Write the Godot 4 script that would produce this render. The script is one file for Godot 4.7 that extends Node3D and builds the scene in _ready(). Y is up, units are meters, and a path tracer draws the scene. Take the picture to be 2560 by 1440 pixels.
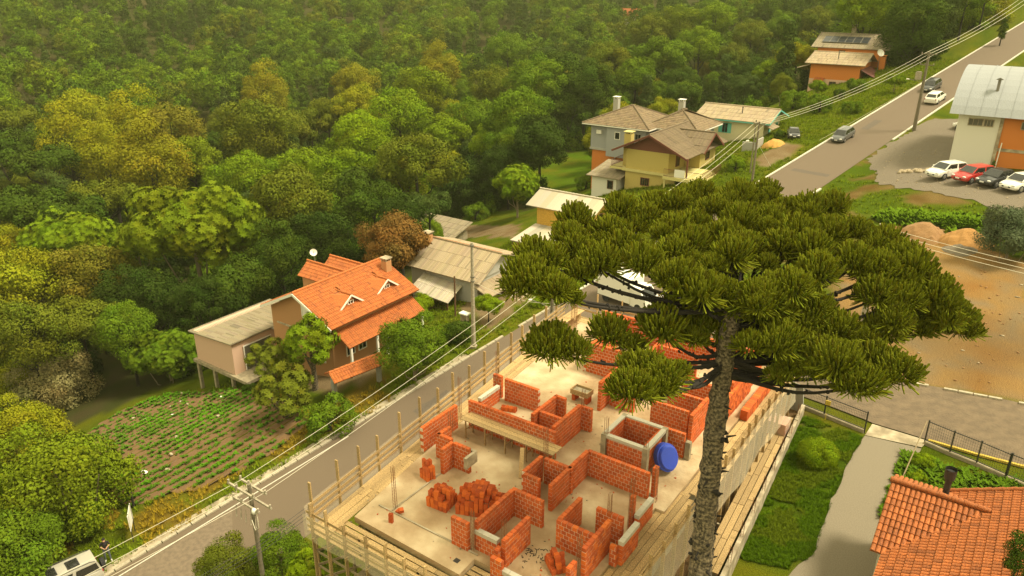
extends Node3D

# ---------- mesh collector (all shapes are added in world coordinates, mesh(base) makes them local) ----------
class MB:
	var v := PackedVector3Array()
	var n := PackedVector3Array()
	var c := PackedColorArray()
	var col := Color(1, 1, 1)
	func tri(a: Vector3, b: Vector3, d: Vector3) -> void:      # a b d counter-clockwise seen from outside
		var nn := (b - a).cross(d - a).normalized()
		v.append(a); v.append(d); v.append(b)
		for i in 3:
			n.append(nn); c.append(col)
	func quad(a: Vector3, b: Vector3, d: Vector3, e: Vector3) -> void:
		tri(a, b, d); tri(a, d, e)
	func box(ce: Vector3, s: Vector3, bs := Basis.IDENTITY) -> void:
		var x := bs.x * s.x * .5; var y := bs.y * s.y * .5; var z := bs.z * s.z * .5
		quad(ce - x - y + z, ce + x - y + z, ce + x + y + z, ce - x + y + z)
		quad(ce + x - y - z, ce - x - y - z, ce - x + y - z, ce + x + y - z)
		quad(ce + x - y + z, ce + x - y - z, ce + x + y - z, ce + x + y + z)
		quad(ce - x - y - z, ce - x - y + z, ce - x + y + z, ce - x + y - z)
		quad(ce - x + y + z, ce + x + y + z, ce + x + y - z, ce - x + y - z)
		quad(ce - x - y - z, ce + x - y - z, ce + x - y + z, ce - x - y + z)
	func span(a: Vector3, b: Vector3) -> void:               # axis-aligned box between two corners
		box((a + b) * .5, (b - a).abs())
	func beam(p: Vector3, q: Vector3, w: float, h: float) -> void:   # plank: w sideways, h up
		var z := (q - p).normalized()
		var up := Vector3.UP if absf(z.y) < .9 else Vector3.RIGHT
		var x := up.cross(z).normalized(); var y := z.cross(x)
		box((p + q) * .5, Vector3(w, h, p.distance_to(q)), Basis(x, y, z))
	func sm(a: Vector3, na: Vector3, b: Vector3, nb: Vector3, d: Vector3, nd: Vector3) -> void:
		v.append(a); v.append(d); v.append(b)
		n.append(na); n.append(nd); n.append(nb)
		for i in 3: c.append(col)
	func tube(ps: Array, rs: Array, sides := 6, caps := true) -> void:
		var px: Array = []; var pn: Array = []
		var ref := Vector3(.31, .2, .93)
		for i in ps.size():
			var t: Vector3 = (ps[min(i + 1, ps.size() - 1)] - ps[max(i - 1, 0)])
			t = t.normalized() if t.length() > 1e-6 else Vector3.UP
			var x := ref.cross(t)
			if x.length() < .1: x = Vector3.RIGHT.cross(t)
			x = x.normalized(); var y := t.cross(x)
			var ring: Array = []; var rn: Array = []
			for k in sides:
				var a := TAU * k / sides
				var d := x * cos(a) + y * sin(a)
				ring.append(ps[i] + d * rs[i]); rn.append(d)
			px.append(ring); pn.append(rn)
		for i in ps.size() - 1:
			for k in sides:
				var k2 := (k + 1) % sides
				sm(px[i][k], pn[i][k], px[i][k2], pn[i][k2], px[i + 1][k2], pn[i + 1][k2])
				sm(px[i][k], pn[i][k], px[i + 1][k2], pn[i + 1][k2], px[i + 1][k], pn[i + 1][k])
		if caps:
			var last := ps.size() - 1
			for k in sides:
				var k2 := (k + 1) % sides
				if rs[0] > .001: tri(ps[0], px[0][k2], px[0][k])
				if rs[last] > .001: tri(ps[last], px[last][k], px[last][k2])
	func ell(ce: Vector3, r: Vector3, su := 10, sv := 7, jit := 0.0, rn: RandomNumberGenerator = null) -> void:
		var g: Array = []
		for j in sv + 1:
			var row: Array = []
			for i in su:
				var th := PI * j / sv; var ph := TAU * i / su
				var d := Vector3(sin(th) * cos(ph), cos(th), sin(th) * sin(ph))
				var k := 1.0
				if rn: k += rn.randf_range(-jit, jit)
				row.append([ce + d * r * k, (d / r).normalized()])
			g.append(row)
		for j in sv:
			for i in su:
				var i2 := (i + 1) % su
				sm(g[j][i][0], g[j][i][1], g[j][i2][0], g[j][i2][1], g[j + 1][i2][0], g[j + 1][i2][1])
				sm(g[j][i][0], g[j][i][1], g[j + 1][i2][0], g[j + 1][i2][1], g[j + 1][i][0], g[j + 1][i][1])
	func prism(poly: Array, d: Vector3) -> void:            # planar outline (counter-clockwise seen from -d side outward) pushed along d
		var m := poly.size()
		var nn := Vector3.ZERO
		for i in m: nn += poly[i].cross(poly[(i + 1) % m])
		var ps := poly.duplicate()
		if nn.dot(d) > 0: ps.reverse()
		for i in range(1, m - 1):
			tri(ps[0], ps[i], ps[i + 1]); tri(ps[0] + d, ps[i + 1] + d, ps[i] + d)
		for i in m:
			var a: Vector3 = ps[i]; var b: Vector3 = ps[(i + 1) % m]
			quad(a + d, b + d, b, a)
	func add(o: MB, t: Transform3D) -> void:
		for i in o.v.size():
			v.append(t * o.v[i]); n.append((t.basis * o.n[i]).normalized()); c.append(o.c[i])
	func mesh(base := Vector3.ZERO) -> ArrayMesh:
		var am := ArrayMesh.new()
		if v.is_empty(): return am
		var w := v
		if base != Vector3.ZERO:
			w = PackedVector3Array(); w.resize(v.size())
			for i in v.size(): w[i] = v[i] - base
		var ar: Array = []; ar.resize(Mesh.ARRAY_MAX)
		ar[Mesh.ARRAY_VERTEX] = w; ar[Mesh.ARRAY_NORMAL] = n; ar[Mesh.ARRAY_COLOR] = c
		am.add_surface_from_arrays(Mesh.PRIMITIVE_TRIANGLES, ar)
		return am

# ---------- scene helpers ----------
var names := {}
var M := {}
var rng := RandomNumberGenerator.new()
func numbered(s: String) -> String:
	names[s] = names.get(s, -1) + 1
	return s if names[s] == 0 else "%s_%03d" % [s, names[s]]
func meta(o: Node, label: String, cat: String, group := "") -> void:
	o.set_meta("label", label); o.set_meta("category", cat)
	if group != "": o.set_meta("group", group)
func thing(called: String, label: String, cat: String, at := Vector3.ZERO, group := "") -> Node3D:
	var o := Node3D.new(); o.name = numbered(called); add_child(o); o.position = at
	meta(o, label, cat, group)
	return o
func part(p: Node3D, called: String, mb: MB, m: Material, label := "") -> MeshInstance3D:
	var o := MeshInstance3D.new(); o.name = called
	var base := Vector3.ZERO
	var q: Node = p
	while q != self:
		base += (q as Node3D).position; q = q.get_parent()
	o.mesh = mb.mesh(base); o.material_override = m
	p.add_child(o, true)
	if label != "": o.set_meta("label", label)
	return o
func solo(called: String, label: String, cat: String, mb: MB, m: Material, at := Vector3.ZERO, group := "") -> MeshInstance3D:
	var o := MeshInstance3D.new(); o.name = numbered(called); o.position = at
	o.mesh = mb.mesh(at); o.material_override = m; add_child(o)
	meta(o, label, cat, group)
	return o
func struct(called: String, mb: MB, m: Material) -> MeshInstance3D:
	var o := MeshInstance3D.new(); o.name = numbered(called); o.mesh = mb.mesh(); o.material_override = m
	o.set_meta("kind", "structure"); add_child(o)
	return o
func copy(o: Node3D, at: Vector3, yaw := 0.0, sc := 1.0, label := "", group := "") -> Node3D:
	var r: Node3D = o.duplicate(); r.name = numbered(String(o.name).rstrip("0123456789").rstrip("_")); add_child(r)
	r.position = at; r.rotation.y = yaw; r.scale = Vector3.ONE * sc
	if label != "": r.set_meta("label", label)
	if group != "": r.set_meta("group", group)
	return r

# ---------- materials ----------
var TX := {}
func lin(r: float, g: float, b: float) -> Color:
	return Color(r, g, b).linear_to_srgb()
func ntex(key: String, freq: float, oct: int, lo: float, hi: float, sharp := 1.0, sz := 512, tint := Color(1, 1, 1)) -> ImageTexture:
	if TX.has(key): return TX[key]
	var f := FastNoiseLite.new(); f.seed = key.hash() % 9999; f.frequency = freq
	f.fractal_type = FastNoiseLite.FRACTAL_FBM; f.fractal_octaves = oct
	var im := f.get_seamless_image(sz, sz)
	im.convert(Image.FORMAT_RGB8)
	var d := im.get_data()
	for i in range(0, d.size(), 3):
		var k := clampf((d[i] / 255.0 - .5) * sharp + .5, 0, 1)
		var g := lo + (hi - lo) * k
		d[i] = int(255 * clampf(g * lerpf(tint.r, 1, k), 0, 1)); d[i + 1] = int(255 * clampf(g * lerpf(tint.g, 1, k), 0, 1)); d[i + 2] = int(255 * clampf(g * lerpf(tint.b, 1, k), 0, 1))
	im = Image.create_from_data(sz, sz, false, Image.FORMAT_RGB8, d)
	TX[key] = ImageTexture.create_from_image(im)
	return TX[key]
func ntexn(key: String, freq: float, oct: int, bump: float, sz := 512) -> ImageTexture:
	if TX.has(key): return TX[key]
	var f := FastNoiseLite.new(); f.seed = key.hash() % 9999; f.frequency = freq
	f.fractal_type = FastNoiseLite.FRACTAL_FBM; f.fractal_octaves = oct
	var im := f.get_seamless_image(sz, sz); im.convert(Image.FORMAT_RGBA8); im.bump_map_to_normal_map(bump)
	TX[key] = ImageTexture.create_from_image(im)
	return TX[key]
func mat(key: String, c: Color, rough := .9, tex = null, tile := 1.0, nrm = null, nstr := 1.0, metal := 0.0) -> StandardMaterial3D:
	var m := StandardMaterial3D.new(); m.albedo_color = c; m.roughness = rough; m.metallic = metal
	if tex:
		m.albedo_texture = tex; m.uv1_triplanar = true; m.uv1_world_triplanar = true; m.uv1_scale = Vector3.ONE * tile
	if nrm:
		m.normal_enabled = true; m.normal_texture = nrm; m.normal_scale = nstr
		m.uv1_triplanar = true; m.uv1_world_triplanar = true; m.uv1_scale = Vector3.ONE * tile
	m.vertex_color_use_as_albedo = true
	M[key] = m
	return m

# ---------- the lie of the land ----------
const TX0 := -190.0
const TZ0 := -260.0
const TST := 5.0
const TNX := 53
const TNZ := 59
var TAB: PackedInt32Array = PackedInt32Array([-96,-91,-87,-82,-77,-72,-67,-62,-57,-52,-46,-40,-34,-28,-21,-15,-8,0,7,14,21,28,35,41,47,52,59,67,80,100,127,169,217,263,297,316,327,336,342,345,348,350,353,357,360,363,367,370,373,377,379,382,385,-96,-92,-87,-82,-78,-73,-68,-63,-58,-53,-47,-41,-35,-29,-23,-16,-9,-2,6,13,20,27,34,39,44,49,55,64,77,98,129,172,221,268,302,318,327,335,340,342,343,346,348,351,355,358,362,365,368,371,374,377,380,-97,-92,-88,-83,-78,-73,-69,-64,-59,-53,-48,-42,-36,-30,-24,-17,-10,-3,5,12,19,26,32,38,43,47,52,61,76,99,133,176,224,267,299,316,325,332,336,337,338,340,343,346,349,353,356,360,363,366,369,372,374,-97,-92,-88,-83,-79,-74,-69,-64,-59,-54,-49,-43,-37,-31,-25,-18,-11,-4,3,11,18,24,31,36,41,45,50,60,75,100,135,180,226,266,294,310,320,326,330,331,332,334,337,340,343,347,351,354,357,360,363,366,368,-97,-93,-88,-84,-79,-75,-70,-65,-60,-55,-50,-44,-38,-32,-26,-19,-12,-5,2,9,16,23,29,34,38,42,48,59,75,100,137,182,228,266,290,304,313,319,322,324,325,327,330,333,337,341,344,348,351,354,357,360,362,-98,-93,-89,-84,-80,-75,-70,-66,-61,-56,-51,-45,-39,-34,-27,-21,-14,-7,1,8,15,21,27,31,35,40,47,58,76,103,141,185,229,265,285,296,305,312,315,316,318,320,323,327,331,334,338,341,345,348,351,353,356,-98,-94,-89,-85,-80,-76,-71,-66,-62,-57,-52,-46,-41,-35,-29,-22,-15,-8,-1,6,13,19,25,29,33,38,45,58,77,106,144,187,228,260,280,291,299,305,307,308,310,313,317,320,324,328,331,335,338,341,344,347,350,-98,-94,-90,-85,-81,-76,-72,-67,-63,-58,-53,-47,-42,-36,-30,-23,-16,-10,-3,4,11,17,22,27,31,36,44,57,77,107,146,189,228,257,275,286,293,298,300,302,304,307,310,314,317,321,325,328,331,335,337,340,343,-99,-94,-90,-86,-81,-77,-73,-68,-63,-59,-54,-48,-43,-37,-31,-25,-18,-11,-4,3,9,15,20,24,28,34,42,56,77,107,148,190,229,255,270,280,287,291,293,295,297,300,303,307,311,314,318,322,325,328,331,333,336,-99,-95,-91,-86,-82,-78,-73,-69,-64,-60,-55,-50,-44,-38,-32,-26,-19,-13,-6,1,7,12,17,21,26,32,41,56,79,111,150,191,228,252,265,273,282,285,286,288,290,293,297,300,304,308,312,315,318,321,324,327,329,-99,-95,-91,-87,-83,-79,-74,-70,-65,-61,-56,-51,-45,-40,-34,-28,-21,-14,-8,-1,5,10,15,19,23,30,40,56,80,113,152,191,224,247,260,269,275,278,279,281,284,287,290,294,298,301,305,308,311,314,317,320,323,-100,-96,-92,-88,-83,-79,-75,-71,-66,-62,-57,-52,-47,-41,-35,-29,-23,-16,-9,-3,3,8,13,17,21,28,39,56,80,114,153,191,222,242,255,263,269,272,273,275,277,280,284,287,291,295,298,302,305,307,310,313,316,-100,-96,-92,-88,-84,-80,-76,-72,-67,-63,-58,-53,-48,-42,-37,-30,-24,-18,-11,-5,0,6,10,14,19,26,38,55,80,115,155,192,221,238,249,257,262,265,266,268,270,273,277,281,284,288,291,295,298,301,303,306,309,-101,-97,-93,-89,-85,-81,-77,-73,-68,-64,-59,-55,-49,-44,-38,-32,-26,-19,-13,-7,-2,3,7,12,17,25,37,56,83,117,155,191,217,233,242,251,256,257,259,261,264,267,270,274,278,281,285,288,291,294,297,299,302,-101,-97,-93,-90,-86,-82,-78,-74,-70,-65,-61,-56,-51,-45,-40,-34,-27,-21,-15,-9,-4,1,5,9,15,23,37,57,85,119,155,188,212,227,237,245,249,250,252,254,257,260,264,267,271,275,278,281,284,287,290,293,295,-102,-98,-94,-90,-87,-83,-79,-75,-71,-66,-62,-57,-52,-47,-41,-35,-29,-23,-17,-11,-6,-1,3,7,13,22,36,56,85,120,155,186,208,222,232,238,242,243,245,247,250,253,257,261,264,268,271,274,277,280,283,286,289,-102,-99,-95,-91,-87,-84,-80,-76,-72,-68,-63,-59,-54,-48,-43,-37,-31,-25,-19,-14,-9,-4,0,5,11,21,35,56,85,121,156,185,204,217,226,232,235,236,238,240,243,247,251,254,258,261,265,268,271,274,276,279,282,-103,-99,-96,-92,-88,-85,-81,-77,-73,-69,-65,-60,-55,-50,-44,-39,-33,-27,-21,-16,-11,-7,-2,2,9,20,35,57,87,121,155,182,200,211,220,227,228,229,231,234,237,241,244,248,252,255,258,261,264,267,270,273,275,-103,-100,-96,-93,-89,-86,-82,-78,-74,-70,-66,-61,-57,-51,-46,-40,-35,-29,-23,-18,-13,-9,-5,0,7,18,35,58,88,121,153,178,195,206,215,220,222,223,225,228,231,234,238,242,245,249,252,255,258,260,263,266,269,-104,-100,-97,-94,-90,-87,-83,-79,-76,-72,-67,-63,-58,-53,-48,-42,-37,-31,-26,-20,-15,-11,-7,-2,6,17,34,58,88,121,151,174,190,201,209,214,216,218,219,222,225,228,232,235,239,242,245,248,251,254,256,259,262,-105,-101,-98,-94,-91,-88,-84,-81,-77,-73,-69,-64,-60,-55,-49,-44,-39,-33,-28,-23,-18,-14,-10,-4,4,16,33,58,88,121,150,171,185,195,204,208,210,211,213,216,219,222,226,229,232,236,239,241,244,247,250,252,255,-105,-102,-99,-95,-92,-89,-85,-82,-78,-74,-70,-66,-61,-56,-51,-46,-41,-35,-30,-25,-21,-16,-12,-6,3,16,34,59,89,120,147,166,179,189,197,200,202,203,206,209,212,216,219,223,226,229,232,235,238,240,243,246,249,-106,-103,-99,-96,-93,-90,-87,-83,-79,-76,-72,-67,-63,-58,-53,-48,-43,-37,-32,-27,-23,-19,-14,-8,1,15,34,59,88,118,143,161,173,182,187,189,190,193,197,201,205,209,213,216,219,222,225,228,231,234,236,239,242,-107,-103,-100,-97,-94,-91,-88,-84,-81,-77,-73,-69,-65,-60,-55,-50,-45,-39,-34,-30,-25,-21,-16,-10,0,14,33,59,88,116,140,156,168,175,178,177,178,183,188,194,198,202,206,209,213,216,219,221,224,227,230,232,235,-107,-104,-101,-98,-95,-92,-89,-86,-82,-79,-75,-71,-66,-62,-57,-52,-47,-42,-37,-32,-28,-24,-19,-12,-2,13,32,58,87,115,137,152,162,170,173,171,170,176,182,187,191,196,199,203,206,209,212,214,217,220,223,226,229,-108,-105,-102,-99,-96,-93,-90,-87,-84,-80,-76,-72,-68,-64,-59,-54,-49,-44,-39,-35,-30,-26,-21,-13,-3,12,33,58,86,112,133,147,158,166,170,170,170,172,177,181,185,189,193,196,199,202,205,208,210,213,216,219,222,-109,-106,-103,-100,-98,-95,-92,-89,-85,-82,-78,-74,-70,-65,-61,-56,-51,-46,-41,-37,-33,-28,-23,-15,-4,12,33,58,84,109,128,142,153,161,165,166,167,168,172,175,178,182,186,190,193,195,198,201,203,206,209,212,216,-110,-107,-104,-101,-99,-96,-93,-90,-87,-83,-80,-76,-72,-67,-63,-58,-53,-48,-44,-39,-35,-31,-25,-17,-5,10,32,57,83,106,124,137,147,154,157,159,160,162,164,168,171,175,179,183,186,188,191,194,196,199,202,206,209,-111,-108,-105,-103,-100,-97,-94,-91,-88,-85,-81,-78,-74,-69,-65,-60,-55,-51,-46,-42,-38,-33,-27,-18,-7,9,31,56,81,103,119,131,141,147,149,150,152,154,157,161,164,168,172,175,178,181,184,187,189,192,196,199,202,-112,-109,-106,-104,-101,-99,-96,-93,-90,-87,-83,-80,-76,-71,-67,-62,-58,-53,-49,-44,-40,-35,-29,-20,-7,9,30,54,78,99,114,126,135,141,142,143,145,147,150,155,158,162,165,168,171,174,177,180,182,185,189,192,196,-112,-110,-107,-105,-102,-100,-97,-94,-92,-88,-85,-81,-77,-73,-69,-65,-60,-55,-51,-47,-42,-37,-31,-21,-9,8,29,52,75,94,109,121,129,135,138,141,143,144,147,151,154,157,159,162,165,168,171,173,176,179,182,185,189,-113,-111,-109,-106,-104,-101,-99,-96,-93,-90,-87,-83,-79,-75,-71,-67,-62,-58,-53,-49,-45,-39,-33,-23,-10,7,28,50,72,90,104,115,124,129,134,141,145,146,148,150,152,153,155,157,160,163,165,167,170,172,175,178,182,-114,-112,-110,-107,-105,-103,-100,-98,-95,-92,-89,-85,-81,-77,-73,-69,-65,-60,-56,-52,-47,-42,-34,-25,-12,5,26,48,69,86,99,110,118,122,127,136,144,148,150,150,151,151,152,154,156,158,160,162,165,167,170,173,177,-115,-113,-111,-109,-107,-104,-102,-99,-97,-94,-91,-87,-84,-80,-76,-71,-67,-63,-58,-54,-49,-44,-36,-26,-13,4,24,45,65,81,94,104,111,113,115,127,141,148,150,150,150,150,150,151,153,155,156,158,160,162,165,168,172,-116,-114,-112,-110,-108,-106,-103,-101,-98,-96,-93,-89,-86,-82,-78,-74,-69,-65,-61,-56,-52,-46,-38,-28,-14,3,22,42,60,76,88,98,104,106,110,123,137,145,148,148,148,148,149,149,150,152,153,155,157,159,161,164,168,-118,-115,-113,-111,-109,-107,-105,-103,-100,-97,-94,-91,-88,-84,-80,-76,-72,-68,-63,-59,-54,-48,-40,-30,-16,1,20,39,56,71,83,92,97,101,109,121,132,139,143,145,146,146,146,147,148,149,150,152,154,156,158,161,165,-119,-117,-115,-113,-111,-109,-107,-104,-102,-99,-97,-93,-90,-86,-82,-78,-74,-70,-66,-61,-56,-50,-42,-31,-18,-1,17,36,52,66,78,87,91,94,104,118,127,134,138,141,142,143,144,145,145,146,148,149,151,153,156,159,162,-120,-118,-116,-114,-112,-110,-108,-106,-104,-101,-99,-95,-92,-89,-85,-81,-77,-73,-68,-64,-58,-52,-43,-33,-20,-4,14,32,48,62,73,81,84,85,94,111,122,129,134,137,139,140,141,142,143,144,145,147,149,151,153,156,160,-121,-119,-117,-116,-114,-112,-110,-108,-106,-103,-101,-98,-94,-91,-87,-83,-79,-75,-71,-66,-60,-54,-45,-35,-22,-6,10,28,44,58,68,74,77,79,88,104,118,126,129,132,135,136,138,139,140,142,143,145,147,149,151,154,158,-122,-120,-119,-117,-115,-114,-112,-110,-108,-105,-103,-100,-97,-93,-90,-86,-82,-77,-73,-68,-62,-56,-47,-37,-24,-10,7,24,41,54,63,68,70,74,84,99,114,121,124,128,131,133,135,136,138,139,141,143,145,147,150,153,156,-123,-122,-120,-119,-117,-115,-114,-112,-110,-107,-105,-102,-99,-96,-92,-88,-84,-80,-75,-70,-64,-58,-49,-39,-27,-13,3,20,37,51,59,62,63,67,78,92,105,114,119,123,127,129,132,133,135,137,139,141,143,145,148,151,154,-125,-123,-122,-120,-119,-117,-116,-114,-112,-110,-107,-104,-101,-98,-95,-91,-87,-82,-78,-72,-67,-60,-52,-42,-30,-16,-1,16,33,46,53,55,56,59,71,85,97,107,115,120,123,126,128,130,133,135,137,139,141,144,146,149,152,-126,-124,-123,-122,-120,-119,-117,-116,-114,-112,-109,-107,-104,-101,-97,-93,-89,-85,-80,-75,-69,-62,-54,-44,-33,-20,-4,12,28,40,46,48,50,55,67,81,93,104,112,116,119,122,125,128,130,132,135,137,140,142,145,148,151,-127,-126,-125,-123,-122,-121,-119,-118,-116,-114,-112,-109,-106,-103,-99,-96,-91,-87,-82,-77,-71,-64,-56,-47,-36,-24,-9,8,23,34,39,41,44,51,64,80,94,102,107,111,115,118,122,125,127,130,133,135,138,140,143,146,149,-129,-127,-126,-125,-124,-123,-121,-120,-118,-116,-114,-111,-109,-105,-102,-98,-94,-89,-84,-79,-73,-66,-59,-50,-40,-28,-14,3,19,29,33,34,37,46,61,78,93,100,103,106,110,115,119,122,125,128,131,134,136,139,142,145,148,-130,-129,-128,-127,-126,-125,-123,-122,-120,-118,-116,-114,-111,-108,-104,-101,-96,-92,-87,-81,-75,-69,-62,-53,-44,-32,-17,-1,14,23,26,27,29,40,58,76,90,97,99,103,108,112,116,120,123,126,129,132,135,137,140,143,146,-131,-130,-129,-128,-127,-126,-125,-124,-123,-121,-119,-116,-114,-110,-107,-103,-99,-94,-89,-83,-78,-71,-65,-57,-48,-36,-21,-6,8,16,19,20,25,37,55,73,88,96,98,102,106,110,114,118,121,124,127,130,133,136,139,142,145,-133,-132,-131,-130,-129,-128,-127,-126,-125,-123,-121,-119,-116,-113,-109,-106,-101,-96,-91,-86,-80,-74,-68,-61,-52,-41,-26,-10,2,9,12,14,21,35,53,70,84,93,98,101,105,109,113,116,120,123,126,129,132,134,137,140,143,-134,-133,-133,-132,-131,-130,-130,-128,-127,-125,-123,-121,-118,-115,-112,-108,-104,-99,-93,-88,-83,-77,-71,-65,-57,-46,-31,-14,-2,4,5,7,16,33,51,68,81,90,96,100,104,108,112,115,118,121,124,127,130,133,135,138,141,-135,-135,-134,-134,-133,-133,-132,-131,-129,-128,-126,-124,-121,-118,-114,-110,-106,-101,-96,-90,-85,-80,-75,-69,-61,-50,-35,-19,-8,-3,-2,-1,10,31,50,65,78,87,94,99,103,107,110,114,117,120,123,125,128,131,134,137,139,-137,-137,-136,-136,-135,-135,-134,-133,-132,-130,-128,-126,-123,-120,-117,-113,-108,-103,-98,-93,-88,-83,-79,-74,-66,-54,-39,-25,-16,-11,-10,-6,7,28,47,62,75,84,91,97,101,105,109,112,115,118,121,123,126,129,132,135,137,-139,-139,-138,-138,-137,-137,-136,-135,-134,-132,-131,-128,-126,-123,-119,-115,-111,-106,-100,-95,-91,-86,-83,-79,-71,-59,-44,-30,-22,-19,-17,-11,4,24,44,60,72,81,89,94,99,103,106,110,113,116,119,121,124,127,130,132,135,-141,-141,-140,-140,-140,-139,-139,-138,-136,-135,-133,-131,-128,-125,-122,-118,-113,-108,-103,-98,-94,-90,-88,-84,-77,-65,-48,-33,-27,-25,-24,-18,0,23,43,58,70,79,86,92,96,100,104,107,110,113,116,119,122,124,127,130,133,-144,-143,-143,-143,-142,-142,-141,-140,-139,-137,-135,-133,-131,-128,-124,-120,-115,-111,-106,-101,-97,-95,-92,-89,-81,-68,-52,-39,-32,-30,-30,-22,1,25,45,59,69,77,83,88,93,97,101,104,107,110,113,116,119,122,125,128,131,-146,-146,-146,-145,-145,-144,-143,-142,-141,-140,-138,-136,-133,-130,-127,-123,-118,-113,-109,-104,-101,-99,-97,-94,-86,-73,-58,-46,-39,-36,-31,-17,8,32,48,59,67,74,79,85,89,93,97,101,104,107,110,113,116,119,122,125,128,-149,-149,-148,-148,-147,-147,-146,-145,-144,-142,-140,-138,-136,-133,-129,-126,-121,-117,-112,-108,-104,-103,-102,-100,-92,-77,-62,-51,-46,-42,-34,-15,14,37,50,58,64,69,75,80,85,89,93,97,100,103,106,110,113,116,119,122,125,-153,-152,-151,-151,-150,-149,-148,-147,-146,-145,-143,-141,-138,-135,-132,-128,-124,-120,-116,-112,-109,-108,-107,-105,-97,-82,-65,-56,-52,-51,-44,-22,7,31,44,52,58,63,69,74,79,84,88,92,96,99,103,106,109,112,115,118,122,-156,-155,-154,-154,-153,-152,-151,-150,-149,-147,-145,-143,-141,-138,-135,-132,-128,-124,-120,-117,-114,-113,-111,-107,-99,-86,-73,-64,-61,-60,-56,-34,-7,17,32,43,50,56,62,68,73,78,83,87,91,95,98,102,105,108,112,115,118,-159,-158,-158,-157,-156,-155,-154,-153,-152,-150,-148,-146,-144,-141,-138,-135,-132,-128,-125,-122,-119,-117,-114,-109,-102,-91,-81,-74,-70,-67,-60,-42,-19,2,19,31,40,48,55,61,67,72,77,81,86,90,93,97,101,104,108,111,115])     # surveyed heights in decimetres, 5 m grid
const RA := Vector2(-41.784, -16.450)
const AL := Vector2(0.17576, -0.98443)
const CR := Vector2(0.98443, 0.17576)
const SLOPE := 0.14113
const RW := 7.0
func sc_of(x: float, z: float) -> Vector2:
	var p := Vector2(x, z) - RA
	return Vector2(p.dot(AL), p.dot(CR))
func road_at(s: float, c: float, dy := 0.0) -> Vector3:
	var p := RA + AL * s + CR * c
	return Vector3(p.x, SLOPE * s + dy, p.y)
func gh(x: float, z: float) -> float:
	var fx := clampf((x - TX0) / TST, 0, TNX - 1.001); var fz := clampf((z - TZ0) / TST, 0, TNZ - 1.001)
	var i := int(fx); var j := int(fz); var a := fx - i; var b := fz - j
	var h := lerpf(lerpf(TAB[j * TNX + i], TAB[j * TNX + i + 1], a), lerpf(TAB[(j + 1) * TNX + i], TAB[(j + 1) * TNX + i + 1], a), b) * .1
	var q := sc_of(x, z)
	var w := smoothstep(-7.0, -2.2, q.y) * (1.0 - smoothstep(RW + 1.5, RW + 5.0, q.y))
	if q.x > 240: w *= 1.0 - smoothstep(240.0, 280.0, q.x)
	h = lerpf(h, SLOPE * q.x, w)
	var d := Vector2(x + 60, z + 100).length()
	if d > 120 and (x < -60 or z < -190 or d > 200):
		var k := clampf(maxf(-60 - x, maxf(-190 - z, d - 200)) / 40.0, 0, 1)
		h += k * minf((d - 120) * .15, 75.0)
	return h
func gp(x: float, z: float, dy := 0.0) -> Vector3:
	return Vector3(x, gh(x, z) + dy, z)
func inpoly(x: float, z: float, poly: PackedVector2Array) -> bool:
	return Geometry2D.is_point_in_polygon(Vector2(x, z), poly)
func ragged(poly: PackedVector2Array, amp: float) -> PackedVector2Array:
	var r := PackedVector2Array()
	for i in poly.size():
		var p := poly[i]; var q := poly[(i + 1) % poly.size()]
		var n := maxi(1, int(p.distance_to(q) / .5)); var nr := (q - p).orthogonal().normalized()
		for k in n:
			var e := p.lerp(q, float(k) / n)
			r.append(e + nr * amp * (fine_noise.get_noise_2d(e.x * 2.2, e.y * 2.2) + .8 * patch_noise.get_noise_2d(e.x * 9, e.y * 9)))
	return r
func drape(poly: PackedVector2Array, dy: float, cell: float, fn = null) -> MB:
	var mb := MB.new()
	var lo := poly[0]; var hi := poly[0]
	for p in poly:
		lo = Vector2(minf(lo.x, p.x), minf(lo.y, p.y)); hi = Vector2(maxf(hi.x, p.x), maxf(hi.y, p.y))
	var x := floorf(lo.x / cell) * cell
	while x < hi.x:
		var z := floorf(lo.y / cell) * cell
		while z < hi.y:
			var sq := PackedVector2Array([Vector2(x, z), Vector2(x + cell, z), Vector2(x + cell, z + cell), Vector2(x, z + cell)])
			for pg in Geometry2D.intersect_polygons(sq, poly):
				var ix := Geometry2D.triangulate_polygon(pg)
				for k in range(0, ix.size(), 3):
					var t: Array = []
					for e in 3:
						var p: Vector2 = pg[ix[k + e]]
						t.append(gp(p.x, p.y, dy + (fn.call(p.x, p.y) if fn else 0.0)))
					if (t[1] - t[0]).cross(t[2] - t[0]).y < 0: mb.tri(t[0], t[2], t[1])
					else: mb.tri(t[0], t[1], t[2])
			z += cell
		x += cell
	return mb

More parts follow.
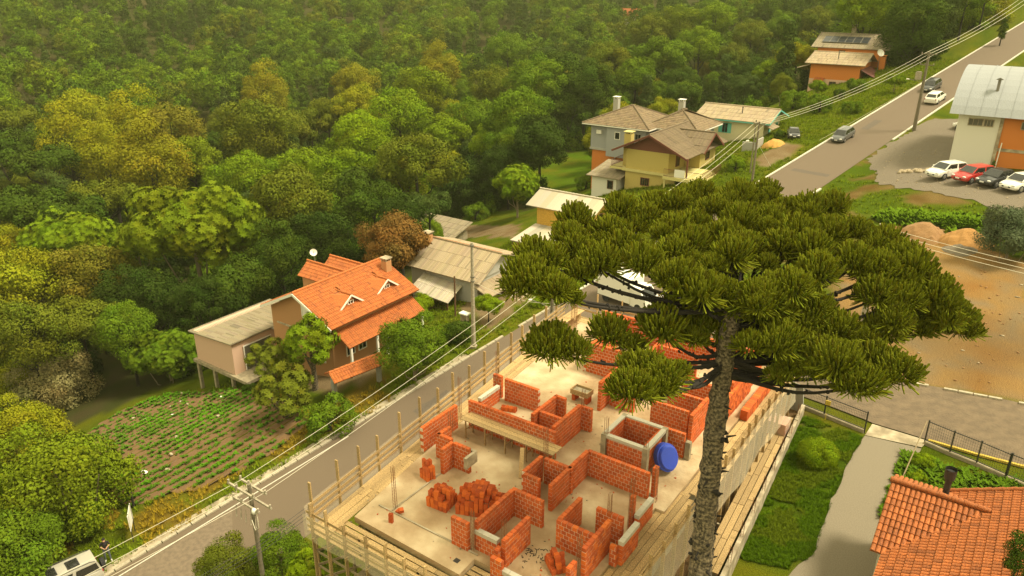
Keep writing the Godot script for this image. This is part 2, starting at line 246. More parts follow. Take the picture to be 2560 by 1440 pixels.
var patch_noise := FastNoiseLite.new()
var fine_noise := FastNoiseLite.new()
var FIELD: PackedVector2Array
var GRAVEL: PackedVector2Array
var DIRT: PackedVector2Array
var DRIVE: PackedVector2Array
var APRON: PackedVector2Array
var STREET: PackedVector2Array
var LAWN: PackedVector2Array
var SITE: PackedVector2Array
var CLEARING: PackedVector2Array
var CLEARING2: PackedVector2Array
var YARDS: Array = []
func edge_in(x: float, z: float, poly: PackedVector2Array, soft: float) -> float:
	# 1 inside, 0 outside, ragged by noise
	var k := patch_noise.get_noise_2d(x * 6, z * 6) * soft
	return 1.0 if inpoly(x + k, z - k, poly) else 0.0
func gcol(x: float, z: float) -> Color:
	var n1 := patch_noise.get_noise_2d(x, z); var n2 := fine_noise.get_noise_2d(x, z); var n3 := patch_noise.get_noise_2d(x * 4 + 300, z * 4)
	var grass := Color(.115, .160, .010).lerp(Color(.20, .195, .016), clampf(.5 + n3 * 1.3, 0, 1))
	grass = grass.lerp(Color(.070, .110, .010), clampf(n2 * 1.2, 0, .7))
	var soil := Color(.20, .105, .035).lerp(Color(.30, .19, .075), clampf(.5 + n2 * 1.4, 0, 1))
	var q := sc_of(x, z)
	var col := grass
	if wooded(x, z): col = Color(.105, .085, .035).lerp(Color(.075, .09, .02), clampf(.5 + n2, 0, 1))
	if inpoly(x, z, DIRT):
		var sand := Color(.41, .245, .09).lerp(Color(.38, .19, .055), clampf(.15 + n3 * 2.2, 0, 1)).lerp(Color(.30, .235, .135), clampf(.05 + n2 * 1.8, 0, .8)).lerp(Color(.20, .13, .06), clampf(n1 * 1.6, 0, .5))
		col = sand.lerp(grass, clampf((n1 - .42) * 6, 0, .8))
	elif edge_in(x, z, SITE, 1.5) > .5:
		col = Color(.22, .12, .05).lerp(Color(.3, .2, .1), clampf(.5 + n2, 0, 1))
	elif q.y > RW and q.x > 48 and q.x < 100 and x < 5:
		col = Color(.10, .155, .010).lerp(grass, clampf(.4 + n2, 0, 1)).lerp(soil, clampf((n3 - .16) * 5, 0, .85))
	elif q.y < -1 and q.y > -16 and q.x < 24:
		# rough verge: grass with ochre dry weeds
		col = grass.lerp(Color(.24, .15, .025), clampf((n3 + .06 - absf(q.y + 4) * .03) * 4, 0, .85))
	if inpoly(x, z, CLEARING): col = Color(.12, .20, .008).lerp(grass, clampf(.3 + n3, 0, 1))
	for y in YARDS:
		if edge_in(x, z, y[0], .8) > .5: col = (y[1] as Color).lerp(y[2], clampf(.5 + n2 * 1.2 + n3 * .6, 0, 1))
	if inpoly(x, z, LAWN): col = Color(.070, .125, .006).lerp(Color(.10, .155, .009), clampf(.5 + n3, 0, 1)).lerp(Color(.12, .10, .02), clampf(n2 - .25, 0, .5))
	return col

func _ready() -> void:
	rng.seed = 20240
	# ----- camera -----
	var cam := Camera3D.new(); cam.name = "camera"; add_child(cam)
	cam.position = Vector3(0, 34.5, 0); cam.rotation_degrees = Vector3(-22.1, 35.0, .15)
	cam.fov = 41.48; cam.near = .5; cam.far = 4000; cam.current = true
	# ----- sky, haze, exposure -----
	var we := WorldEnvironment.new(); we.name = "world_environment"; add_child(we)
	var env := Environment.new(); we.environment = env
	env.background_mode = Environment.BG_SKY; env.tonemap_mode = Environment.TONE_MAPPER_LINEAR
	var sm := ProceduralSkyMaterial.new()
	sm.sky_top_color = lin(.84, .78, .52); sm.sky_horizon_color = lin(.94, .86, .56); sm.sky_curve = .25
	sm.ground_bottom_color = lin(.16, .14, .05); sm.ground_horizon_color = lin(.5, .42, .22); sm.sun_angle_max = 0.0
	sm.energy_multiplier = .52
	var sky := Sky.new(); sky.sky_material = sm; env.sky = sky
	env.ambient_light_source = Environment.AMBIENT_SOURCE_SKY
	env.tonemap_exposure = 3.75
	env.sdfgi_enabled = true; env.ssao_enabled = true; env.ssil_enabled = true
	env.fog_enabled = true; env.fog_density = .00017; env.fog_light_color = lin(.60, .62, .36)
	# ----- soft, veiled sun -----
	var sun := DirectionalLight3D.new(); sun.name = "sun"; add_child(sun)
	sun.light_energy = .5; sun.light_angular_distance = 14.0; sun.light_color = Color(1, .96, .86); sun.shadow_enabled = true
	sun.look_at_from_position(Vector3(34, 60, -14), Vector3.ZERO)
	patch_noise.seed = 5; patch_noise.frequency = .035; patch_noise.fractal_octaves = 3
	fine_noise.seed = 9; fine_noise.frequency = .32; fine_noise.fractal_octaves = 3
	materials()
	build_land()
	build_roads()
	build_site()
	build_houses()
	build_street_things()
	build_cars()
	build_person()
	build_araucaria()
	build_trees()
	build_small_plants()

func materials() -> void:
	var fine := ntex("fine", .05, 4, .85, 1.0, 1.4)
	var grain := ntex("grain", .16, 3, .78, 1.0, 1.4)
	var blot := ntex("blot", .012, 5, .82, 1.0, 1.6)
	var stain := ntex("stain", .012, 6, .74, 1.0, 1.5, 512, Color(.97, .94, .9))
	var nb := ntexn("nb", .09, 4, 3.0)
	mat("ground", Color(1, 1, 1), 1.0, ntex("groundtx", .10, 5, .5, 1.0, 1.6), .3, nb, 1.4).metallic_specular = .1
	mat("asphalt", lin(.152, .108, .064), .92, ntex("asph", .21, 4, .85, 1.0, 1.4), .5, nb, .5)
	mat("asphalt3", lin(.185, .135, .083), .92, ntex("asph2", .02, 6, .84, 1.0, 1.5), .25, nb, .4)
	mat("asphalt4", lin(.122, .093, .062), .92, ntex("asph2", .02, 6, .84, 1.0, 1.5), .4, nb, .4)
	mat("asphalt2", lin(.165, .116, .065), .92, ntex("asph2", .02, 6, .84, 1.0, 1.5), .12, nb, .5)
	mat("gravel", lin(.27, .215, .140), 1.0, ntex("grav", .2, 4, .55, 1.0, 1.6), .6, nb, 1.5)
	mat("concrete", lin(.46, .385, .25), .9, stain, .16, nb, .4)
	mat("concrete_dark", lin(.34, .28, .17), .95, blot, .3, nb, .15)
	mat("slabm", lin(.55, .425, .25), .88, ntex("slabtx", .008, 6, .74, 1.0, 1.5, 512, Color(1.0, .92, .82)), .07, nb, .3)
	mat("drive", lin(.225, .185, .120), .95, fine, .5, nb, .2)
	mat("kerb", lin(.45, .385, .26), .9, blot, .8, nb, .6)
	mat("paint_white", lin(.62, .57, .44), .8, blot, 1.5)
	mat("paint_yellow", lin(.60, .42, .05), .8, blot, 1.5)
	mat("soil", lin(.195, .110, .042), 1.0, grain, .8, nb, 2.0)
	for i in 4:
		var k: float = [1.0, .78, 1.16, .9][i]
		mat("brick%d" % i, lin(.68 * k, .130 * k * [1.0, .9, 1.12, .95][i], .014 * k), .88, grain, 2.2, nb, .5)
	mat("brick", lin(.68, .130, .014), .88, grain, 2.2, nb, .5)
	mat("mortar", lin(.82, .68, .48), .95, grain, 1.5, nb, .8)
	mat("block", lin(.60, .54, .40), .92, grain, 1.5, nb, .6)
	mat("rust", lin(.22, .09, .03), .7)
	var wood := ntex("wood", .03, 4, .7, 1.0, 1.6)
	for i in 4:
		var k: float = [1.0, .82, 1.12, .92][i]
		mat("plank%d" % i, lin(.56 * k, .37 * k, .15 * k), .85, wood, .9, nb, .3)
	mat("plank_grey", lin(.36, .27, .14), .9, wood, .9, nb, .5)
	var net := mat("net", Color(lin(.78, .66, .44), .30), .9); net.transparency = BaseMaterial3D.TRANSPARENCY_ALPHA
	var glass := mat("glass", lin(.02, .02, .016), .08); glass.metallic_specular = .6
	mat("glass_pale", lin(.10, .095, .07), .1)
	mat("tile", lin(.62, .175, .030), .8, ntex("tiletx", .035, 5, .68, 1.0, 1.6, 512, Color(.92, .92, .92)), .5, nb, .4)
	for i in 4:
		var k: float = [1.0, .84, 1.12, .68][i]
		mat("tile%d" % i, lin(.57 * k, .165 * k, .032 * k), .8, ntex("tiletx", .035, 5, .68, 1.0, 1.6), .7, nb, .5)
	mat("tile_brown", lin(.235, .165, .085), .9, blot, .5, nb, .5)
	mat("tile_brown2", lin(.20, .145, .08), .9, blot, .5, nb, .5)
	mat("asbestos", lin(.40, .31, .185), .95, fine, .5, nb, .2)
	mat("asbestos_dark", lin(.30, .245, .15), .95, fine, .5, nb, .2)
	mat("sheet_pale", lin(.52, .45, .32), .8, fine, .4)
	mat("roof_metal", lin(.31, .32, .31), .55, fine, .3)
	mat("pink", lin(.66, .43, .29), .9, fine, .6)
	mat("brickwall", lin(.50, .25, .10), .9, fine, 1.0)
	mat("greywall", lin(.42, .40, .33), .9, fine, .6)
	mat("bluegrey", lin(.36, .36, .34), .9, fine, .6)
	mat("yellow", lin(.72, .42, .06), .85, wood, .6, nb, .2)
	mat("olive", lin(.52, .40, .11), .9, fine, .6)
	mat("olive_pale", lin(.62, .54, .20), .9, fine, .6)
	mat("cream", lin(.78, .69, .40), .9, fine, .6)
	mat("teal", lin(.11, .42, .33), .7)
	mat("whitewall", lin(.74, .70, .56), .9, fine, .6)
	mat("white", lin(.76, .72, .60), .6)
	mat("winered", lin(.19, .05, .025), .7, wood, .8)
	mat("woodbrown", lin(.16, .075, .03), .8, wood, .8, nb, .4)
	mat("orangebrick", lin(.70, .22, .035), .9, grain, .5)
	mat("metal_dark", lin(.055, .05, .042), .5, null, 1, null, 1, .5)
	mat("metal_grey", lin(.22, .20, .16), .5, null, 1, null, 1, .5)
	mat("pole", lin(.40, .34, .23), .9, blot, .7, nb, .3)
	mat("pole_dark", lin(.20, .165, .10), .9, blot, .7, nb, .4)
	mat("wire", lin(.62, .56, .40), .6)
	mat("wire_dark", lin(.03, .03, .025), .7)
	mat("blue", lin(.040, .095, .66), .38, fine, 1.0)
	mat("plastic_wrap", Color(lin(.8, .72, .55), .35), .25); M.plastic_wrap.transparency = BaseMaterial3D.TRANSPARENCY_ALPHA
	mat("bark", lin(.27, .205, .115), 1.0, ntex("barktx", .016, 5, .3, 1.0, 2.0), .8, ntexn("barkn", .03, 4, 6.0), 1.2)
	mat("bark_dark", lin(.028, .021, .013), 1.0, grain, 1.0, nb, 1.5)
	mat("bark_pale", lin(.26, .20, .12), 1.0, blot, 1.0, nb, .8)
	mat("sand", lin(.62, .33, .075), 1.0, grain, 1.0, nb, 1.2)
	mat("earth", lin(.34, .185, .07), 1.0, grain, 1.0, nb, 1.6)
	mat("earth2", lin(.46, .235, .065), 1.0, grain, 1.0, nb, 1.6)
	mat("rock", lin(.42, .33, .2), .95, blot, 1.0, nb, 1.0)
	mat("solar", lin(.030, .032, .036), .3)
	var cars := {"white": [.72, .69, .58], "red": [.42, .018, .012], "black": [.016, .015, .013], "grey": [.075, .075, .068], "silver": [.40, .37, .29], "navy": [.028, .027, .027]}
	for k in cars:
		var cm := mat("car_" + k, lin(cars[k][0], cars[k][1], cars[k][2]), .38); cm.clearcoat_enabled = true; cm.clearcoat = .8; cm.clearcoat_roughness = .08
	mat("rubber", lin(.018, .017, .015), .9); mat("rim", lin(.4, .38, .33), .35, null, 1, null, 1, .7)
	mat("lamp_clear", lin(.62, .6, .52), .12); mat("lamp_red", lin(.30, .012, .01), .25); mat("plate", lin(.7, .68, .6), .5)
	# foliage
	var fo := {"leaf": [1, 1, 1], "araucaria": [.165, .180, .012]}
	for k in fo:
		var m := mat(k, lin(fo[k][0], fo[k][1], fo[k][2]), .75); m.metallic_specular = .08; m.backlight_enabled = true; m.backlight = lin(.02, .024, .002)

func build_land() -> void:
	FIELD = PackedVector2Array([Vector2(-65.2, -25.2), Vector2(-67.0, -30.1), Vector2(-65.0, -34.0), Vector2(-54.7, -35.2), Vector2(-46.1, -34.2), Vector2(-42.4, -32.7), Vector2(-42.0, -29.6), Vector2(-42.9, -25.3), Vector2(-46.5, -20.3), Vector2(-52.2, -20.9)]); GRAVEL = PackedVector2Array([Vector2(-18.2, -106.7), Vector2(-16.6, -115.0), Vector2(-15.3, -121.1), Vector2(-13.8, -126.2), Vector2(-8.6, -126.4), Vector2(-8.6, -104.4), Vector2(-4.0, -98.5), Vector2(0.6, -94.5), Vector2(1.3, -81.7), Vector2(-2.8, -85.0), Vector2(-6.5, -88.0), Vector2(-11.9, -91.2), Vector2(-15.0, -95.3)]); DIRT = PackedVector2Array([Vector2(-11.2, -58.8), Vector2(-11.1, -69.8), Vector2(-11.2, -78.1), Vector2(-9.7, -79.3), Vector2(-6.4, -75.4), Vector2(-2.4, -75.2), Vector2(1.3, -71.8), Vector2(3.5, -49.9), Vector2(-4.3, -50.0), Vector2(-9.7, -52.0), Vector2(-13.9, -54.8)])
	DRIVE = PackedVector2Array([Vector2(-4.8, -42.4), Vector2(-1.9, -42.4), Vector2(-2.3, -39.5), Vector2(-1.8, -32.7), Vector2(-1.3, -29.5), Vector2(-5.2, -27.1), Vector2(-5.1, -29.6), Vector2(-4.6, -31.1), Vector2(-4.9, -34.7), Vector2(-5.0, -38.4)]); APRON = PackedVector2Array([Vector2(-4.7, -43.8), Vector2(-1.7, -43.3), Vector2(-1.9, -42.5), Vector2(-4.8, -42.4)]); STREET = PackedVector2Array([Vector2(-27.5, -64.2), Vector2(-19.4, -57.9), Vector2(-15.7, -54.7), Vector2(-9.6, -51.6), Vector2(-4.2, -49.7), Vector2(3.6, -49.2), Vector2(3.9, -42.9), Vector2(-1.7, -43.4), Vector2(-4.7, -43.9), Vector2(-10.5, -46.5), Vector2(-16.5, -51.2), Vector2(-24.7, -56.0), Vector2(-27.6, -57.1)])
	LAWN = PackedVector2Array([Vector2(-8.5, -43.4), Vector2(-4.9, -42.2), Vector2(-5.0, -38.4), Vector2(-4.9, -34.7), Vector2(-4.6, -31.1), Vector2(-5.2, -29.7), Vector2(-7.3, -29.5), Vector2(-8.0, -29.8)]); SITE = PackedVector2Array([Vector2(-25, -14), Vector2(-7.6, -14), Vector2(-8.6, -44), Vector2(-26, -46)])
	CLEARING = PackedVector2Array([Vector2(-93.2, -140.7), Vector2(-85.6, -154.4), Vector2(-52.1, -95.7), Vector2(-70.0, -107.2), Vector2(-86.3, -127.5)]); CLEARING2 = PackedVector2Array([Vector2(-85.0, -96.9), Vector2(-69.4, -101.4), Vector2(-49.2, -73.6), Vector2(-71.8, -83.5)])
	var pav := Color(.34, .25, .13); var pav2 := Color(.26, .17, .08)
	for y in [[Vector2(-43.8, -36.6), Vector2(-42.0, -40.9), Vector2(-48.2, -43.0), Vector2(-56.1, -43.9), Vector2(-53.4, -38.7)], [Vector2(-43.4, -53.1), Vector2(-42.4, -61.3), Vector2(-37.8, -57.4), Vector2(-37.7, -50.4), Vector2(-40.5, -51.2)], [Vector2(-81.6, -89.9), Vector2(-75.8, -93.3), Vector2(-57.2, -83.6), Vector2(-50.6, -74.0), Vector2(-68.6, -84.4)], [Vector2(-31.9, -102.4), Vector2(-30.4, -111.1), Vector2(-27.1, -109.1), Vector2(-27.1, -105.5), Vector2(-29.4, -98.1)]]: YARDS.append([PackedVector2Array(y), pav, pav2])
	var xs: Array = []; var zs: Array = []
	var x := -84.0
	while x <= 16.0: xs.append(x); x += 1.0
	var z := -150.0
	while z <= 6.0: zs.append(z); z += 1.0
	for a in [xs, zs]:
		var st := 1.3
		while a[0] > -1500: a.push_front(a[0] - st); st = minf(st * 1.16, 60)
		st = 1.3
		while a[-1] < 700: a.append(a[-1] + st); st = minf(st * 1.16, 60)
	var nx := xs.size(); var nz := zs.size()
	var v := PackedVector3Array(); var c := PackedColorArray(); var ix := PackedInt32Array()
	for j in nz:
		for i in nx:
			var h := gh(xs[i], zs[j])
			v.append(Vector3(xs[i], h, zs[j])); c.append(gcol(xs[i], zs[j]))
	for j in nz - 1:
		for i in nx - 1:
			var a := j * nx + i
			ix.append_array(PackedInt32Array([a, a + 1, a + nx + 1, a, a + nx + 1, a + nx]))
	var n := PackedVector3Array(); n.resize(v.size())
	for j in nz:
		for i in nx:
			var a := j * nx + i
			var dx: Vector3 = v[j * nx + mini(i + 1, nx - 1)] - v[j * nx + maxi(i - 1, 0)]
			var dz: Vector3 = v[mini(j + 1, nz - 1) * nx + i] - v[maxi(j - 1, 0) * nx + i]
			n[a] = dz.cross(dx).normalized()
	var ar: Array = []; ar.resize(Mesh.ARRAY_MAX)
	ar[Mesh.ARRAY_VERTEX] = v; ar[Mesh.ARRAY_NORMAL] = n; ar[Mesh.ARRAY_COLOR] = c; ar[Mesh.ARRAY_INDEX] = ix
	var am := ArrayMesh.new(); am.add_surface_from_arrays(Mesh.PRIMITIVE_TRIANGLES, ar)
	var g := MeshInstance3D.new(); g.name = "ground"; g.mesh = am; g.material_override = M.ground; g.set_meta("kind", "structure"); add_child(g)
	# crop field with furrows running along the road
	var furrow := func(px: float, pz: float) -> float:
		var q := sc_of(px, pz)
		return .13 + .11 * sin(q.y * TAU / .95 + patch_noise.get_noise_2d(px * 3, pz * 3) * 2.0)
	struct("crop_field", drape(ragged(FIELD, .5), -.06, .32, furrow), M.soil)
	struct("gravel_lot", drape(ragged(GRAVEL, .55), .05, 1.0), M.gravel)
	struct("driveway", drape(ragged(DRIVE, .12), .05, 1.0), M.drive)
	struct("pavement_apron", drape(APRON, .07, 1.0), M.concrete)

func ribbon(mb: MB, s0: float, s1: float, c0: float, c1: float, dy: float, step := 2.0) -> void:
	var s := s0
	while s < s1 - .01:
		var e := minf(s + step, s1)
		mb.quad(road_at(s, c0, dy), road_at(s, c1, dy), road_at(e, c1, dy), road_at(e, c0, dy))
		s = e
func kerb_run(mb: MB, pts: Array, w: float, h: float) -> void:
	for i in pts.size() - 1:
		mb.beam(pts[i] + Vector3.UP * (h * .5 - .1), pts[i + 1] + Vector3.UP * (h * .5 - .1), w, h + .2)

func build_roads() -> void:
	var mb := MB.new(); ribbon(mb, -60, 330, 0, RW, .05); struct("main_road", mb, M.asphalt)
	var ex: Array = []
	for p in STREET: ex.append(p)
	struct("side_street", drape(STREET, .075, 1.0), M.asphalt2)
	# kerb stones of the main road, each its own stone; painted white further up

	var left := Node3D.new(); left.name = "kerb"; left.set_meta("kind", "structure"); add_child(left)
	var s := -6.0; var cnt := 0
	while s < 190:
		var L := 1.0 if s < 60 else 3.0
		if not (s > 33 and s < 36):
			var one := MB.new(); one.beam(road_at(s + .03, -.13, .03), road_at(s + L - .03, -.13, .03), .24 + rng.randf_range(-.01, .01), .24)
			part(left, "kerb_stone", one, M.kerb if s < 42 else M.paint_white)
		s += L
	s = 47.0
	var right := Node3D.new(); right.name = "kerb_001"; right.set_meta("kind", "structure"); add_child(right)
	while s < 190:
		if s < 79 or s > 100.5:
			var one := MB.new(); one.beam(road_at(s + .04, RW + .12, .03), road_at(s + 2.96, RW + .12, .03), .24, .24)
			part(right, "kerb_stone", one, M.paint_white)
		s += 3.0
	var pl := MB.new(); ribbon(pl, -20, 17, .52, .62, .056); struct("road_marking", pl, M.paint_white)
	var rp := MB.new(); rp.quad(road_at(-20, .7, .0545), road_at(-20, 6.9, .0545), road_at(4.5, 6.9, .0545), road_at(7.5, .7, .0545)); struct("road_patch", rp, M.asphalt3)
	for e in [[22, 25.5, 2.0, 3.3], [38, 39.2, .8, 6.2], [66, 71, 4.0, 5.4], [84, 85, 1.2, 6.0], [104, 109, 1.5, 2.6], [52, 53.3, 3.0, 6.8]]:
		var poly := PackedVector2Array()
		for q in [[0, 2], [1, 2], [1, 3], [0, 3]]: poly.append(RA + AL * e[q[0]] + CR * e[q[1]])
		var pm := MB.new(); var rg := ragged(poly, .12); var ti := Geometry2D.triangulate_polygon(rg)
		for k in range(0, ti.size(), 3):
			var tr: Array = []
			for i in 3:
				var sq := sc_of(rg[ti[k + i]].x, rg[ti[k + i]].y); tr.append(road_at(sq.x, sq.y, .0545))
			if (tr[1] - tr[0]).cross(tr[2] - tr[0]).y < 0: pm.tri(tr[0], tr[2], tr[1])
			else: pm.tri(tr[0], tr[1], tr[2])
		struct("road_patch", pm, M.asphalt4)
	var sw := MB.new(); ribbon(sw, -30, 30, -.95, -.26, .03); struct("pavement", sw, M.concrete)
	# stone kerb on the far side of the side street, yellow line on its near side
	var far: Array = [Vector2(-15.7, -54.7), Vector2(-9.6, -51.6), Vector2(-4.2, -49.7), Vector2(-0.2, -49.2), Vector2(3.6, -49.2)]
	var fk := Node3D.new(); fk.name = "kerb_002"; fk.set_meta("kind", "structure"); add_child(fk)
	for i in far.size() - 1:
		var a := gp(far[i].x, far[i].y); var b := gp(far[i + 1].x, far[i + 1].y)
		var m := int(a.distance_to(b) / .75)
		for j in m:
			if rng.randf() < .13: continue
			var p := a.lerp(b, (j + .04) / m); var q := a.lerp(b, (j + .94) / m)
			p.y = gh(p.x, p.z) + .06; q.y = gh(q.x, q.z) + .06
			var one := MB.new(); one.beam(p, q, .22 + rng.randf_range(-.03, .03), .22)
			part(fk, "kerb_stone", one, M.kerb)
	var yl: Array = [Vector2(-1.7, -43.3), Vector2(0.7, -43.0), Vector2(2.9, -42.9)]
	var ym := MB.new()
	for i in yl.size() - 1:
		var a := gp(yl[i].x, yl[i].y); var b := gp(yl[i + 1].x, yl[i + 1].y)
		for j in 4: 
			var p := a.lerp(b, j / 4.0); var q := a.lerp(b, (j + 1) / 4.0)
			p.y = gh(p.x, p.z) + .10; q.y = gh(q.x, q.z) + .10
			ym.beam(p, q, .16, .12)
	struct("yellow_kerb", ym, M.paint_yellow)

const SY := 12.5
var brick_cache := {}
func brick_mesh(sz: Vector3) -> ArrayMesh:
	var key := "%.3f %.3f" % [sz.x, sz.z]
	if not brick_cache.has(key):
		var mb := MB.new(); mb.box(Vector3.ZERO, sz); brick_cache[key] = mb.mesh()
	return brick_cache[key]
var hollow: ArrayMesh
func hollow_mesh() -> ArrayMesh:
	# hollow clay brick standing on end: rim and ribs round sunken cells
	var mb := MB.new()
	mb.box(Vector3(0, .10, 0), Vector3(.19, .20, .13))
	for s in [-1, 1]:
		mb.box(Vector3(s * .0875, .22, 0), Vector3(.015, .04, .13))
		mb.box(Vector3(0, .22, s * .0585), Vector3(.16, .04, .013))
		mb.box(Vector3(s * .03, .219, 0), Vector3(.013, .038, .104))
	mb.box(Vector3(0, .218, 0), Vector3(.16, .036, .012))
	return mb.mesh()
func loose(at: Vector3, yaw: float, flat: bool, label: String, group: String) -> void:
	var o := MeshInstance3D.new(); o.name = numbered("loose_brick"); o.mesh = hollow
	o.material_override = M["brick%d" % (rng.randi() % 4)]; add_child(o)
	o.position = at; o.rotation.y = yaw
	if flat: o.rotation.x = PI / 2; o.position.y += .065
	meta(o, label, "brick", group)

func build_site() -> void:
	hollow = hollow_mesh()
	var walls: Array = [[0, -22.20, -26.65, -23.86, 1.4, 0], [0, -21.15, -24.86, -23.93, 1.4, 0], [1, -24.01, -21.32, -20.31, 1.4, 0], [0, -20.18, -23.87, -23.02, 1.4, 0], [1, -23.86, -20.08, -19.12, 1.4, 0], [1, -27.16, -21.74, -16.38, 1.6, 0], [0, -16.75, -30.11, -27.47, 1.6, 0], [0, -22.01, -30.14, -28.39, 0.9, 1], [1, -30.44, -21.75, -19.46, 1.4, 0], [1, -30.52, -22.60, -22.01, 1.4, 0], [0, -18.60, -30.78, -28.42, 1.1, 0], [1, -30.78, -18.69, -17.99, 1.1, 0], [1, -28.95, -18.47, -17.06, 1.1, 0], [1, -30.36, -16.83, -16.15, 1.3, 0], [0, -14.50, -27.01, -23.67, 1.4, 0], [1, -27.03, -14.51, -11.30, 1.4, 0], [0, -11.18, -27.52, -27.20, 1.6, 0], [0, -16.04, -25.37, -23.83, 1.4, 0], [1, -23.78, -15.96, -15.10, 1.4, 0], [1, -25.32, -15.83, -14.32, 1.3, 0], [0, -15.70, -22.49, -19.86, 1.4, 0], [1, -22.58, -15.77, -14.14, 1.4, 0], [0, -14.12, -21.44, -19.59, 1.4, 0], [1, -19.62, -16.75, -15.86, 1.4, 0], [1, -19.92, -15.75, -14.54, 1.0, 1], [0, -14.31, -19.68, -19.34, 1.0, 0], [1, -19.00, -14.27, -13.69, 0.9, 0], [1, -19.04, -13.79, -12.81, 0.7, 1], [1, -21.97, -13.07, -11.20, 1.4, 0], [0, -12.99, -23.76, -21.99, 1.4, 0], [0, -11.17, -22.96, -20.82, 1.5, 0], [1, -23.58, -12.10, -10.84, 1.4, 0], [0, -10.97, -24.77, -24.53, 1.8, 0], [0, -10.37, -23.92, -22.43, 1.1, 1], [0, -10.69, -25.99, -24.50, 1.0, 1], [1, -22.32, -10.76, -10.44, 1.0, 0], [1, -28.42, -14.33, -12.21, 1.6, 0], [0, -12.30, -30.54, -28.44, 1.6, 0], [1, -30.36, -14.29, -12.40, 1.6, 0], [0, -14.31, -30.16, -28.40, 1.6, 0], [1, -30.97, -12.48, -11.26, 1.3, 0], [0, -11.49, -34.28, -32.09, 1.9, 0], [1, -32.72, -13.93, -11.83, 1.5, 0], [1, -35.98, -13.59, -11.85, 1.5, 0], [0, -16.87, -34.54, -32.41, 1.9, 0], [1, -36.09, -19.74, -14.13, 2.0, 0], [0, -11.20, -40.45, -37.33, 2.0, 0], [0, -11.44, -20.70, -20.13, 1.0, 0], [0, -11.0, -41.6, -36.5, 1.8, 0], [1, -41.5, -21.5, -11.0, 1.6, 0], [0, -19.8, -41.3, -36.0, 1.6, 0], [1, -38.9, -16.4, -13.9, 1.5, 0], [0, -16.5, -41.2, -37.2, 1.6, 0], [1, -34.6, -13.8, -11.6, 1.4, 0], [1, -33.4, -16.7, -15.2, 1.5, 0]]
	var b := thing("brick_house_under_construction", "unfinished house of half-built red brick walls on a raised concrete slab", "building", Vector3(-16, gh(-16, -30), -30))
	# slab
	var sl := MB.new()
	var outline: Array = [Vector2(-21.35, -18.4), Vector2(-15.35, -18.3), Vector2(-15.4, -19.35), Vector2(-10.75, -19.4), Vector2(-10.75, -26.6), Vector2(-10.3, -26.6), Vector2(-10.3, -42), Vector2(-23.6, -42), Vector2(-22.3, -27), Vector2(-22.0, -23.3)]
	var poly: Array = []
	for p in outline: poly.append(Vector3(p.x, SY - .28, p.y))
	# top made of triangles, sides as strips
	var pv := PackedVector2Array(outline)
	var ti := Geometry2D.triangulate_polygon(pv)
	for k in range(0, ti.size(), 3):
		var t: Array = []
		for e in 3: t.append(Vector3(pv[ti[k + e]].x, SY, pv[ti[k + e]].y))
		if (t[1] - t[0]).cross(t[2] - t[0]).y < 0: sl.tri(t[0], t[2], t[1])
		else: sl.tri(t[0], t[1], t[2])
	for i in outline.size():
		var p: Vector2 = outline[i]; var q: Vector2 = outline[(i + 1) % outline.size()]
		sl.quad(Vector3(p.x, SY - .3, p.y), Vector3(p.x, SY, p.y), Vector3(q.x, SY, q.y), Vector3(q.x, SY - .3, q.y))
	part(b, "slab", sl, M.slabm)
	var hole := MB.new(); hole.span(Vector3(-16.05, SY - .2, -18.98), Vector3(-15.8, SY + .004, -18.74))
	part(b, "duct_opening", hole, M.metal_dark)
	var cu := MB.new()
	cu.span(Vector3(-21.0, SY, -19.62), Vector3(-15.4, SY + .05, -19.55)); cu.span(Vector3(-20.3, SY, -23.0), Vector3(-20.22, SY + .04, -19.65))
	part(b, "formwork_strip", cu, M.concrete)
	# storeys below the slab
	var lw := MB.new()
	lw.span(Vector3(-21.2, 3, -19.2), Vector3(-10.9, SY - .302, -18.95)); lw.span(Vector3(-10.95, 5, -41.8), Vector3(-10.7, SY - .302, -19.21)); lw.span(Vector3(-22.2, 3, -41.8), Vector3(-21.95, SY - .302, -23.3))
	lw.span(Vector3(-22.2, 3, -41.99), Vector3(-10.7, SY - .302, -41.81))
	part(b, "lower_wall", lw, M.concrete_dark)
	for i in 7:
		var co := MB.new(); co.span(Vector3(-21.3 + i * 1.72, 3, -18.94), Vector3(-21.05 + i * 1.72, SY - .302, -18.72)); part(b, "column", co, M.concrete)
	# walls: mortar core + bricks
	var list: Array = []
	for w in walls:
		list.append({"ax": w[0], "f": w[1], "a": w[2], "b": w[3], "h": w[4], "top": w[5], "mid": Vector3(w[1], SY, (w[2] + w[3]) * .5) if w[0] == 0 else Vector3((w[2] + w[3]) * .5, SY, w[1])})
	list.sort_custom(func(p, q): return p.mid.length() < q.mid.length())
	var rest := MB.new(); var single := 0
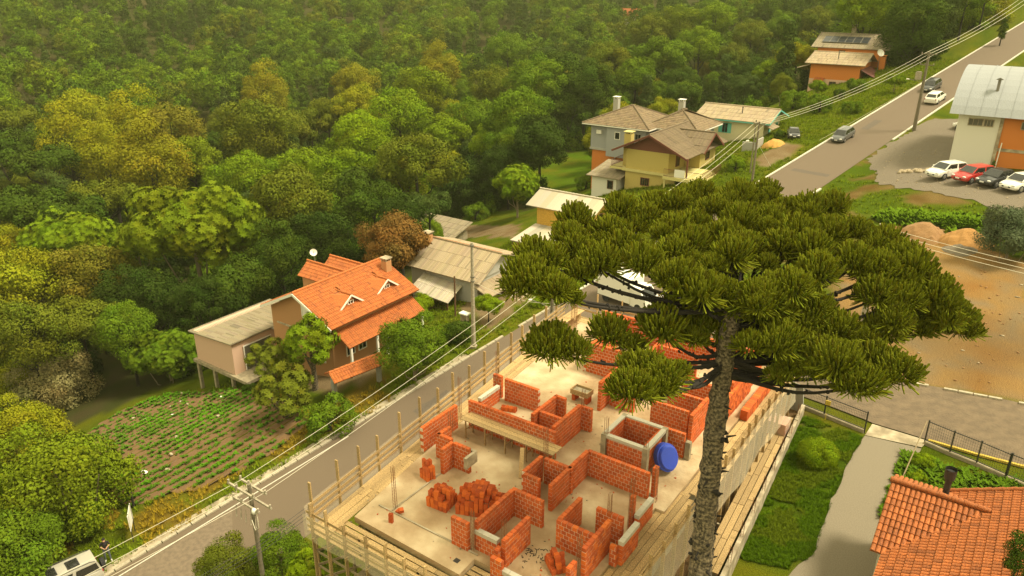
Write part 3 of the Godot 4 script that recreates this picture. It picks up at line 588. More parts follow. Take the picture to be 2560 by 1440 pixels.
	for w in list:
		var core := MB.new(); var L: float = w.b - w.a
		var nc: int = int(round(w.h / .2))
		var brick_rows: int = nc - (1 if w.top == 1 else 0)
		var hh := brick_rows * .2 - .045
		if w.ax == 0: core.span(Vector3(w.f - .084, SY, w.a + .03), Vector3(w.f + .084, SY + hh, w.b - .03))
		else: core.span(Vector3(w.a + .03, SY, w.f - .084), Vector3(w.b - .03, SY + hh, w.f + .084))
		var wn := part(b, "brick_wall", core, M.mortar)
		for r in brick_rows:
			var u: float = w.a - (.125 if r % 2 else 0.0)
			while u < w.b - .03:
				var a: float = maxf(u, w.a); var e: float = minf(u + .25, w.b)
				u += .25
				if e - a < .05: continue
				var ln := e - a - .026
				var y := SY + r * .2 + .095
				var jx := rng.randf_range(-.004, .004)
				var ce: Vector3; var sz: Vector3
				if w.ax == 0: ce = Vector3(w.f + jx, y, (a + e) * .5); sz = Vector3(.19, .174, ln)
				else: ce = Vector3((a + e) * .5, y, w.f + jx); sz = Vector3(ln, .174, .19)
				if single < 300:
					single += 1
					var o := MeshInstance3D.new(); o.name = "brick"; o.mesh = brick_mesh(sz); o.material_override = M["brick%d" % (rng.randi() % 4)]
					wn.add_child(o, true); o.position = ce - b.position
				else:
					var t := rng.randf_range(.72, 1.16); rest.col = Color(t, t * rng.randf_range(.9, 1.08), t)
					rest.box(ce, sz)
		if w.top == 1:
			var u: float = w.a
			while u < w.b - .05:
				var e: float = minf(u + .39, w.b)
				var bl := MB.new(); var y0 := SY + brick_rows * .2 + .002
				if w.ax == 0: bl.span(Vector3(w.f - .115, y0, u + .006), Vector3(w.f + .115, y0 + .19, e - .006))
				else: bl.span(Vector3(u + .006, y0, w.f - .115), Vector3(e - .006, y0 + .19, w.f + .115))
				part(wn, "lintel_block", bl, M.block)
				u += .39
	var st := part(b, "bricks", rest, M.brick); st.set_meta("kind", "stuff")
	# concrete frame of the small room
	var X0 := -14.35; var X1 := -12.15; var Z0 := -30.45; var Z1 := -28.35
	for p in [Vector2(X0, Z1), Vector2(X1, Z1), Vector2(X1, Z0), Vector2(X0, Z0)]:
		var co := MB.new(); co.span(Vector3(p.x - .13, SY, p.y - .13), Vector3(p.x + .13, SY + 1.66, p.y + .13)); part(b, "concrete_column", co, M.concrete_dark)
	for e in [[Vector3(X0 + .131, 0, Z1 - .115), Vector3(X1 - .131, 0, Z1 + .115)], [Vector3(X1 - .115, 0, Z0 + .131), Vector3(X1 + .115, 0, Z1 - .131)], [Vector3(X0 + .131, 0, Z0 - .115), Vector3(X1 - .131, 0, Z0 + .115)], [Vector3(X0 - .115, 0, Z0 + .131), Vector3(X0 + .115, 0, Z1 - .131)]]:
		var co := MB.new(); co.span(e[0] + Vector3(0, SY + 1.5, 0), e[1] + Vector3(0, SY + 1.665, 0)); part(b, "tie_beam", co, M.block)
	var pier := MB.new(); pier.span(Vector3(-11.2, SY, -31.1), Vector3(-10.95, SY + 1.0, -30.85)); part(b, "concrete_column", pier, M.concrete_dark)
	# grey block barbecue corner
	var bq := MB.new(); bq.span(Vector3(-19.05, SY + .6, -24.0), Vector3(-18.9, SY + 1.2, -23.3)); bq.span(Vector3(-19.9, SY + .6, -24.15), Vector3(-18.9, SY + 1.2, -24.01)); part(b, "block_corner", bq, M.concrete)
	# bundles of reinforcing bars rising from the columns
	for p in [[-20.30, -19.90, 2.2], [-15.75, -19.75, 2.0], [-14.35, -20.00, 2.0], [-10.85, -24.20, 3.0], [-10.95, -27.00, 1.9], [-16.75, -30.40, 2.3], [-14.25, -28.35, 2.6], [-16.20, -26.00, 2.5], [-22.30, -30.40, 2.9], [-22.50, -27.30, 2.6], [-21.40, -25.20, 2.0], [-11.35, -20.85, 2.2], [-11.50, -23.60, 2.3], [-11.60, -32.90, 2.2], [-12.20, -28.40, 2.1], [-23.30, -40.80, 2.8], [-22.40, -38.80, 2.8]]:
		var rb := MB.new(); var hgt: float = p[2]
		for d in [Vector2(-.07, -.06), Vector2(.07, -.06), Vector2(-.07, .06), Vector2(.07, .06)]:
			var q := Vector3(p[0] + d.x, SY, p[1] + d.y)
			rb.tube([q, q + Vector3(rng.randf_range(-.03, .03), hgt, rng.randf_range(-.03, .03))], [.011, .011], 4)
		var y := .2
		while y < minf(hgt, 1.9):
			for e in [[-1, -1, 1, -1], [1, -1, 1, 1], [1, 1, -1, 1], [-1, 1, -1, -1]]:
				rb.beam(Vector3(p[0] + e[0] * .07, SY + y, p[1] + e[1] * .06), Vector3(p[0] + e[2] * .07, SY + y, p[1] + e[3] * .06), .008, .008)
			y += .17
		part(b, "rebar_column", rb, M.rust)
	build_scaffold()
	site_clutter()

func plank(p: Node3D, a: Vector3, c: Vector3, w := .28, th := .03, called := "plank") -> void:
	var mb := MB.new(); mb.beam(a, c, w, th); part(p, called, mb, M["plank%d" % (rng.randi() % 4)])
func build_scaffold() -> void:
	var DY := SY - .16
	var rail_x := func(z: float) -> float: return -22.55 - (-17.0 - z) * .098
	var slab_x := func(z: float) -> float: return lerpf(-21.4, -22.1, clampf((-18.4 - z) / 5.0, 0, 1)) if z > -23.4 else lerpf(-22.1, -23.7, (-23.4 - z) / 18.6)
	# street side
	var t := thing("timber_scaffold", "timber scaffold deck with board railings and net along the street side of the slab", "scaffold", gp(-23.5, -29))
	for k in 5:
		var z := -17.0
		while z > -41.5:
			var L := rng.randf_range(2.6, 3.4)
			var z2 := maxf(z - L, -42.0)
			var f := (k + .5) / 5.0
			var xa := lerpf(rail_x.call(z) + .06, slab_x.call(z) - .04, f); var xb := lerpf(rail_x.call(z2) + .06, slab_x.call(z2) - .04, f)
			var wd: float = absf(slab_x.call(z) - rail_x.call(z)) / 5.0 - .03
			plank(t, Vector3(xa, DY + rng.randf_range(0, .012), z), Vector3(xb, DY + rng.randf_range(0, .012), z2 + .03), wd)
			z = z2
	var z := -17.2
	while z > -42.5:
		var x: float = rail_x.call(z)
		var ps := MB.new(); var top := SY + rng.randf_range(1.7, 2.15)
		ps.beam(Vector3(x - .05, gh(x, z), z), Vector3(x - .05 + rng.randf_range(-.05, .05), top, z), .06, .15)
		part(t, "post", ps, M["plank%d" % (rng.randi() % 4)])
		z -= rng.randf_range(1.35, 1.75)
	for h in [.3, .62, .95]:
		z = -17.0
		while z > -42:
			var z2 := maxf(z - 3.2, -42.2)
			var mb := MB.new(); mb.beam(Vector3(rail_x.call(z) + .02, SY + h, z), Vector3(rail_x.call(z2) + .02, SY + h + rng.randf_range(-.03, .03), z2), .025, .14); part(t, "rail", mb, M["plank%d" % (rng.randi() % 4)])
			z = z2 + .15
	var nt := MB.new()
	for i in 16:
		var za := -16.8 - i * 1.58; var zb := za - 1.58
		nt.quad(Vector3(rail_x.call(za) - .1 - .05 * sin(i * 1.7), SY - .4, za), Vector3(rail_x.call(zb) - .1 - .05 * sin(i * 1.7 + 1.7), SY - .4, zb), Vector3(rail_x.call(zb) - .11, SY + 1.0 + .04 * sin(i * 2.0 + 2), zb), Vector3(rail_x.call(za) - .11, SY + 1.0 + .04 * sin(i * 2.0), za))
	part(t, "safety_net", nt, M.net)
	# front, over the trees
	t = thing("timber_scaffold", "timber scaffold of tall leaning posts and gapped planks across the front of the slab", "scaffold", gp(-16, -17.5))
	for k in 5:
		var x := -22.6
		while x < -9.2:
			var x2 := minf(x + rng.randf_range(2.6, 3.6), -9.0)
			var zz := -18.2 + k * .29
			if x2 > -15.4 and k == 0: pass
			plank(t, Vector3(x, DY - .08 + rng.randf_range(0, .014), zz + .12), Vector3(x2 - .03, DY - .08 + rng.randf_range(0, .014), zz + .12), .23)
			x = x2
	for k in 3:
		plank(t, Vector3(-15.3, DY - .05, -18.5 - k * .3), Vector3(-11.0, DY - .05, -18.5 - k * .3), .22)
	var x := -22.2
	while x < -9.0:
		var ps := MB.new(); var top := SY + rng.randf_range(1.15, 1.6)
		ps.beam(Vector3(x - .1, gh(x, -16.75), -16.78), Vector3(x + rng.randf_range(-.06, .06), top, -16.78), .15, .06)
		part(t, "post", ps, M["plank%d" % (rng.randi() % 4)])
		var br := MB.new(); br.beam(Vector3(x + .1, SY - .45, -18.6), Vector3(x + .1, SY - .45, -16.6), .05, .14); part(t, "bracket", br, M.plank1)
		if int(x * 3) % 2 == 0:
			var p2 := MB.new(); p2.beam(Vector3(x + .5, gh(x, -18.4), -18.45), Vector3(x + .5, SY - .5, -18.45), .13, .08); part(t, "post", p2, M.plank_grey)
		x += rng.randf_range(.95, 1.2)
	for h in [.0, .36, .74]:
		x = -22.6
		while x < -9.2:
			var x2 := minf(x + 3.3, -9.0)
			var mb := MB.new(); mb.beam(Vector3(x, SY + h, -16.83), Vector3(x2, SY + h + rng.randf_range(-.03, .03), -16.83), .025, .13); part(t, "rail", mb, M["plank%d" % (rng.randi() % 4)])
			x = x2 - .12
	for h in [-1.3, -2.1, -2.9]:
		var mb := MB.new(); mb.beam(Vector3(-22.4, SY + h, -16.9), Vector3(-19.0, SY + h, -16.9), .03, .13); part(t, "rail", mb, M.plank_grey)
		var m2 := MB.new(); m2.beam(Vector3(-22.3, SY + h, -16.9), Vector3(-21.4, SY + h, -18.6), .03, .13); part(t, "brace", m2, M.plank_grey)
	nt = MB.new()
	for i in 9:
		var xa := -22.65 + i * 1.52; var xb := xa + 1.52
		nt.quad(Vector3(xa, SY - .55, -16.66 + .06 * sin(i * 2.1)), Vector3(xb, SY - .55, -16.66 + .06 * sin(i * 2.1 + 2.1)), Vector3(xb, SY + .72, -16.68), Vector3(xa, SY + .72, -16.68))
	part(t, "safety_net", nt, M.net)
	var lp := MB.new(); lp.span(Vector3(-21.2, SY - 3.0, -18.7), Vector3(-16.0, SY - 2.94, -17.3)); part(t, "lower_platform", lp, M.plank_grey)
	# garden side
	t = thing("timber_scaffold", "timber scaffold walkway with drooping white net facing the lawn beside the slab", "scaffold", gp(-9.7, -30))
	for k in 5:
		z = -19.3
		while z > -41.5:
			var z2 := maxf(z - rng.randf_range(2.6, 3.6), -42.0)
			var x0 := -10.72 if z > -26.6 else -10.26
			var n := 5.0 if z > -26.6 else 4.0
			if k < n: plank(t, Vector3(x0 + .14 + k * .29, DY + rng.randf_range(0, .014), z), Vector3(x0 + .14 + k * .29, DY + rng.randf_range(0, .014), z2 + .03), .265)
			z = z2
	z = -19.4
	while z > -42.3:
		var ps := MB.new(); var top := SY + rng.randf_range(.75, 1.1)
		ps.beam(Vector3(-9.12, gh(-9.1, z), z), Vector3(-9.12 + rng.randf_range(-.04, .04), top, z), .06, .15)
		part(t, "post", ps, M["plank%d" % (rng.randi() % 4)])
		z -= rng.randf_range(1.0, 1.3)
	for h in [.18, .52]:
		z = -19.0
		while z > -42:
			var z2 := maxf(z - 3.2, -42.2)
			var mb := MB.new(); mb.beam(Vector3(-9.18, SY + h, z), Vector3(-9.18, SY + h + rng.randf_range(-.03, .03), z2), .025, .12); part(t, "rail", mb, M["plank%d" % (rng.randi() % 4)])
			z = z2 + .1
	nt = MB.new()
	for i in 15:
		var za := -19.0 - i * 1.56; var zb := za - 1.56
		for j in 4:
			var f0 := j / 4.0; var f1 := (j + 1) / 4.0
			var p := func(zz: float, f: float, ii: int) -> Vector3: return Vector3(-9.0 + .10 * sin(ii * 1.9 + f * 3) * f + .14 * f, SY + .62 - f * 2.15 + .07 * sin(ii * 1.3), zz)
			nt.quad(p.call(za, f1, i), p.call(zb, f1, i + 1), p.call(zb, f0, i + 1), p.call(za, f0, i))
	part(t, "safety_net", nt, M.net)
	# far end
	t = thing("timber_scaffold", "low timber scaffold with thin board rails across the far end of the slab", "scaffold", gp(-16, -42.6))
	for k in 4: plank(t, Vector3(-25, DY, -42.2 - k * .29), Vector3(-9.2, DY, -42.2 - k * .29), .265)
	x = -25.0
	while x < -8.8:
		var ps := MB.new(); ps.beam(Vector3(x, gh(x, -43.4), -43.4), Vector3(x, SY + 1.7, -43.4), .12, .06); part(t, "post", ps, M["plank%d" % (rng.randi() % 4)])
		x += 1.9
	for h in [.3, .62, .95]:
		var mb := MB.new(); mb.beam(Vector3(-25.1, SY + h, -43.34), Vector3(-8.9, SY + h, -43.34), .025, .12); part(t, "rail", mb, M.plank0)

func site_clutter() -> void:
	# stacks of hollow bricks standing on end
	var heaps: Array = [
		[Vector3(-17.15, SY, -22.1), 9, 9, 5, .35, "hollow red brick in the big stepped heap on the slab", "bricks in the big heap"],
		[Vector3(-18.75, SY, -21.3), 5, 6, 4, .1, "hollow red brick in the square stack beside the big heap", "bricks in the square stack"],
		[Vector3(-20.55, SY, -22.4), 3, 3, 4, -.2, "hollow red brick in the narrow stack near the street-side wall", "bricks in the narrow stack"],
		[Vector3(-12.45, SY, -20.9), 3, 6, 3, .9, "hollow red brick in the stack left inside the front room", "bricks in the front room stack"],
		[Vector3(-20.9, SY, -29.6), 4, 2, 1, .3, "hollow red brick lying inside the back room by the street", "bricks in the back room"],
		[Vector3(-13.0, SY, -37.4), 6, 5, 4, 0.0, "hollow red brick in the block stacked at the far end of the slab", "bricks at the far end of the slab"]]
	for h in heaps:
		var bs := Basis(Vector3.UP, h[4]); var lv: Array = []
		for i in h[1]:
			var row: Array = []
			for j in h[2]:
				var ex: float = absf(i - (h[1] - 1) * .5) / h[1] + absf(j - (h[2] - 1) * .5) / h[2]
				row.append(int(clampf(round(h[3] * (1.25 - ex * 1.0) + rng.randf_range(-.7, .6)), 1, h[3])))
			lv.append(row)
		for i in h[1]:
			for j in h[2]:
				for l in lv[i][j]:
					# bricks wholly buried in the heap cannot be seen and are left out
					if l < lv[i][j] - 1 and i > 0 and j > 0 and i < h[1] - 1 and j < h[2] - 1 and mini(mini(lv[i - 1][j], lv[i + 1][j]), mini(lv[i][j - 1], lv[i][j + 1])) > l: continue
					var p: Vector3 = h[0] + bs * Vector3((i - (h[1] - 1) * .5) * .218 + rng.randf_range(-.012, .012), 0, (j - (h[2] - 1) * .5) * .158 + rng.randf_range(-.008, .008))
					p.y = SY + l * .242
					loose(p, h[4] + rng.randf_range(-.09, .09), false, h[5], h[6])
	loose(Vector3(-19.75, SY, -19.05), .3, false, "two stacked hollow bricks alone near the slab's street corner", "pair of bricks alone on the slab corner"); loose(Vector3(-19.73, SY + .242, -19.04), .42, false, "two stacked hollow bricks alone near the slab's street corner", "pair of bricks alone on the slab corner")
	loose(Vector3(-19.95, SY, -19.85), .1, true, "hollow brick leaning at the foot of the tall corner rebar", ""); loose(Vector3(-19.85, SY + .14, -19.8), .9, true, "hollow brick lying on another beside the tall corner rebar", "")
	# long brick stacks by the garden side
	for k in [[-10.95, -39.4, -35.6, 7, "long tight stack of red bricks beside the garden-side walkway"], [-10.08, -42.0, -36.3, 3, "low row of red bricks on the garden-side walkway planks"]]:
		var t := thing("brick_stack", k[4], "brick stack", Vector3(k[0], SY, (k[1] + k[2]) * .5))
		var z: float = k[1]
		while z < k[2]:
			for l in k[3]:
				var mb := MB.new(); mb.box(Vector3(k[0] + rng.randf_range(-.015, .015), SY - .1 + l * .2 + .095 if k[3] < 4 else SY + l * .2 + .095, z + .12), Vector3(.38, .19, .225))
				part(t, "brick", mb, M["brick%d" % (rng.randi() % 4)])
			z += .24
	# trestle platform of planks inside
	var tr := thing("trestle_platform", "long plank platform on timber trestles against the tall inner wall", "platform", Vector3(-18.6, SY, -26.5))
	for k in 3: plank(tr, Vector3(-21.5, SY + 1.0 + .004 * k, -26.85 + k * .29), Vector3(-15.9, SY + 1.0, -26.85 + k * .29), .27, .035)
	for i in 5:
		for s in [0, 1]:
			var mb := MB.new(); mb.beam(Vector3(-21.2 + i * 1.25, SY, -26.75 + s * .6), Vector3(-21.2 + i * 1.25, SY + .97, -26.75 + s * .6), .08, .05); part(tr, "leg", mb, M.plank1)
		var cb := MB.new(); cb.beam(Vector3(-21.2 + i * 1.25, SY + .5, -26.8), Vector3(-21.2 + i * 1.25, SY + .5, -26.1), .03, .08); part(tr, "crossbar", cb, M.plank1)
	var lean := MB.new(); lean.beam(Vector3(-16.9, SY + .02, -24.9), Vector3(-17.5, SY + .95, -25.9), .2, .03); solo("loose_board", "short board leaning against the trestle platform", "board", lean, M.plank0, Vector3(-16.9, SY, -24.9))
	var be := thing("trestle_platform", "short wooden plank bench at the far street corner of the slab", "platform", Vector3(-23.9, SY, -41.2))
	for k in 3: plank(be, Vector3(-24.15 + k * .25, SY + .75, -40.0), Vector3(-24.15 + k * .25, SY + .75, -42.4), .23, .035)
	for i in 3:
		var mb := MB.new(); mb.beam(Vector3(-23.9, SY, -40.2 - i), Vector3(-23.9, SY + .72, -40.2 - i), .6, .06); part(be, "leg", mb, M.plank1)
	var mx := thing("mortar_trough", "wooden mortar mixing box raised on low brick supports", "trough", Vector3(-18.2, SY, -32.9))
	for e in [[Vector3(-18.75, .45, -33.2), Vector3(-17.65, .75, -33.15)], [Vector3(-18.75, .45, -32.55), Vector3(-17.65, .75, -32.5)], [Vector3(-18.75, .45, -33.149), Vector3(-18.7, .75, -32.551)], [Vector3(-17.7, .45, -33.149), Vector3(-17.65, .75, -32.551)], [Vector3(-18.699, .45, -33.149), Vector3(-17.701, .5, -32.551)]]:
		var mb := MB.new(); mb.span(e[0] + Vector3(0, SY, 0), e[1] + Vector3(0, SY, 0)); part(mx, "board", mb, M.plank1)
	for s in [-18.6, -17.8]:
		var mb := MB.new(); mb.span(Vector3(s - .1, SY, -33.1), Vector3(s + .1, SY + .448, -32.6)); part(mx, "brick_support", mb, M.brick1)
	var mo := MB.new(); mo.span(Vector3(-18.69, SY + .502, -33.14), Vector3(-17.71, SY + .62, -32.56)); part(mx, "wet_mortar", mo, M.concrete_dark)
	# stacked blue oval tubs leaning on the wall
	var tb := thing("blue_tub", "nested blue plastic oval tubs tipped on their side against the small concrete-framed room", "tub", Vector3(-11.55, SY, -29.5))
	for k in 4:
		var mb := MB.new(); var ring: Array = []; var prof: Array = [[.60, 0.0], [.60, .05], [.54, .07], [.50, .24], [.46, .28], [0.0, .29]]
		var fwd := Vector3(.72, .42, .55).normalized(); var rt := Vector3.UP.cross(fwd).normalized(); var up := fwd.cross(rt)
		var o := Vector3(-11.75, SY + .66, -29.6) + fwd * (k * .115)
		for pr in prof:
			var row: Array = []
			for i in 22:
				var a := TAU * i / 22
				row.append(o + rt * cos(a) * pr[0] * .92 + up * sin(a) * pr[0] * 1.15 + fwd * pr[1])
			ring.append(row)
		for j in prof.size() - 1:
			for i in 22:
				var i2 := (i + 1) % 22
				mb.quad(ring[j][i], ring[j][i2], ring[j + 1][i2], ring[j + 1][i])
		part(tb, "tub", mb, M.blue)
	# garden-side trench, wall and pallet
	var pw := thing("boundary_wall", "pale concrete boundary wall with rebar stubs between building site and lawn", "wall", gp(-8, -35))
	var a := Vector3(-7.35, 0, -25.5); var c := Vector3(-8.62, 0, -43.6)
	for i in 9:
		var p := a.lerp(c, i / 9.0); var q := a.lerp(c, (i + 1) / 9.0)
		var y0 := gh(p.x, p.z) - .6; var y1 := maxf(gh(p.x, p.z) + .75, 10.2)
		var mb := MB.new(); mb.beam(Vector3(p.x, (y0 + y1) * .5, p.z), Vector3(q.x, (y0 + y1) * .5, q.z + .012), .2, y1 - y0); part(pw, "wall_panel", mb, M.concrete)
		var rb := MB.new()
		for d in [-.06, .06]: rb.tube([Vector3(p.x + d, y1, p.z - .3), Vector3(p.x + d, y1 + .9, p.z - .32)], [.012, .012], 4)
		for e in 5: rb.beam(Vector3(p.x - .06, y1 + .12 + e * .16, p.z - .31), Vector3(p.x + .06, y1 + .12 + e * .16, p.z - .31), .01, .01)
		part(pw, "rebar_stub", rb, M.rust)
	var tp := thing("board_walkway", "loose planks laid over the foundation trench beside the boundary wall", "planks", gp(-8.4, -34))
	for k in 3:
		var z := -27.0
		while z > -39.0:
			var z2 := z - rng.randf_range(2.4, 3.4)
			var xo := func(zz: float) -> float: return -7.35 - (-25.5 - zz) * .0702 - .38 - k * .31
			plank(tp, Vector3(xo.call(z), 10.02 + .01 * k, z), Vector3(xo.call(z2), 10.02 + .012 * k, z2 + .04), .28, .04)
			z = z2
	for i in 8:
		var z := -27.5 - i * 1.45
		var mb := MB.new(); mb.span(Vector3(-9.05, 8.6, z), Vector3(-7.7 + (z + 25.5) * .0702, 9.9, z - .1)); part(tp, "trench_divider", mb, M.concrete_dark)
	var pl := thing("brick_pallet", "shrink-wrapped cube of red bricks on a wooden pallet by the boundary wall", "brick pallet", gp(-9.15, -40.3))
	var gy := gh(-9.15, -40.3)
	for s in [-.45, 0, .45]:
		var mb := MB.new(); mb.span(Vector3(-9.15 + s - .05, gy, -40.85), Vector3(-9.15 + s + .05, gy + .12, -39.75)); part(pl, "pallet_bearer", mb, M.plank1)
	for i in 5:
		for j in 5:
			for l in 6:
				if l < 5 and i > 0 and i < 4 and j > 0 and j < 4: continue
				var mb := MB.new(); mb.box(Vector3(-9.15 + (i - 2) * .205, gy + .125 + l * .2 + .095, -40.3 + (j - 2) * .205), Vector3(.2, .19, .2)); part(pl, "brick", mb, M["brick%d" % (rng.randi() % 4)])
	var wr := MB.new(); wr.span(Vector3(-9.69, gy + .5, -40.84), Vector3(-8.61, gy + 1.335, -39.76)); part(pl, "plastic_wrap", wr, M.plastic_wrap)
	# broken brick and mortar crumbs swept about the slab
	var sh := MB.new(); sh.box(Vector3(0, .4, 0), Vector3(1, .8, .7), Basis(Vector3(.3, 1, .2).normalized(), .6))
	var xf: Array = []; var xg: Array = []
	for i in 1500:
		var p := Vector3(rng.randf_range(-21.8, -10.9), SY + .001, rng.randf_range(-41, -18.8))
		if patch_noise.get_noise_2d(p.x * 14, p.z * 14) < -.02: continue
		var k := pow(rng.randf(), 3.0) * .07 + .012
		(xf if rng.randf() < .5 else xg).append(Transform3D(Basis(Vector3.UP, rng.randf() * TAU).scaled(Vector3(k, k * .6, k)), p))
	scatter("brick_crumbs", "small broken brick crumbs on the slab floor", "rubble", sh.mesh(), M.brick1, xf)
	scatter("mortar_crumbs", "small grey mortar crumbs on the slab floor", "rubble", sh.mesh(), M.concrete_dark, xg)
	# dry leaves and twigs on the slab
	var tw := MB.new()
	for i in 60:
		var p := Vector3(-13.5 + rng.randfn(0, .45), SY + .008, -20.9 + rng.randfn(0, .4))
		var d := Vector3(rng.randf_range(-1, 1), 0, rng.randf_range(-1, 1)).normalized() * rng.randf_range(.04, .16)
		tw.beam(p, p + d, .03, .012)
	var lit := MeshInstance3D.new(); lit.name = numbered("twig_litter"); lit.mesh = tw.mesh(); lit.material_override = M.bark_dark; add_child(lit)
	meta(lit, "dark dry twigs and leaf scraps on the slab floor", "litter"); lit.set_meta("kind", "stuff")

# ---------- roofs ----------
const STYLES := {"roman": [.22, .38, .065, .03, 4], "flat": [.32, .42, .018, .035, 2], "wave": [.19, 1.35, .045, .02, 4], "wide": [.9, 4.0, .02, .01, 2]}
func roof(p: Node3D, called: String, pts: Array, m: Material, style: String, label := "") -> MeshInstance3D:
	# pts: planar outline, pts[0]->pts[1] runs along the eave; laid with tiles or corrugated sheets
	var S: Array = STYLES[style]
	var u: Vector3 = (pts[1] - pts[0]).normalized()
	var nn: Vector3 = Vector3.ZERO
	for i in range(1, pts.size() - 1): nn += (pts[i] - pts[0]).cross(pts[i + 1] - pts[0])
	nn = nn.normalized()
	if nn.y < 0: nn = -nn
	var vv := nn.cross(u).normalized()
	if vv.y < 0: vv = -vv
	var pg := PackedVector2Array()
	var lo := Vector2(1e9, 1e9); var hi := -lo
	for q in pts:
		var d := Vector2((q - pts[0]).dot(u), (q - pts[0]).dot(vv)); pg.append(d)
		lo = Vector2(minf(lo.x, d.x), minf(lo.y, d.y)); hi = Vector2(maxf(hi.x, d.x), maxf(hi.y, d.y))
	var mb := MB.new()
	mb.prism(pts, -nn * .07)
	var nc := maxi(1, int(round((hi.x - lo.x) / S[0]))); var nr := maxi(1, int(round((hi.y - lo.y) / S[1])))
	var cw := (hi.x - lo.x) / nc; var rh := (hi.y - lo.y) / nr
	var sub: int = S[4]
	for j in nr:
		for i in nc:
			if not Geometry2D.is_point_in_polygon(Vector2(lo.x + (i + .5) * cw, lo.y + (j + .5) * rh), pg): continue
			var t := rng.randf_range(.78, 1.1); mb.col = Color(t, t * rng.randf_range(.94, 1.03), t * rng.randf_range(.9, 1.05))
			if rng.randf() < .06: mb.col = mb.col * .72
			for k in sub:
				var q: Array = []
				for e in [[k, 0], [k + 1, 0], [k + 1, 1], [k, 1]]:
					var a: float = float(e[0]) / sub
					var h: float = S[2] * (1.0 - cos(a * TAU)) * .5 + S[3] * (1 - e[1]) + .012
					q.append(pts[0] + u * (lo.x + (i + a) * cw) + vv * (lo.y + (j + e[1]) * rh) + nn * h)
				if (q[1] - q[0]).cross(q[3] - q[0]).dot(nn) > 0:
					mb.quad(q[0], q[1], q[2], q[3]); mb.quad(q[0] - nn * (S[3] + .02), q[1] - nn * (S[3] + .02), q[1], q[0])
				else:
					mb.quad(q[3], q[2], q[1], q[0]); mb.quad(q[0], q[1], q[1] - nn * (S[3] + .02), q[0] - nn * (S[3] + .02))
	return part(p, called, mb, m, label)
func cap(p: Node3D, a: Vector3, b: Vector3, m: Material, r := .11, called := "ridge_cap") -> void:
	var mb := MB.new(); var n := maxi(1, int(a.distance_to(b) / .45))
	for i in n:
		var q := a.lerp(b, float(i) / n); var e := a.lerp(b, (i + 1.0) / n)
		mb.tube([q + Vector3.UP * .03, e + Vector3.UP * .01], [r * 1.08, r * .92], 7)
	part(p, called, mb, m)
func gable(p: Node3D, x0: float, x1: float, z0: float, z1: float, ey: float, ry: float, along_x: bool, m: Material, style: String, ridge := NAN, ey2 := NAN) -> void:
	if is_nan(ey2): ey2 = ey
	if along_x:
		var rz := (z0 + z1) * .5 if is_nan(ridge) else ridge
		roof(p, "roof", [Vector3(x0, ey, z1), Vector3(x1, ey, z1), Vector3(x1, ry, rz), Vector3(x0, ry, rz)], m, style)
		roof(p, "roof", [Vector3(x1, ey2, z0), Vector3(x0, ey2, z0), Vector3(x0, ry, rz), Vector3(x1, ry, rz)], m, style)
		cap(p, Vector3(x0, ry + .05, rz), Vector3(x1, ry + .05, rz), m)
	else:
		var rx := (x0 + x1) * .5 if is_nan(ridge) else ridge
		roof(p, "roof", [Vector3(x1, ey, z1), Vector3(x1, ey, z0), Vector3(rx, ry, z0), Vector3(rx, ry, z1)], m, style)
		roof(p, "roof", [Vector3(x0, ey2, z0), Vector3(x0, ey2, z1), Vector3(rx, ry, z1), Vector3(rx, ry, z0)], m, style)
		cap(p, Vector3(rx, ry + .05, z0), Vector3(rx, ry + .05, z1), m)
func wall(p: Node3D, a: Vector3, b: Vector3, m: Material, called := "wall", label := "") -> MeshInstance3D:
	var mb := MB.new(); mb.span(a, b); return part(p, called, mb, m, label)
func tri_wall(p: Node3D, pts: Array, d: Vector3, m: Material, called := "gable_wall") -> void:
	var mb := MB.new(); mb.prism(pts, d); part(p, called, mb, m)
func window(p: Node3D, c: Vector3, w: float, h: float, nrm: Vector3, fm: Material, bars := 1, gm: Material = null, called := "window") -> Node3D:
	var sx := Vector3(absf(nrm.z), 0, absf(nrm.x))
	var fr := MB.new(); var t := .08
	for s in [-1, 1]:
		fr.box(c + sx * s * (w * .5 - t * .5) + nrm * .03, sx * t + Vector3.UP * h + nrm.abs() * .10)
		fr.box(c + Vector3.UP * s * (h * .5 - t * .5) + nrm * .028, sx * (w - .002) + Vector3.UP * t + nrm.abs() * .09)
	for i in bars: fr.box(c + sx * (w * ((i + 1.0) / (bars + 1) - .5)) + nrm * .02, sx * .04 + Vector3.UP * (h - .1) + nrm.abs() * .06)
	var o := part(p, called, fr, fm)
	var gl := MB.new(); gl.box(c + nrm * .012, sx * (w - .08) + Vector3.UP * (h - .08) + nrm.abs() * .03); part(o, "pane", gl, gm if gm else M.glass)
	return o
func chimney(p: Node3D, c: Vector3, w: float, y0: float, y1: float, m: Material, capm: Material) -> void:
	var mb := MB.new(); mb.span(Vector3(c.x - w, y0, c.z - w), Vector3(c.x + w, y1, c.z + w)); var o := part(p, "chimney", mb, m)
	var cm := MB.new()
	for s in [[-1, -1], [1, -1], [1, 1], [-1, 1]]: cm.box(Vector3(c.x + s[0] * w * .8, y1 + .12, c.z + s[1] * w * .8), Vector3(.1, .24, .1))
	cm.box(Vector3(c.x, y1 + .28, c.z), Vector3(w * 2.5, .09, w * 2.5)); part(o, "chimney_cap", cm, capm)
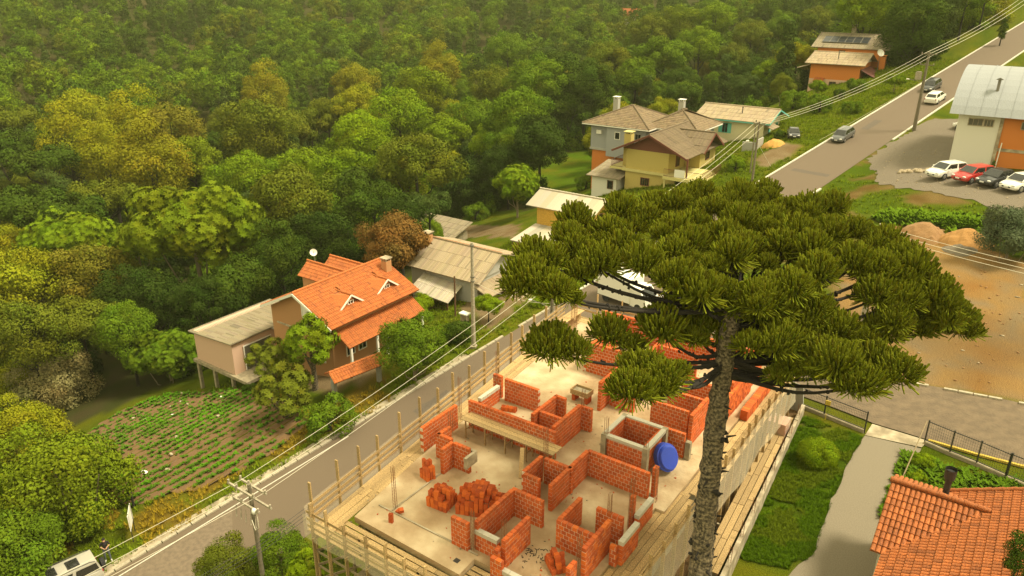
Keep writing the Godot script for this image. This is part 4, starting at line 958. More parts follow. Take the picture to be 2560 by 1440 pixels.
func rail(p: Node3D, a: Vector3, b: Vector3, h: float, m: Material, step := .14) -> void:
	var mb := MB.new(); mb.beam(a + Vector3.UP * h, b + Vector3.UP * h, .05, .05); mb.beam(a + Vector3.UP * .1, b + Vector3.UP * .1, .04, .04)
	var n := maxi(1, int(a.distance_to(b) / step))
	for i in n + 1: mb.beam(a.lerp(b, float(i) / n) + Vector3.UP * .1, a.lerp(b, float(i) / n) + Vector3.UP * h, .02, .02)
	part(p, "railing", mb, m)

func build_houses() -> void:
	house_red(); house_grey(); house_yellow(); house_hip(); house_olive(); house_cream(); house_brick(); warehouse(); house_near(); small_buildings()

func house_red() -> void:
	var t := thing("tile_roof_house", "house with bright terracotta tile roof, two small dormers and a porch", "house", Vector3(-49.4, 2.6, -43.4))
	wall(t, Vector3(-53.3, 0, -48.3), Vector3(-45.6, 7.55, -38.65), M.brickwall)
	tri_wall(t, [Vector3(-53.3, 7.551, -38.85), Vector3(-45.6, 7.551, -38.85), Vector3(-49.35, 9.55, -38.85)], Vector3(0, 0, .2), M.brickwall)
	wall(t, Vector3(-52.6, 6.05, -38.64), Vector3(-46.0, 6.2, -38.55), M.concrete, "belt_course")
	gable(t, -53.9, -44.8, -48.9, -38.0, 7.6, 9.8, false, M.tile, "roman", -49.35)
	for s in [[-53.9, -49.35], [-44.8, -49.35]]:
		var mb := MB.new(); mb.beam(Vector3(s[0], 7.5, -37.96), Vector3(s[1], 9.7, -37.96), .05, .22); part(t, "bargeboard", mb, M.white)
	for zc in [-45.05, -47.3]:
		var x0 := -55.6 if zc > -46 else -54.9
		gable(t, x0, -49.6, zc - 1.35, zc + 1.35, 8.25, 9.35, true, M.tile, "roman")
		wall(t, Vector3(x0 + .4, 3, zc - 1.1), Vector3(-53.31, 8.24, zc + 1.1), M.brickwall)
	for zc in [-41.65, -46.15]:
		roof(t, "dormer_roof", [Vector3(-46.1, 8.15, zc + 1.45), Vector3(-48.9, 8.15 + .9, zc + 1.45), Vector3(-48.2, 9.2, zc), Vector3(-46.1, 9.2, zc)], M.tile, "roman")
		roof(t, "dormer_roof", [Vector3(-48.9, 8.15 + .9, zc - 1.45), Vector3(-46.1, 8.15, zc - 1.45), Vector3(-46.1, 9.2, zc), Vector3(-48.2, 9.2, zc)], M.tile, "roman")
		tri_wall(t, [Vector3(-46.4, 8.2, zc - 1.2), Vector3(-46.4, 8.2, zc + 1.2), Vector3(-46.4, 9.08, zc)], Vector3(.1, 0, 0), M.woodbrown, "dormer_front")
		window(t, Vector3(-46.3, 8.5, zc), .7, .42, Vector3(1, 0, 0), M.white, 1)
		for s in [-1, 1]:
			var mb := MB.new(); mb.beam(Vector3(-46.06, 8.12, zc + s * 1.5), Vector3(-46.06, 9.2, zc), .05, .14); part(t, "bargeboard", mb, M.white)
		cap(t, Vector3(-46.1, 9.24, zc), Vector3(-48.3, 9.24, zc), M.tile, .09)
	roof(t, "porch_roof", [Vector3(-43.9, 5.75, -39.0), Vector3(-43.9, 5.75, -48.6), Vector3(-45.59, 6.9, -48.6), Vector3(-45.59, 6.9, -39.0)], M.tile, "roman")
	roof(t, "porch_roof", [Vector3(-43.3, 5.75, -43.4), Vector3(-44.6, 5.75, -43.4), Vector3(-44.6, 6.75, -44.7), Vector3(-43.3, 6.75, -44.7)], M.tile, "roman"); roof(t, "porch_roof", [Vector3(-44.6, 5.75, -46.0), Vector3(-43.3, 5.75, -46.0), Vector3(-43.3, 6.75, -44.7), Vector3(-44.6, 6.75, -44.7)], M.tile, "roman")
	var fl := MB.new(); fl.span(Vector3(-45.59, 2.0, -48.5), Vector3(-43.9, 3.1, -39.1)); part(t, "porch_floor", fl, M.concrete_dark)
	for z in [-39.3, -42.4, -43.6, -45.9, -48.3]:
		wall(t, Vector3(-44.15, 3.1, z - .09), Vector3(-43.97, 5.74, z + .09), M.white, "porch_post")
	for z in [-40.1, -41.6]:
		wall(t, Vector3(-44.12, 3.1, z - .68), Vector3(-44.02, 3.9, z + .68), M.woodbrown, "parapet")
		var f := MB.new()
		for e in [[.3, .52, .04], [-.3, .52, .04]]: f.box(Vector3(-43.99, 3.5 + e[0] * .8, z), Vector3(.04, .06, 1.0))
		for e in [-.5, .5]: f.box(Vector3(-43.985, 3.5, z + e), Vector3(.04, .5, .06))
		part(t, "panel_frame", f, M.white)
	for z in [-40.6, -42.0]:
		window(t, Vector3(-45.6, 4.6, z), 1.0, 1.1, Vector3(1, 0, 0), M.white, 1)
	window(t, Vector3(-48.6, 8.0, -38.65), 1.0, 1.2, Vector3(0, 0, 1), M.white, 1, M.white)
	window(t, Vector3(-47.2, 4.4, -38.65), 1.2, 1.3, Vector3(0, 0, 1), M.white, 2)
	var ac := MB.new(); ac.span(Vector3(-48.4, 6.5, -38.5), Vector3(-47.6, 7.05, -38.15)); var aco := part(t, "air_conditioner", ac, M.white)
	var fan := MB.new(); fan.tube([Vector3(-48.1, 6.78, -38.14), Vector3(-48.1, 6.78, -38.11)], [.2, .2], 12); part(aco, "fan_grille", fan, M.metal_grey)
	chimney(t, Vector3(-48.0, 0, -48.0), .34, 8.4, 10.1, M.brickwall, M.concrete)
	# corrugated garage on stilts
	var g := thing("pink_garage", "pink garage with corrugated grey roof standing on concrete stilts above the field", "garage", Vector3(-58.3, gh(-58.3, -39), -39.8))
	wall(g, Vector3(-61.1, 1.2, -44.2), Vector3(-55.4, 4.15, -35.5), M.pink)
	wall(g, Vector3(-61.4, .9, -44.2), Vector3(-53.4, 1.199, -35.2), M.concrete_dark, "floor_slab")
	wall(g, Vector3(-55.39, 1.2, -44.2), Vector3(-53.35, 4.3, -40.2), M.pink)
	roof(g, "roof", [Vector3(-61.5, 4.05, -44.6), Vector3(-61.5, 4.05, -35.2), Vector3(-55.1, 4.45, -35.2), Vector3(-55.1, 4.45, -44.6)], M.asbestos_dark, "wave")
	roof(g, "roof", [Vector3(-55.05, 4.42, -44.6), Vector3(-55.05, 4.42, -39.9), Vector3(-53.3, 4.25, -39.4), Vector3(-53.3, 4.25, -44.6)], M.asbestos_dark, "wave")
	wall(g, Vector3(-55.39, 1.25, -39.6), Vector3(-55.33, 3.6, -36.7), M.glass_pale, "garage_door")
	var dr := MB.new(); dr.span(Vector3(-55.32, 3.6, -39.7), Vector3(-55.28, 3.72, -36.6)); dr.span(Vector3(-55.32, 1.25, -36.7), Vector3(-55.28, 3.599, -36.6)); part(g, "door_frame", dr, M.white)
	for q in [Vector2(-61.1, -35.5), Vector2(-58.6, -35.5), Vector2(-55.9, -35.5), Vector2(-61.1, -40), Vector2(-61.1, -44)]:
		wall(g, Vector3(q.x - .14, gh(q.x, q.y) - .3, q.y - .14), Vector3(q.x + .14, .899, q.y + .14), M.concrete_dark, "stilt")
	# entrance gate with its own tiled roof
	var y := gh(-42, -37.8)
	var gt := thing("tile_roof_gate", "vehicle gate with a narrow red tile roof on two posts by the street", "gate", Vector3(-42, y, -37.8))
	var a := Vector3(-42.75, 5.35, -35.6); var c := Vector3(-41.25, 5.75, -40.0); var sd := Vector3(.95, -.55, .32); var sw := Vector3(-.95, -.55, -.32)
	roof(gt, "roof", [a + sd, c + sd, c, a], M.tile, "roman"); roof(gt, "roof", [c + sw, a + sw, a, c], M.tile, "roman"); cap(gt, a, c, M.tile)
	for q in [a.lerp(c, .07), a.lerp(c, .93)]:
		wall(gt, Vector3(q.x - .16, gh(q.x, q.z) - .2, q.z - .16), Vector3(q.x + .16, q.y - .25, q.z + .16), M.greywall, "post")
	var di := thing("satellite_dish", "white satellite dish on a pole behind the terracotta roof", "satellite dish", Vector3(-56.6, gh(-56.6, -46.8), -46.8))
	var mb := MB.new(); mb.tube([gp(-56.6, -46.8), Vector3(-56.6, 9.3, -46.8)], [.05, .05], 6); part(di, "pole", mb, M.metal_grey)
	dish(di, Vector3(-56.6, 9.5, -46.7), Vector3(.75, .45, .5), .36)

func dish(p: Node3D, c: Vector3, dir: Vector3, r: float) -> void:
	var f := dir.normalized(); var x := Vector3.UP.cross(f).normalized(); var y := f.cross(x)
	var mb := MB.new()
	for j in 3:
		for i in 14:
			var q: Array = []
			for e in [[j, i], [j + 1, i], [j + 1, i + 1], [j, i + 1]]:
				var rr: float = r * e[0] / 3.0; var an: float = TAU * e[1] / 14.0
				q.append(c + x * cos(an) * rr + y * sin(an) * rr + f * rr * rr * .35 / r)
			mb.quad(q[0], q[1], q[2], q[3])
	part(p, "dish", mb, M.white)
	var ar := MB.new(); ar.tube([c - y * r * .9, c + f * r * .9], [.015, .015], 5); ar.box(c + f * r * .95, Vector3(.08, .08, .08)); part(p, "feed_arm", ar, M.metal_grey)

func house_grey() -> void:
	var t := thing("fibre_cement_roof_house", "pale grey house with broad weathered corrugated gable roof beside the street", "house", gp(-46.5, -57.5))
	wall(t, Vector3(-50.9, 2, -61.6), Vector3(-42.3, 7.25, -54.5), M.greywall)
	tri_wall(t, [Vector3(-42.35, 7.251, -61.6), Vector3(-42.35, 7.251, -54.5), Vector3(-42.35, 9.0, -57.7)], Vector3(.16, 0, 0), M.greywall)
	gable(t, -51.6, -41.6, -62.2, -53.9, 7.2, 9.25, true, M.asbestos, "wave", -57.7, 7.75)
	cap(t, Vector3(-51.6, 9.32, -57.7), Vector3(-41.6, 9.32, -57.7), M.tile1, .09)
	roof(t, "lean_to_roof", [Vector3(-49.2, 5.5, -52.2), Vector3(-44.2, 5.2, -52.2), Vector3(-44.2, 6.3, -54.49), Vector3(-49.2, 6.6, -54.49)], M.sheet_pale, "wave")
	roof(t, "lean_to_roof", [Vector3(-40.4, 6.1, -53.9), Vector3(-40.4, 6.1, -61.8), Vector3(-42.29, 6.85, -61.8), Vector3(-42.29, 6.85, -53.9)], M.asbestos, "wave")
	for z in [-54.2, -56.7, -59.3, -61.5]: wall(t, Vector3(-40.65, 4, z - .07), Vector3(-40.5, 6.09, z + .07), M.woodbrown, "porch_post")
	for x in [-49.0, -46.6, -44.4]: wall(t, Vector3(x - .06, 3, -52.45), Vector3(x + .06, 5.3, -52.33), M.woodbrown, "porch_post")
	window(t, Vector3(-42.3, 5.6, -56), 1.2, 1.2, Vector3(1, 0, 0), M.woodbrown, 1); window(t, Vector3(-42.3, 5.6, -59.5), 1.2, 1.2, Vector3(1, 0, 0), M.woodbrown, 1)
	wall(t, Vector3(-42.29, 4.2, -58.1), Vector3(-42.22, 6.3, -57.3), M.woodbrown, "door")
	window(t, Vector3(-45.8, 5.0, -54.5), 1.0, 1.0, Vector3(0, 0, 1), M.woodbrown, 1)
	chimney(t, Vector3(-50.7, 0, -57.0), .38, 8.3, 9.75, M.brickwall, M.concrete)
	rail(t, Vector3(-49.2, 4.0, -52.3), Vector3(-44.3, 4.3, -52.3), .9, M.woodbrown, .25)

func house_yellow() -> void:
	var t := thing("yellow_house", "mustard yellow plank house with pale sheet roof and white lean-to", "house", gp(-43.5, -75))
	wall(t, Vector3(-47.0, 4, -77.8), Vector3(-40.2, 9.95, -72.2), M.yellow)
	tri_wall(t, [Vector3(-40.25, 9.951, -77.8), Vector3(-40.25, 9.951, -72.2), Vector3(-40.25, 11.1, -74.8)], Vector3(.12, 0, 0), M.yellow)
	gable(t, -48.3, -39.2, -78.4, -71.75, 9.95, 11.25, true, M.sheet_pale, "wide", -74.8)
	roof(t, "lean_to_roof", [Vector3(-47.2, 7.1, -67.0), Vector3(-41.0, 7.1, -67.0), Vector3(-41.0, 7.75, -72.19), Vector3(-47.2, 7.75, -72.19)], M.sheet_pale, "wide")
	for x in [-46.9, -44.2, -41.3]: wall(t, Vector3(x - .07, 4, -67.25), Vector3(x + .07, 7.0, -67.1), M.woodbrown, "porch_post")
	wall(t, Vector3(-46.8, 4, -71.0), Vector3(-41.2, 7.05, -67.6), M.brickwall, "lower_wall")
	window(t, Vector3(-42.3, 9.0, -72.2), 1.0, 1.0, Vector3(0, 0, 1), M.woodbrown, 1); window(t, Vector3(-40.2, 8.9, -75), 1.2, 1.1, Vector3(1, 0, 0), M.woodbrown, 1)
	for i in 26:
		var mb := MB.new(); mb.span(Vector3(-46.95 + i * .26, 7.8, -72.2), Vector3(-46.91 + i * .26, 9.8, -72.175)); part(t, "batten", mb, M.yellow)
	var wt := thing("water_tank", "small white round water tank on a stand beside the white lean-to roof", "water tank", gp(-42.6, -63.4))
	var y := gh(-42.6, -63.4)
	for s in [[-.4, -.4], [.4, -.4], [.4, .4], [-.4, .4]]: wall(wt, Vector3(-42.6 + s[0] - .05, y, -63.4 + s[1] - .05), Vector3(-42.6 + s[0] + .05, 7.4, -63.4 + s[1] + .05), M.woodbrown, "leg")
	wall(wt, Vector3(-43.1, 7.4, -63.9), Vector3(-42.1, 7.5, -62.9), M.sheet_pale, "stand_top")
	var mb := MB.new(); mb.tube([Vector3(-42.6, 7.5, -63.4), Vector3(-42.6, 8.0, -63.4), Vector3(-42.6, 8.12, -63.4)], [.34, .42, .2], 14); part(wt, "tank", mb, M.white)

func hip(p: Node3D, x0: float, x1: float, z0: float, z1: float, ey: float, ry: float, m: Material, style: String, capm: Material, along_x := true) -> void:
	var k := ((z1 - z0) if along_x else (x1 - x0)) * .5
	var A := Vector3(x0, ey, z1); var B := Vector3(x1, ey, z1); var C := Vector3(x1, ey, z0); var D := Vector3(x0, ey, z0)
	var r0: Vector3; var r1: Vector3
	if along_x: r0 = Vector3(x0 + k, ry, z0 + k); r1 = Vector3(x1 - k, ry, z0 + k)
	else: r0 = Vector3(x0 + k, ry, z1 - k); r1 = Vector3(x0 + k, ry, z0 + k)
	if along_x:
		roof(p, "roof", [A, B, r1, r0], m, style); roof(p, "roof", [C, D, r0, r1], m, style); roof(p, "roof", [B, C, r1], m, style); roof(p, "roof", [D, A, r0], m, style)
		for e in [[A, r0], [D, r0], [B, r1], [C, r1], [r0, r1]]: cap(p, e[0] + Vector3.UP * .05, e[1] + Vector3.UP * .06, capm, .1)
	else:
		roof(p, "roof", [A, B, r0], m, style); roof(p, "roof", [C, D, r1], m, style); roof(p, "roof", [B, C, r1, r0], m, style); roof(p, "roof", [D, A, r0, r1], m, style)
		for e in [[A, r0], [B, r0], [C, r1], [D, r1], [r0, r1]]: cap(p, e[0] + Vector3.UP * .05, e[1] + Vector3.UP * .06, capm, .1)
	var fs := MB.new()
	for e in [[A, B], [B, C], [C, D], [D, A]]: fs.beam(e[0] - Vector3.UP * .1, e[1] - Vector3.UP * .1, .06, .16)
	part(p, "fascia", fs, M.white)
func house_hip() -> void:
	var t := thing("hip_roof_house", "blue grey two-storey house with brown hipped tile roof and bare brick base", "house", gp(-49, -105))
	wall(t, Vector3(-56.4, 10.9, -110.2), Vector3(-47.4, 14.6, -101.3), M.bluegrey)
	wall(t, Vector3(-56.2, 3, -110.0), Vector3(-47.6, 10.6, -101.5), M.orangebrick, "lower_wall", "bare orange brick lower storey")
	wall(t, Vector3(-56.5, 10.6, -110.3), Vector3(-47.3, 10.899, -101.2), M.greywall, "belt_course")
	wall(t, Vector3(-53.4, 10.0, -101.29), Vector3(-50.4, 14.3, -100.6), M.bluegrey, "bay")
	wall(t, Vector3(-47.39, 10, -111), Vector3(-40.9, 14.6, -103.5), M.bluegrey)
	hip(t, -57.4, -46.4, -111.2, -100.2, 14.6, 17.0, M.tile_brown, "flat", M.tile_brown2)
	hip(t, -48.6, -40.0, -112.0, -102.6, 14.62, 16.9, M.tile_brown, "flat", M.tile_brown2, true)
	chimney(t, Vector3(-55.4, 0, -107.2), .4, 15.0, 17.5, M.greywall, M.white); chimney(t, Vector3(-45.8, 0, -109.8), .4, 15.0, 17.6, M.greywall, M.white)
	window(t, Vector3(-51.6, 13.2, -100.6), .9, 1.1, Vector3(0, 0, 1), M.white, 0); window(t, Vector3(-48.8, 9.6, -101.5), 1.1, 1.0, Vector3(0, 0, 1), M.white, 0); window(t, Vector3(-48.6, 13.1, -101.3), 1.0, 1.2, Vector3(0, 0, 1), M.greywall, 1)
	window(t, Vector3(-44.5, 13.0, -103.5), 1.6, 1.3, Vector3(0, 0, 1), M.greywall, 1)
	var ac := MB.new(); ac.span(Vector3(-55.3, 13.1, -101.3), Vector3(-54.5, 13.65, -100.9)); part(t, "air_conditioner", ac, M.white)
	var pp := MB.new(); pp.tube([Vector3(-52.2, 8.8, -101.3), Vector3(-52.2, 10.4, -101.3), Vector3(-49.6, 10.4, -101.3)], [.06, .06, .06], 6); part(t, "drain_pipe", pp, M.white)

func house_olive() -> void:
	var t := thing("olive_house", "olive green two-storey house with wine red gables, brown roof and corner balcony", "house", gp(-42.5, -98))
	wall(t, Vector3(-46.2, 5, -104), Vector3(-38.9, 10.3, -93.0), M.olive, "lower_wall")
	wall(t, Vector3(-46.6, 10.3, -104.2), Vector3(-38.6, 10.62, -92.7), M.olive_pale, "belt_course")
	wall(t, Vector3(-46.2, 10.621, -104), Vector3(-40.0, 13.3, -93.0), M.olive)
	tri_wall(t, [Vector3(-46.8, 13.301, -93.1), Vector3(-38.2, 13.301, -93.1), Vector3(-42.5, 15.4, -93.1)], Vector3(0, 0, .14), M.winered)
	gable(t, -47.9, -37.0, -106.5, -91.9, 13.1, 15.65, false, M.tile_brown2, "wave", -42.5)
	for s in [[-47.9, -42.5], [-37.0, -42.5]]:
		var mb := MB.new(); mb.beam(Vector3(s[0], 13.0, -91.86), Vector3(s[1], 15.55, -91.86), .06, .26); part(t, "bargeboard", mb, M.winered)
	# cross gable towards the street
	roof(t, "roof", [Vector3(-36.6, 13.1, -96.6), Vector3(-37.0, 13.1, -96.6), Vector3(-41.9, 15.3, -100.2), Vector3(-36.6, 15.3, -100.2)], M.tile_brown2, "wave")
	roof(t, "roof", [Vector3(-37.0, 13.1, -103.8), Vector3(-36.6, 13.1, -103.8), Vector3(-36.6, 15.3, -100.2), Vector3(-41.9, 15.3, -100.2)], M.tile_brown2, "wave")
	for s in [-96.6, -103.8]:
		var mb := MB.new(); mb.beam(Vector3(-36.56, 13.05, s), Vector3(-36.56, 15.25, -100.2), .06, .24); part(t, "bargeboard", mb, M.winered)
	tri_wall(t, [Vector3(-37.9, 13.2, -97.2), Vector3(-37.9, 13.2, -103.2), Vector3(-37.9, 15.1, -100.2)], Vector3(.1, 0, 0), M.winered)
	wall(t, Vector3(-39.99, 10.621, -104), Vector3(-37.8, 13.2, -98.4), M.olive)
	cap(t, Vector3(-41.8, 15.36, -100.2), Vector3(-36.6, 15.36, -100.2), M.tile_brown2)
	# balcony
	wall(t, Vector3(-40.0, 10.25, -98.39), Vector3(-34.6, 10.63, -91.4), M.olive_pale, "balcony_slab")
	rail(t, Vector3(-39.9, 10.63, -91.5), Vector3(-34.7, 10.63, -91.5), 1.0, M.winered); rail(t, Vector3(-34.7, 10.63, -91.5), Vector3(-34.7, 10.63, -98.3), 1.0, M.winered)
	var cl := MB.new(); cl.span(Vector3(-38.4, 10.75, -91.46), Vector3(-37.0, 11.75, -91.43)); part(t, "hung_cloth", cl, M.white)
	for q in [Vector2(-39.8, -91.7), Vector2(-34.9, -91.7), Vector2(-34.9, -97.9)]: wall(t, Vector3(q.x - .1, 6, q.y - .1), Vector3(q.x + .1, 10.249, q.y + .1), M.olive_pale, "balcony_post")
	wall(t, Vector3(-37.0, 10.63, -92.0), Vector3(-36.82, 13.2, -91.82), M.winered, "roof_post")
	window(t, Vector3(-43.2, 9.1, -93.0), 1.3, 1.1, Vector3(0, 0, 1), M.winered, 3); window(t, Vector3(-40.0, 11.9, -96), 1.2, 1.6, Vector3(1, 0, 0), M.winered, 1); window(t, Vector3(-37.8, 12.0, -101), 1.4, 1.1, Vector3(1, 0, 0), M.winered, 1)
	window(t, Vector3(-38.9, 8.9, -94.5), 1.6, 1.7, Vector3(1, 0, 0), M.winered, 2)
	chimney(t, Vector3(-46.7, 0, -94.6), .5, 10.62, 15.0, M.olive, M.olive_pale)
	wall(t, Vector3(-48.6, 10.3, -97.5), Vector3(-46.61, 10.55, -93.0), M.olive_pale, "balcony_slab"); rail(t, Vector3(-48.5, 10.55, -93.1), Vector3(-46.7, 10.55, -93.1), .95, M.winered); rail(t, Vector3(-48.5, 10.55, -93.1), Vector3(-48.5, 10.55, -97.4), .95, M.winered)
	var w := thing("white_outbuilding", "small white outbuilding with grey corrugated roof tucked against the olive house", "outbuilding", gp(-49, -94.5))
	wall(w, Vector3(-50.8, 4, -97.6), Vector3(-47.0, 9.25, -92.0), M.whitewall)
	roof(w, "roof", [Vector3(-51.5, 9.2, -91.5), Vector3(-46.3, 9.2, -91.5), Vector3(-46.3, 10.25, -97.9), Vector3(-51.5, 10.25, -97.9)], M.asbestos_dark, "wave")
	window(w, Vector3(-47.9, 8.2, -92.0), .9, 1.2, Vector3(0, 0, 1), M.woodbrown, 0)

func house_cream() -> void:
	var t := thing("cream_house", "cream house with turquoise shutters and gable ends under a beige corrugated roof", "house", gp(-40, -118))
	wall(t, Vector3(-44.9, 8, -122.6), Vector3(-34.7, 14.95, -114.8), M.cream)
	tri_wall(t, [Vector3(-34.75, 14.951, -122.6), Vector3(-34.75, 14.951, -114.8), Vector3(-34.75, 16.1, -118.7)], Vector3(.12, 0, 0), M.teal)
	gable(t, -45.6, -33.6, -123.4, -114.0, 14.85, 16.3, true, M.asbestos, "wave")
	var fs := MB.new(); fs.beam(Vector3(-45.6, 14.72, -113.98), Vector3(-33.6, 14.72, -113.98), .05, .16); fs.beam(Vector3(-33.58, 14.75, -114.0), Vector3(-33.58, 16.2, -118.7), .05, .18); fs.beam(Vector3(-33.58, 14.75, -123.4), Vector3(-33.58, 16.2, -118.7), .05, .18); part(t, "fascia", fs, M.teal)
	var wn := window(t, Vector3(-40.6, 13.5, -114.8), 1.0, 1.5, Vector3(0, 0, 1), M.teal, 1)
	for s in [-1, 1]:
		var mb := MB.new(); mb.span(Vector3(-40.6 + s * .5, 12.75, -114.79), Vector3(-40.6 + s * 1.0, 14.25, -114.73)); part(wn, "shutter", mb, M.teal)
	wall(t, Vector3(-34.69, 11.8, -118.0), Vector3(-34.62, 14.0, -117.1), M.teal, "door"); window(t, Vector3(-34.7, 13.4, -121), 1.1, 1.2, Vector3(1, 0, 0), M.teal, 1)
	wall(t, Vector3(-41.4, 9.5, -114.79), Vector3(-40.2, 11.8, -114.7), M.whitewall, "door")
	roof(t, "porch_roof", [Vector3(-33.2, 14.0, -114.4), Vector3(-33.2, 14.0, -117.6), Vector3(-34.69, 14.5, -117.6), Vector3(-34.69, 14.5, -114.4)], M.asbestos, "wave")
	var vt := MB.new(); vt.tube([Vector3(-38.7, 15.4, -116.4), Vector3(-38.7, 16.5, -116.4)], [.07, .07], 7); vt.tube([Vector3(-38.7, 16.5, -116.4), Vector3(-38.7, 16.62, -116.4)], [.16, .05], 8); part(t, "vent_pipe", vt, M.metal_dark)

func house_brick() -> void:
	var t := thing("brick_terrace_house", "bare orange brick hillside house with solar panels and pink lower floor", "house", gp(-34.5, -158))
	wall(t, Vector3(-38.9, 10, -162), Vector3(-30.2, 17.4, -152.8), M.pink, "lower_wall")
	wall(t, Vector3(-38.9, 17.401, -162), Vector3(-30.2, 20.25, -152.8), M.orangebrick)
	tri_wall(t, [Vector3(-30.25, 20.251, -162), Vector3(-30.25, 20.251, -152.8), Vector3(-30.25, 21.6, -157.8)], Vector3(.1, 0, 0), M.whitewall)
	wall(t, Vector3(-40.6, 12, -172), Vector3(-28.4, 22.3, -162.9), M.orangebrick, "rear_wall")
	gable(t, -39.9, -29.3, -162.8, -151.9, 20.2, 21.85, true, M.asbestos, "wave", -157.8)
	gable(t, -41.8, -27.0, -174, -162.2, 22.3, 24.6, true, M.asbestos_dark, "wave", -168.3)
	roof(t, "lean_to_roof", [Vector3(-41.2, 19.2, -152.2), Vector3(-41.2, 19.2, -156), Vector3(-39.0, 19.9, -156), Vector3(-39.0, 19.9, -152.2)], M.asbestos, "wave")
	roof(t, "carport_roof", [Vector3(-26.5, 17.6, -153), Vector3(-26.5, 17.6, -161), Vector3(-30.1, 19.4, -161), Vector3(-30.1, 19.4, -153)], M.winered, "wave")
	var n := Vector3(0, 6.1, 2.3).normalized(); var up := Vector3(0, 2.3, -6.1).normalized()
	for i in 6:
		var mb := MB.new(); var c := Vector3(-39.6 + i * 1.42, 23.6, -165.3) + n * .1
		mb.box(c, Vector3(1.3, .06, 2.6), Basis(Vector3.RIGHT, n, -up)); var o := part(t, "solar_panel", mb, M.solar)
		var f := MB.new()
		for s in [-1, 1]: f.box(c + Vector3(s * .66, 0, 0) + n * .01, Vector3(.06, .1, 2.7), Basis(Vector3.RIGHT, n, -up))
		for s in [-1, 0, 1]: f.box(c + up * s * 1.32 + n * .012, Vector3(1.25, .09, .05), Basis(Vector3.RIGHT, n, -up))
		part(o, "panel_frame", f, M.metal_grey)
	for x in [-37.0, -34.6]: window(t, Vector3(x, 16.3, -152.8), 1.2, 1.5, Vector3(0, 0, 1), M.woodbrown, 1)
	roof(t, "awning", [Vector3(-37.9, 17.1, -151.7), Vector3(-36.1, 17.1, -151.7), Vector3(-36.1, 17.6, -152.79), Vector3(-37.9, 17.6, -152.79)], M.tile, "roman")
	window(t, Vector3(-32, 16.3, -152.8), 1.2, 1.3, Vector3(0, 0, 1), M.woodbrown, 1); window(t, Vector3(-36.0, 21.4, -162.9), 1.2, .9, Vector3(0, 0, 1), M.woodbrown, 1)
	chimney(t, Vector3(-35.8, 0, -169.5), .4, 23.5, 26.0, M.concrete, M.concrete); chimney(t, Vector3(-28.0, 0, -160.5), .45, 15, 21.2, M.orangebrick, M.orangebrick)
	var vt := MB.new(); vt.tube([Vector3(-34.6, 20.6, -154.5), Vector3(-34.6, 22.3, -154.5)], [.09, .09], 7); part(t, "vent_pipe", vt, M.metal_grey)
	var di := thing("satellite_dish", "pale satellite dish beside the solar-panelled brick house", "satellite dish", Vector3(-28.2, 19.3, -161.2))
	dish(di, Vector3(-28.4, 22.0, -158.6), Vector3(.6, .5, .6), .7)
	var st := MB.new(); st.tube([Vector3(-28.4, 19.0, -158.7), Vector3(-28.4, 22.0, -158.7)], [.05, .05], 6); part(di, "pole", st, M.metal_grey)

func warehouse() -> void:
	var t := thing("vaulted_warehouse", "tall warehouse with barrel-vaulted grey metal roof, half white and half orange brick", "warehouse", gp(6, -109))
	wall(t, Vector3(-8.7, 12, -118), Vector3(-4.4, 20.4, -101.6), M.whitewall)
	wall(t, Vector3(-4.399, 12, -118), Vector3(26, 20.4, -101.66), M.orangebrick, "wall", "orange brick bay of the warehouse wall")
	wall(t, Vector3(-4.55, 12.5, -101.65), Vector3(-4.2, 20.3, -101.5), M.concrete, "pilaster")
	wall(t, Vector3(-4.19, 16.6, -101.655), Vector3(26, 16.95, -101.6), M.concrete, "tie_beam")
	# vault as long metal sheets
	var z0 := -119.6; var z1 := -100.6; var steps := 18
	for i in 24:
		var mb := MB.new()
		var xa := -9.6 + i * 1.5; var xb := xa + 1.49
		for j in steps:
			var q: Array = []
			for e in [[j, xa], [j, xb], [j + 1, xb], [j + 1, xa]]:
				var a: float = PI * (.16 + .68 * e[0] / steps)
				var k: float = (cos(a) / cos(PI * .16))
				q.append(Vector3(e[1], 20.45 + 4.6 * (sin(a) - sin(PI * .16)) / (1 - sin(PI * .16)), (z0 + z1) * .5 + k * (z1 - z0) * .5))
			mb.quad(q[0], q[1], q[2], q[3])
			if j % 1 == 0: mb.beam(q[1] + Vector3.UP * .02, q[2] + Vector3.UP * .02, .05, .05)
		part(t, "roof_sheet", mb, M.roof_metal)
	for e in [[-6.9, 1.5], [-5.6, 1.0], [-1.5, 2.0], [3.5, 2.0]]: window(t, Vector3(e[0], 19.6, -101.6), e[1], .85, Vector3(0, 0, 1), M.concrete, 2, M.glass_pale)
	var vt := MB.new(); vt.tube([Vector3(-5.6, 21.8, -103.2), Vector3(-5.6, 24.2, -103.2)], [.16, .16], 8); vt.tube([Vector3(-5.6, 24.2, -103.2), Vector3(-5.6, 24.4, -103.2)], [.42, .05], 9); part(t, "flue", vt, M.metal_grey)
	var dp := MB.new(); dp.tube([Vector3(-4.0, 14.3, -101.4), Vector3(-3.9, 17.6, -101.4)], [.06, .06], 6); part(t, "drain_pipe", dp, M.white)

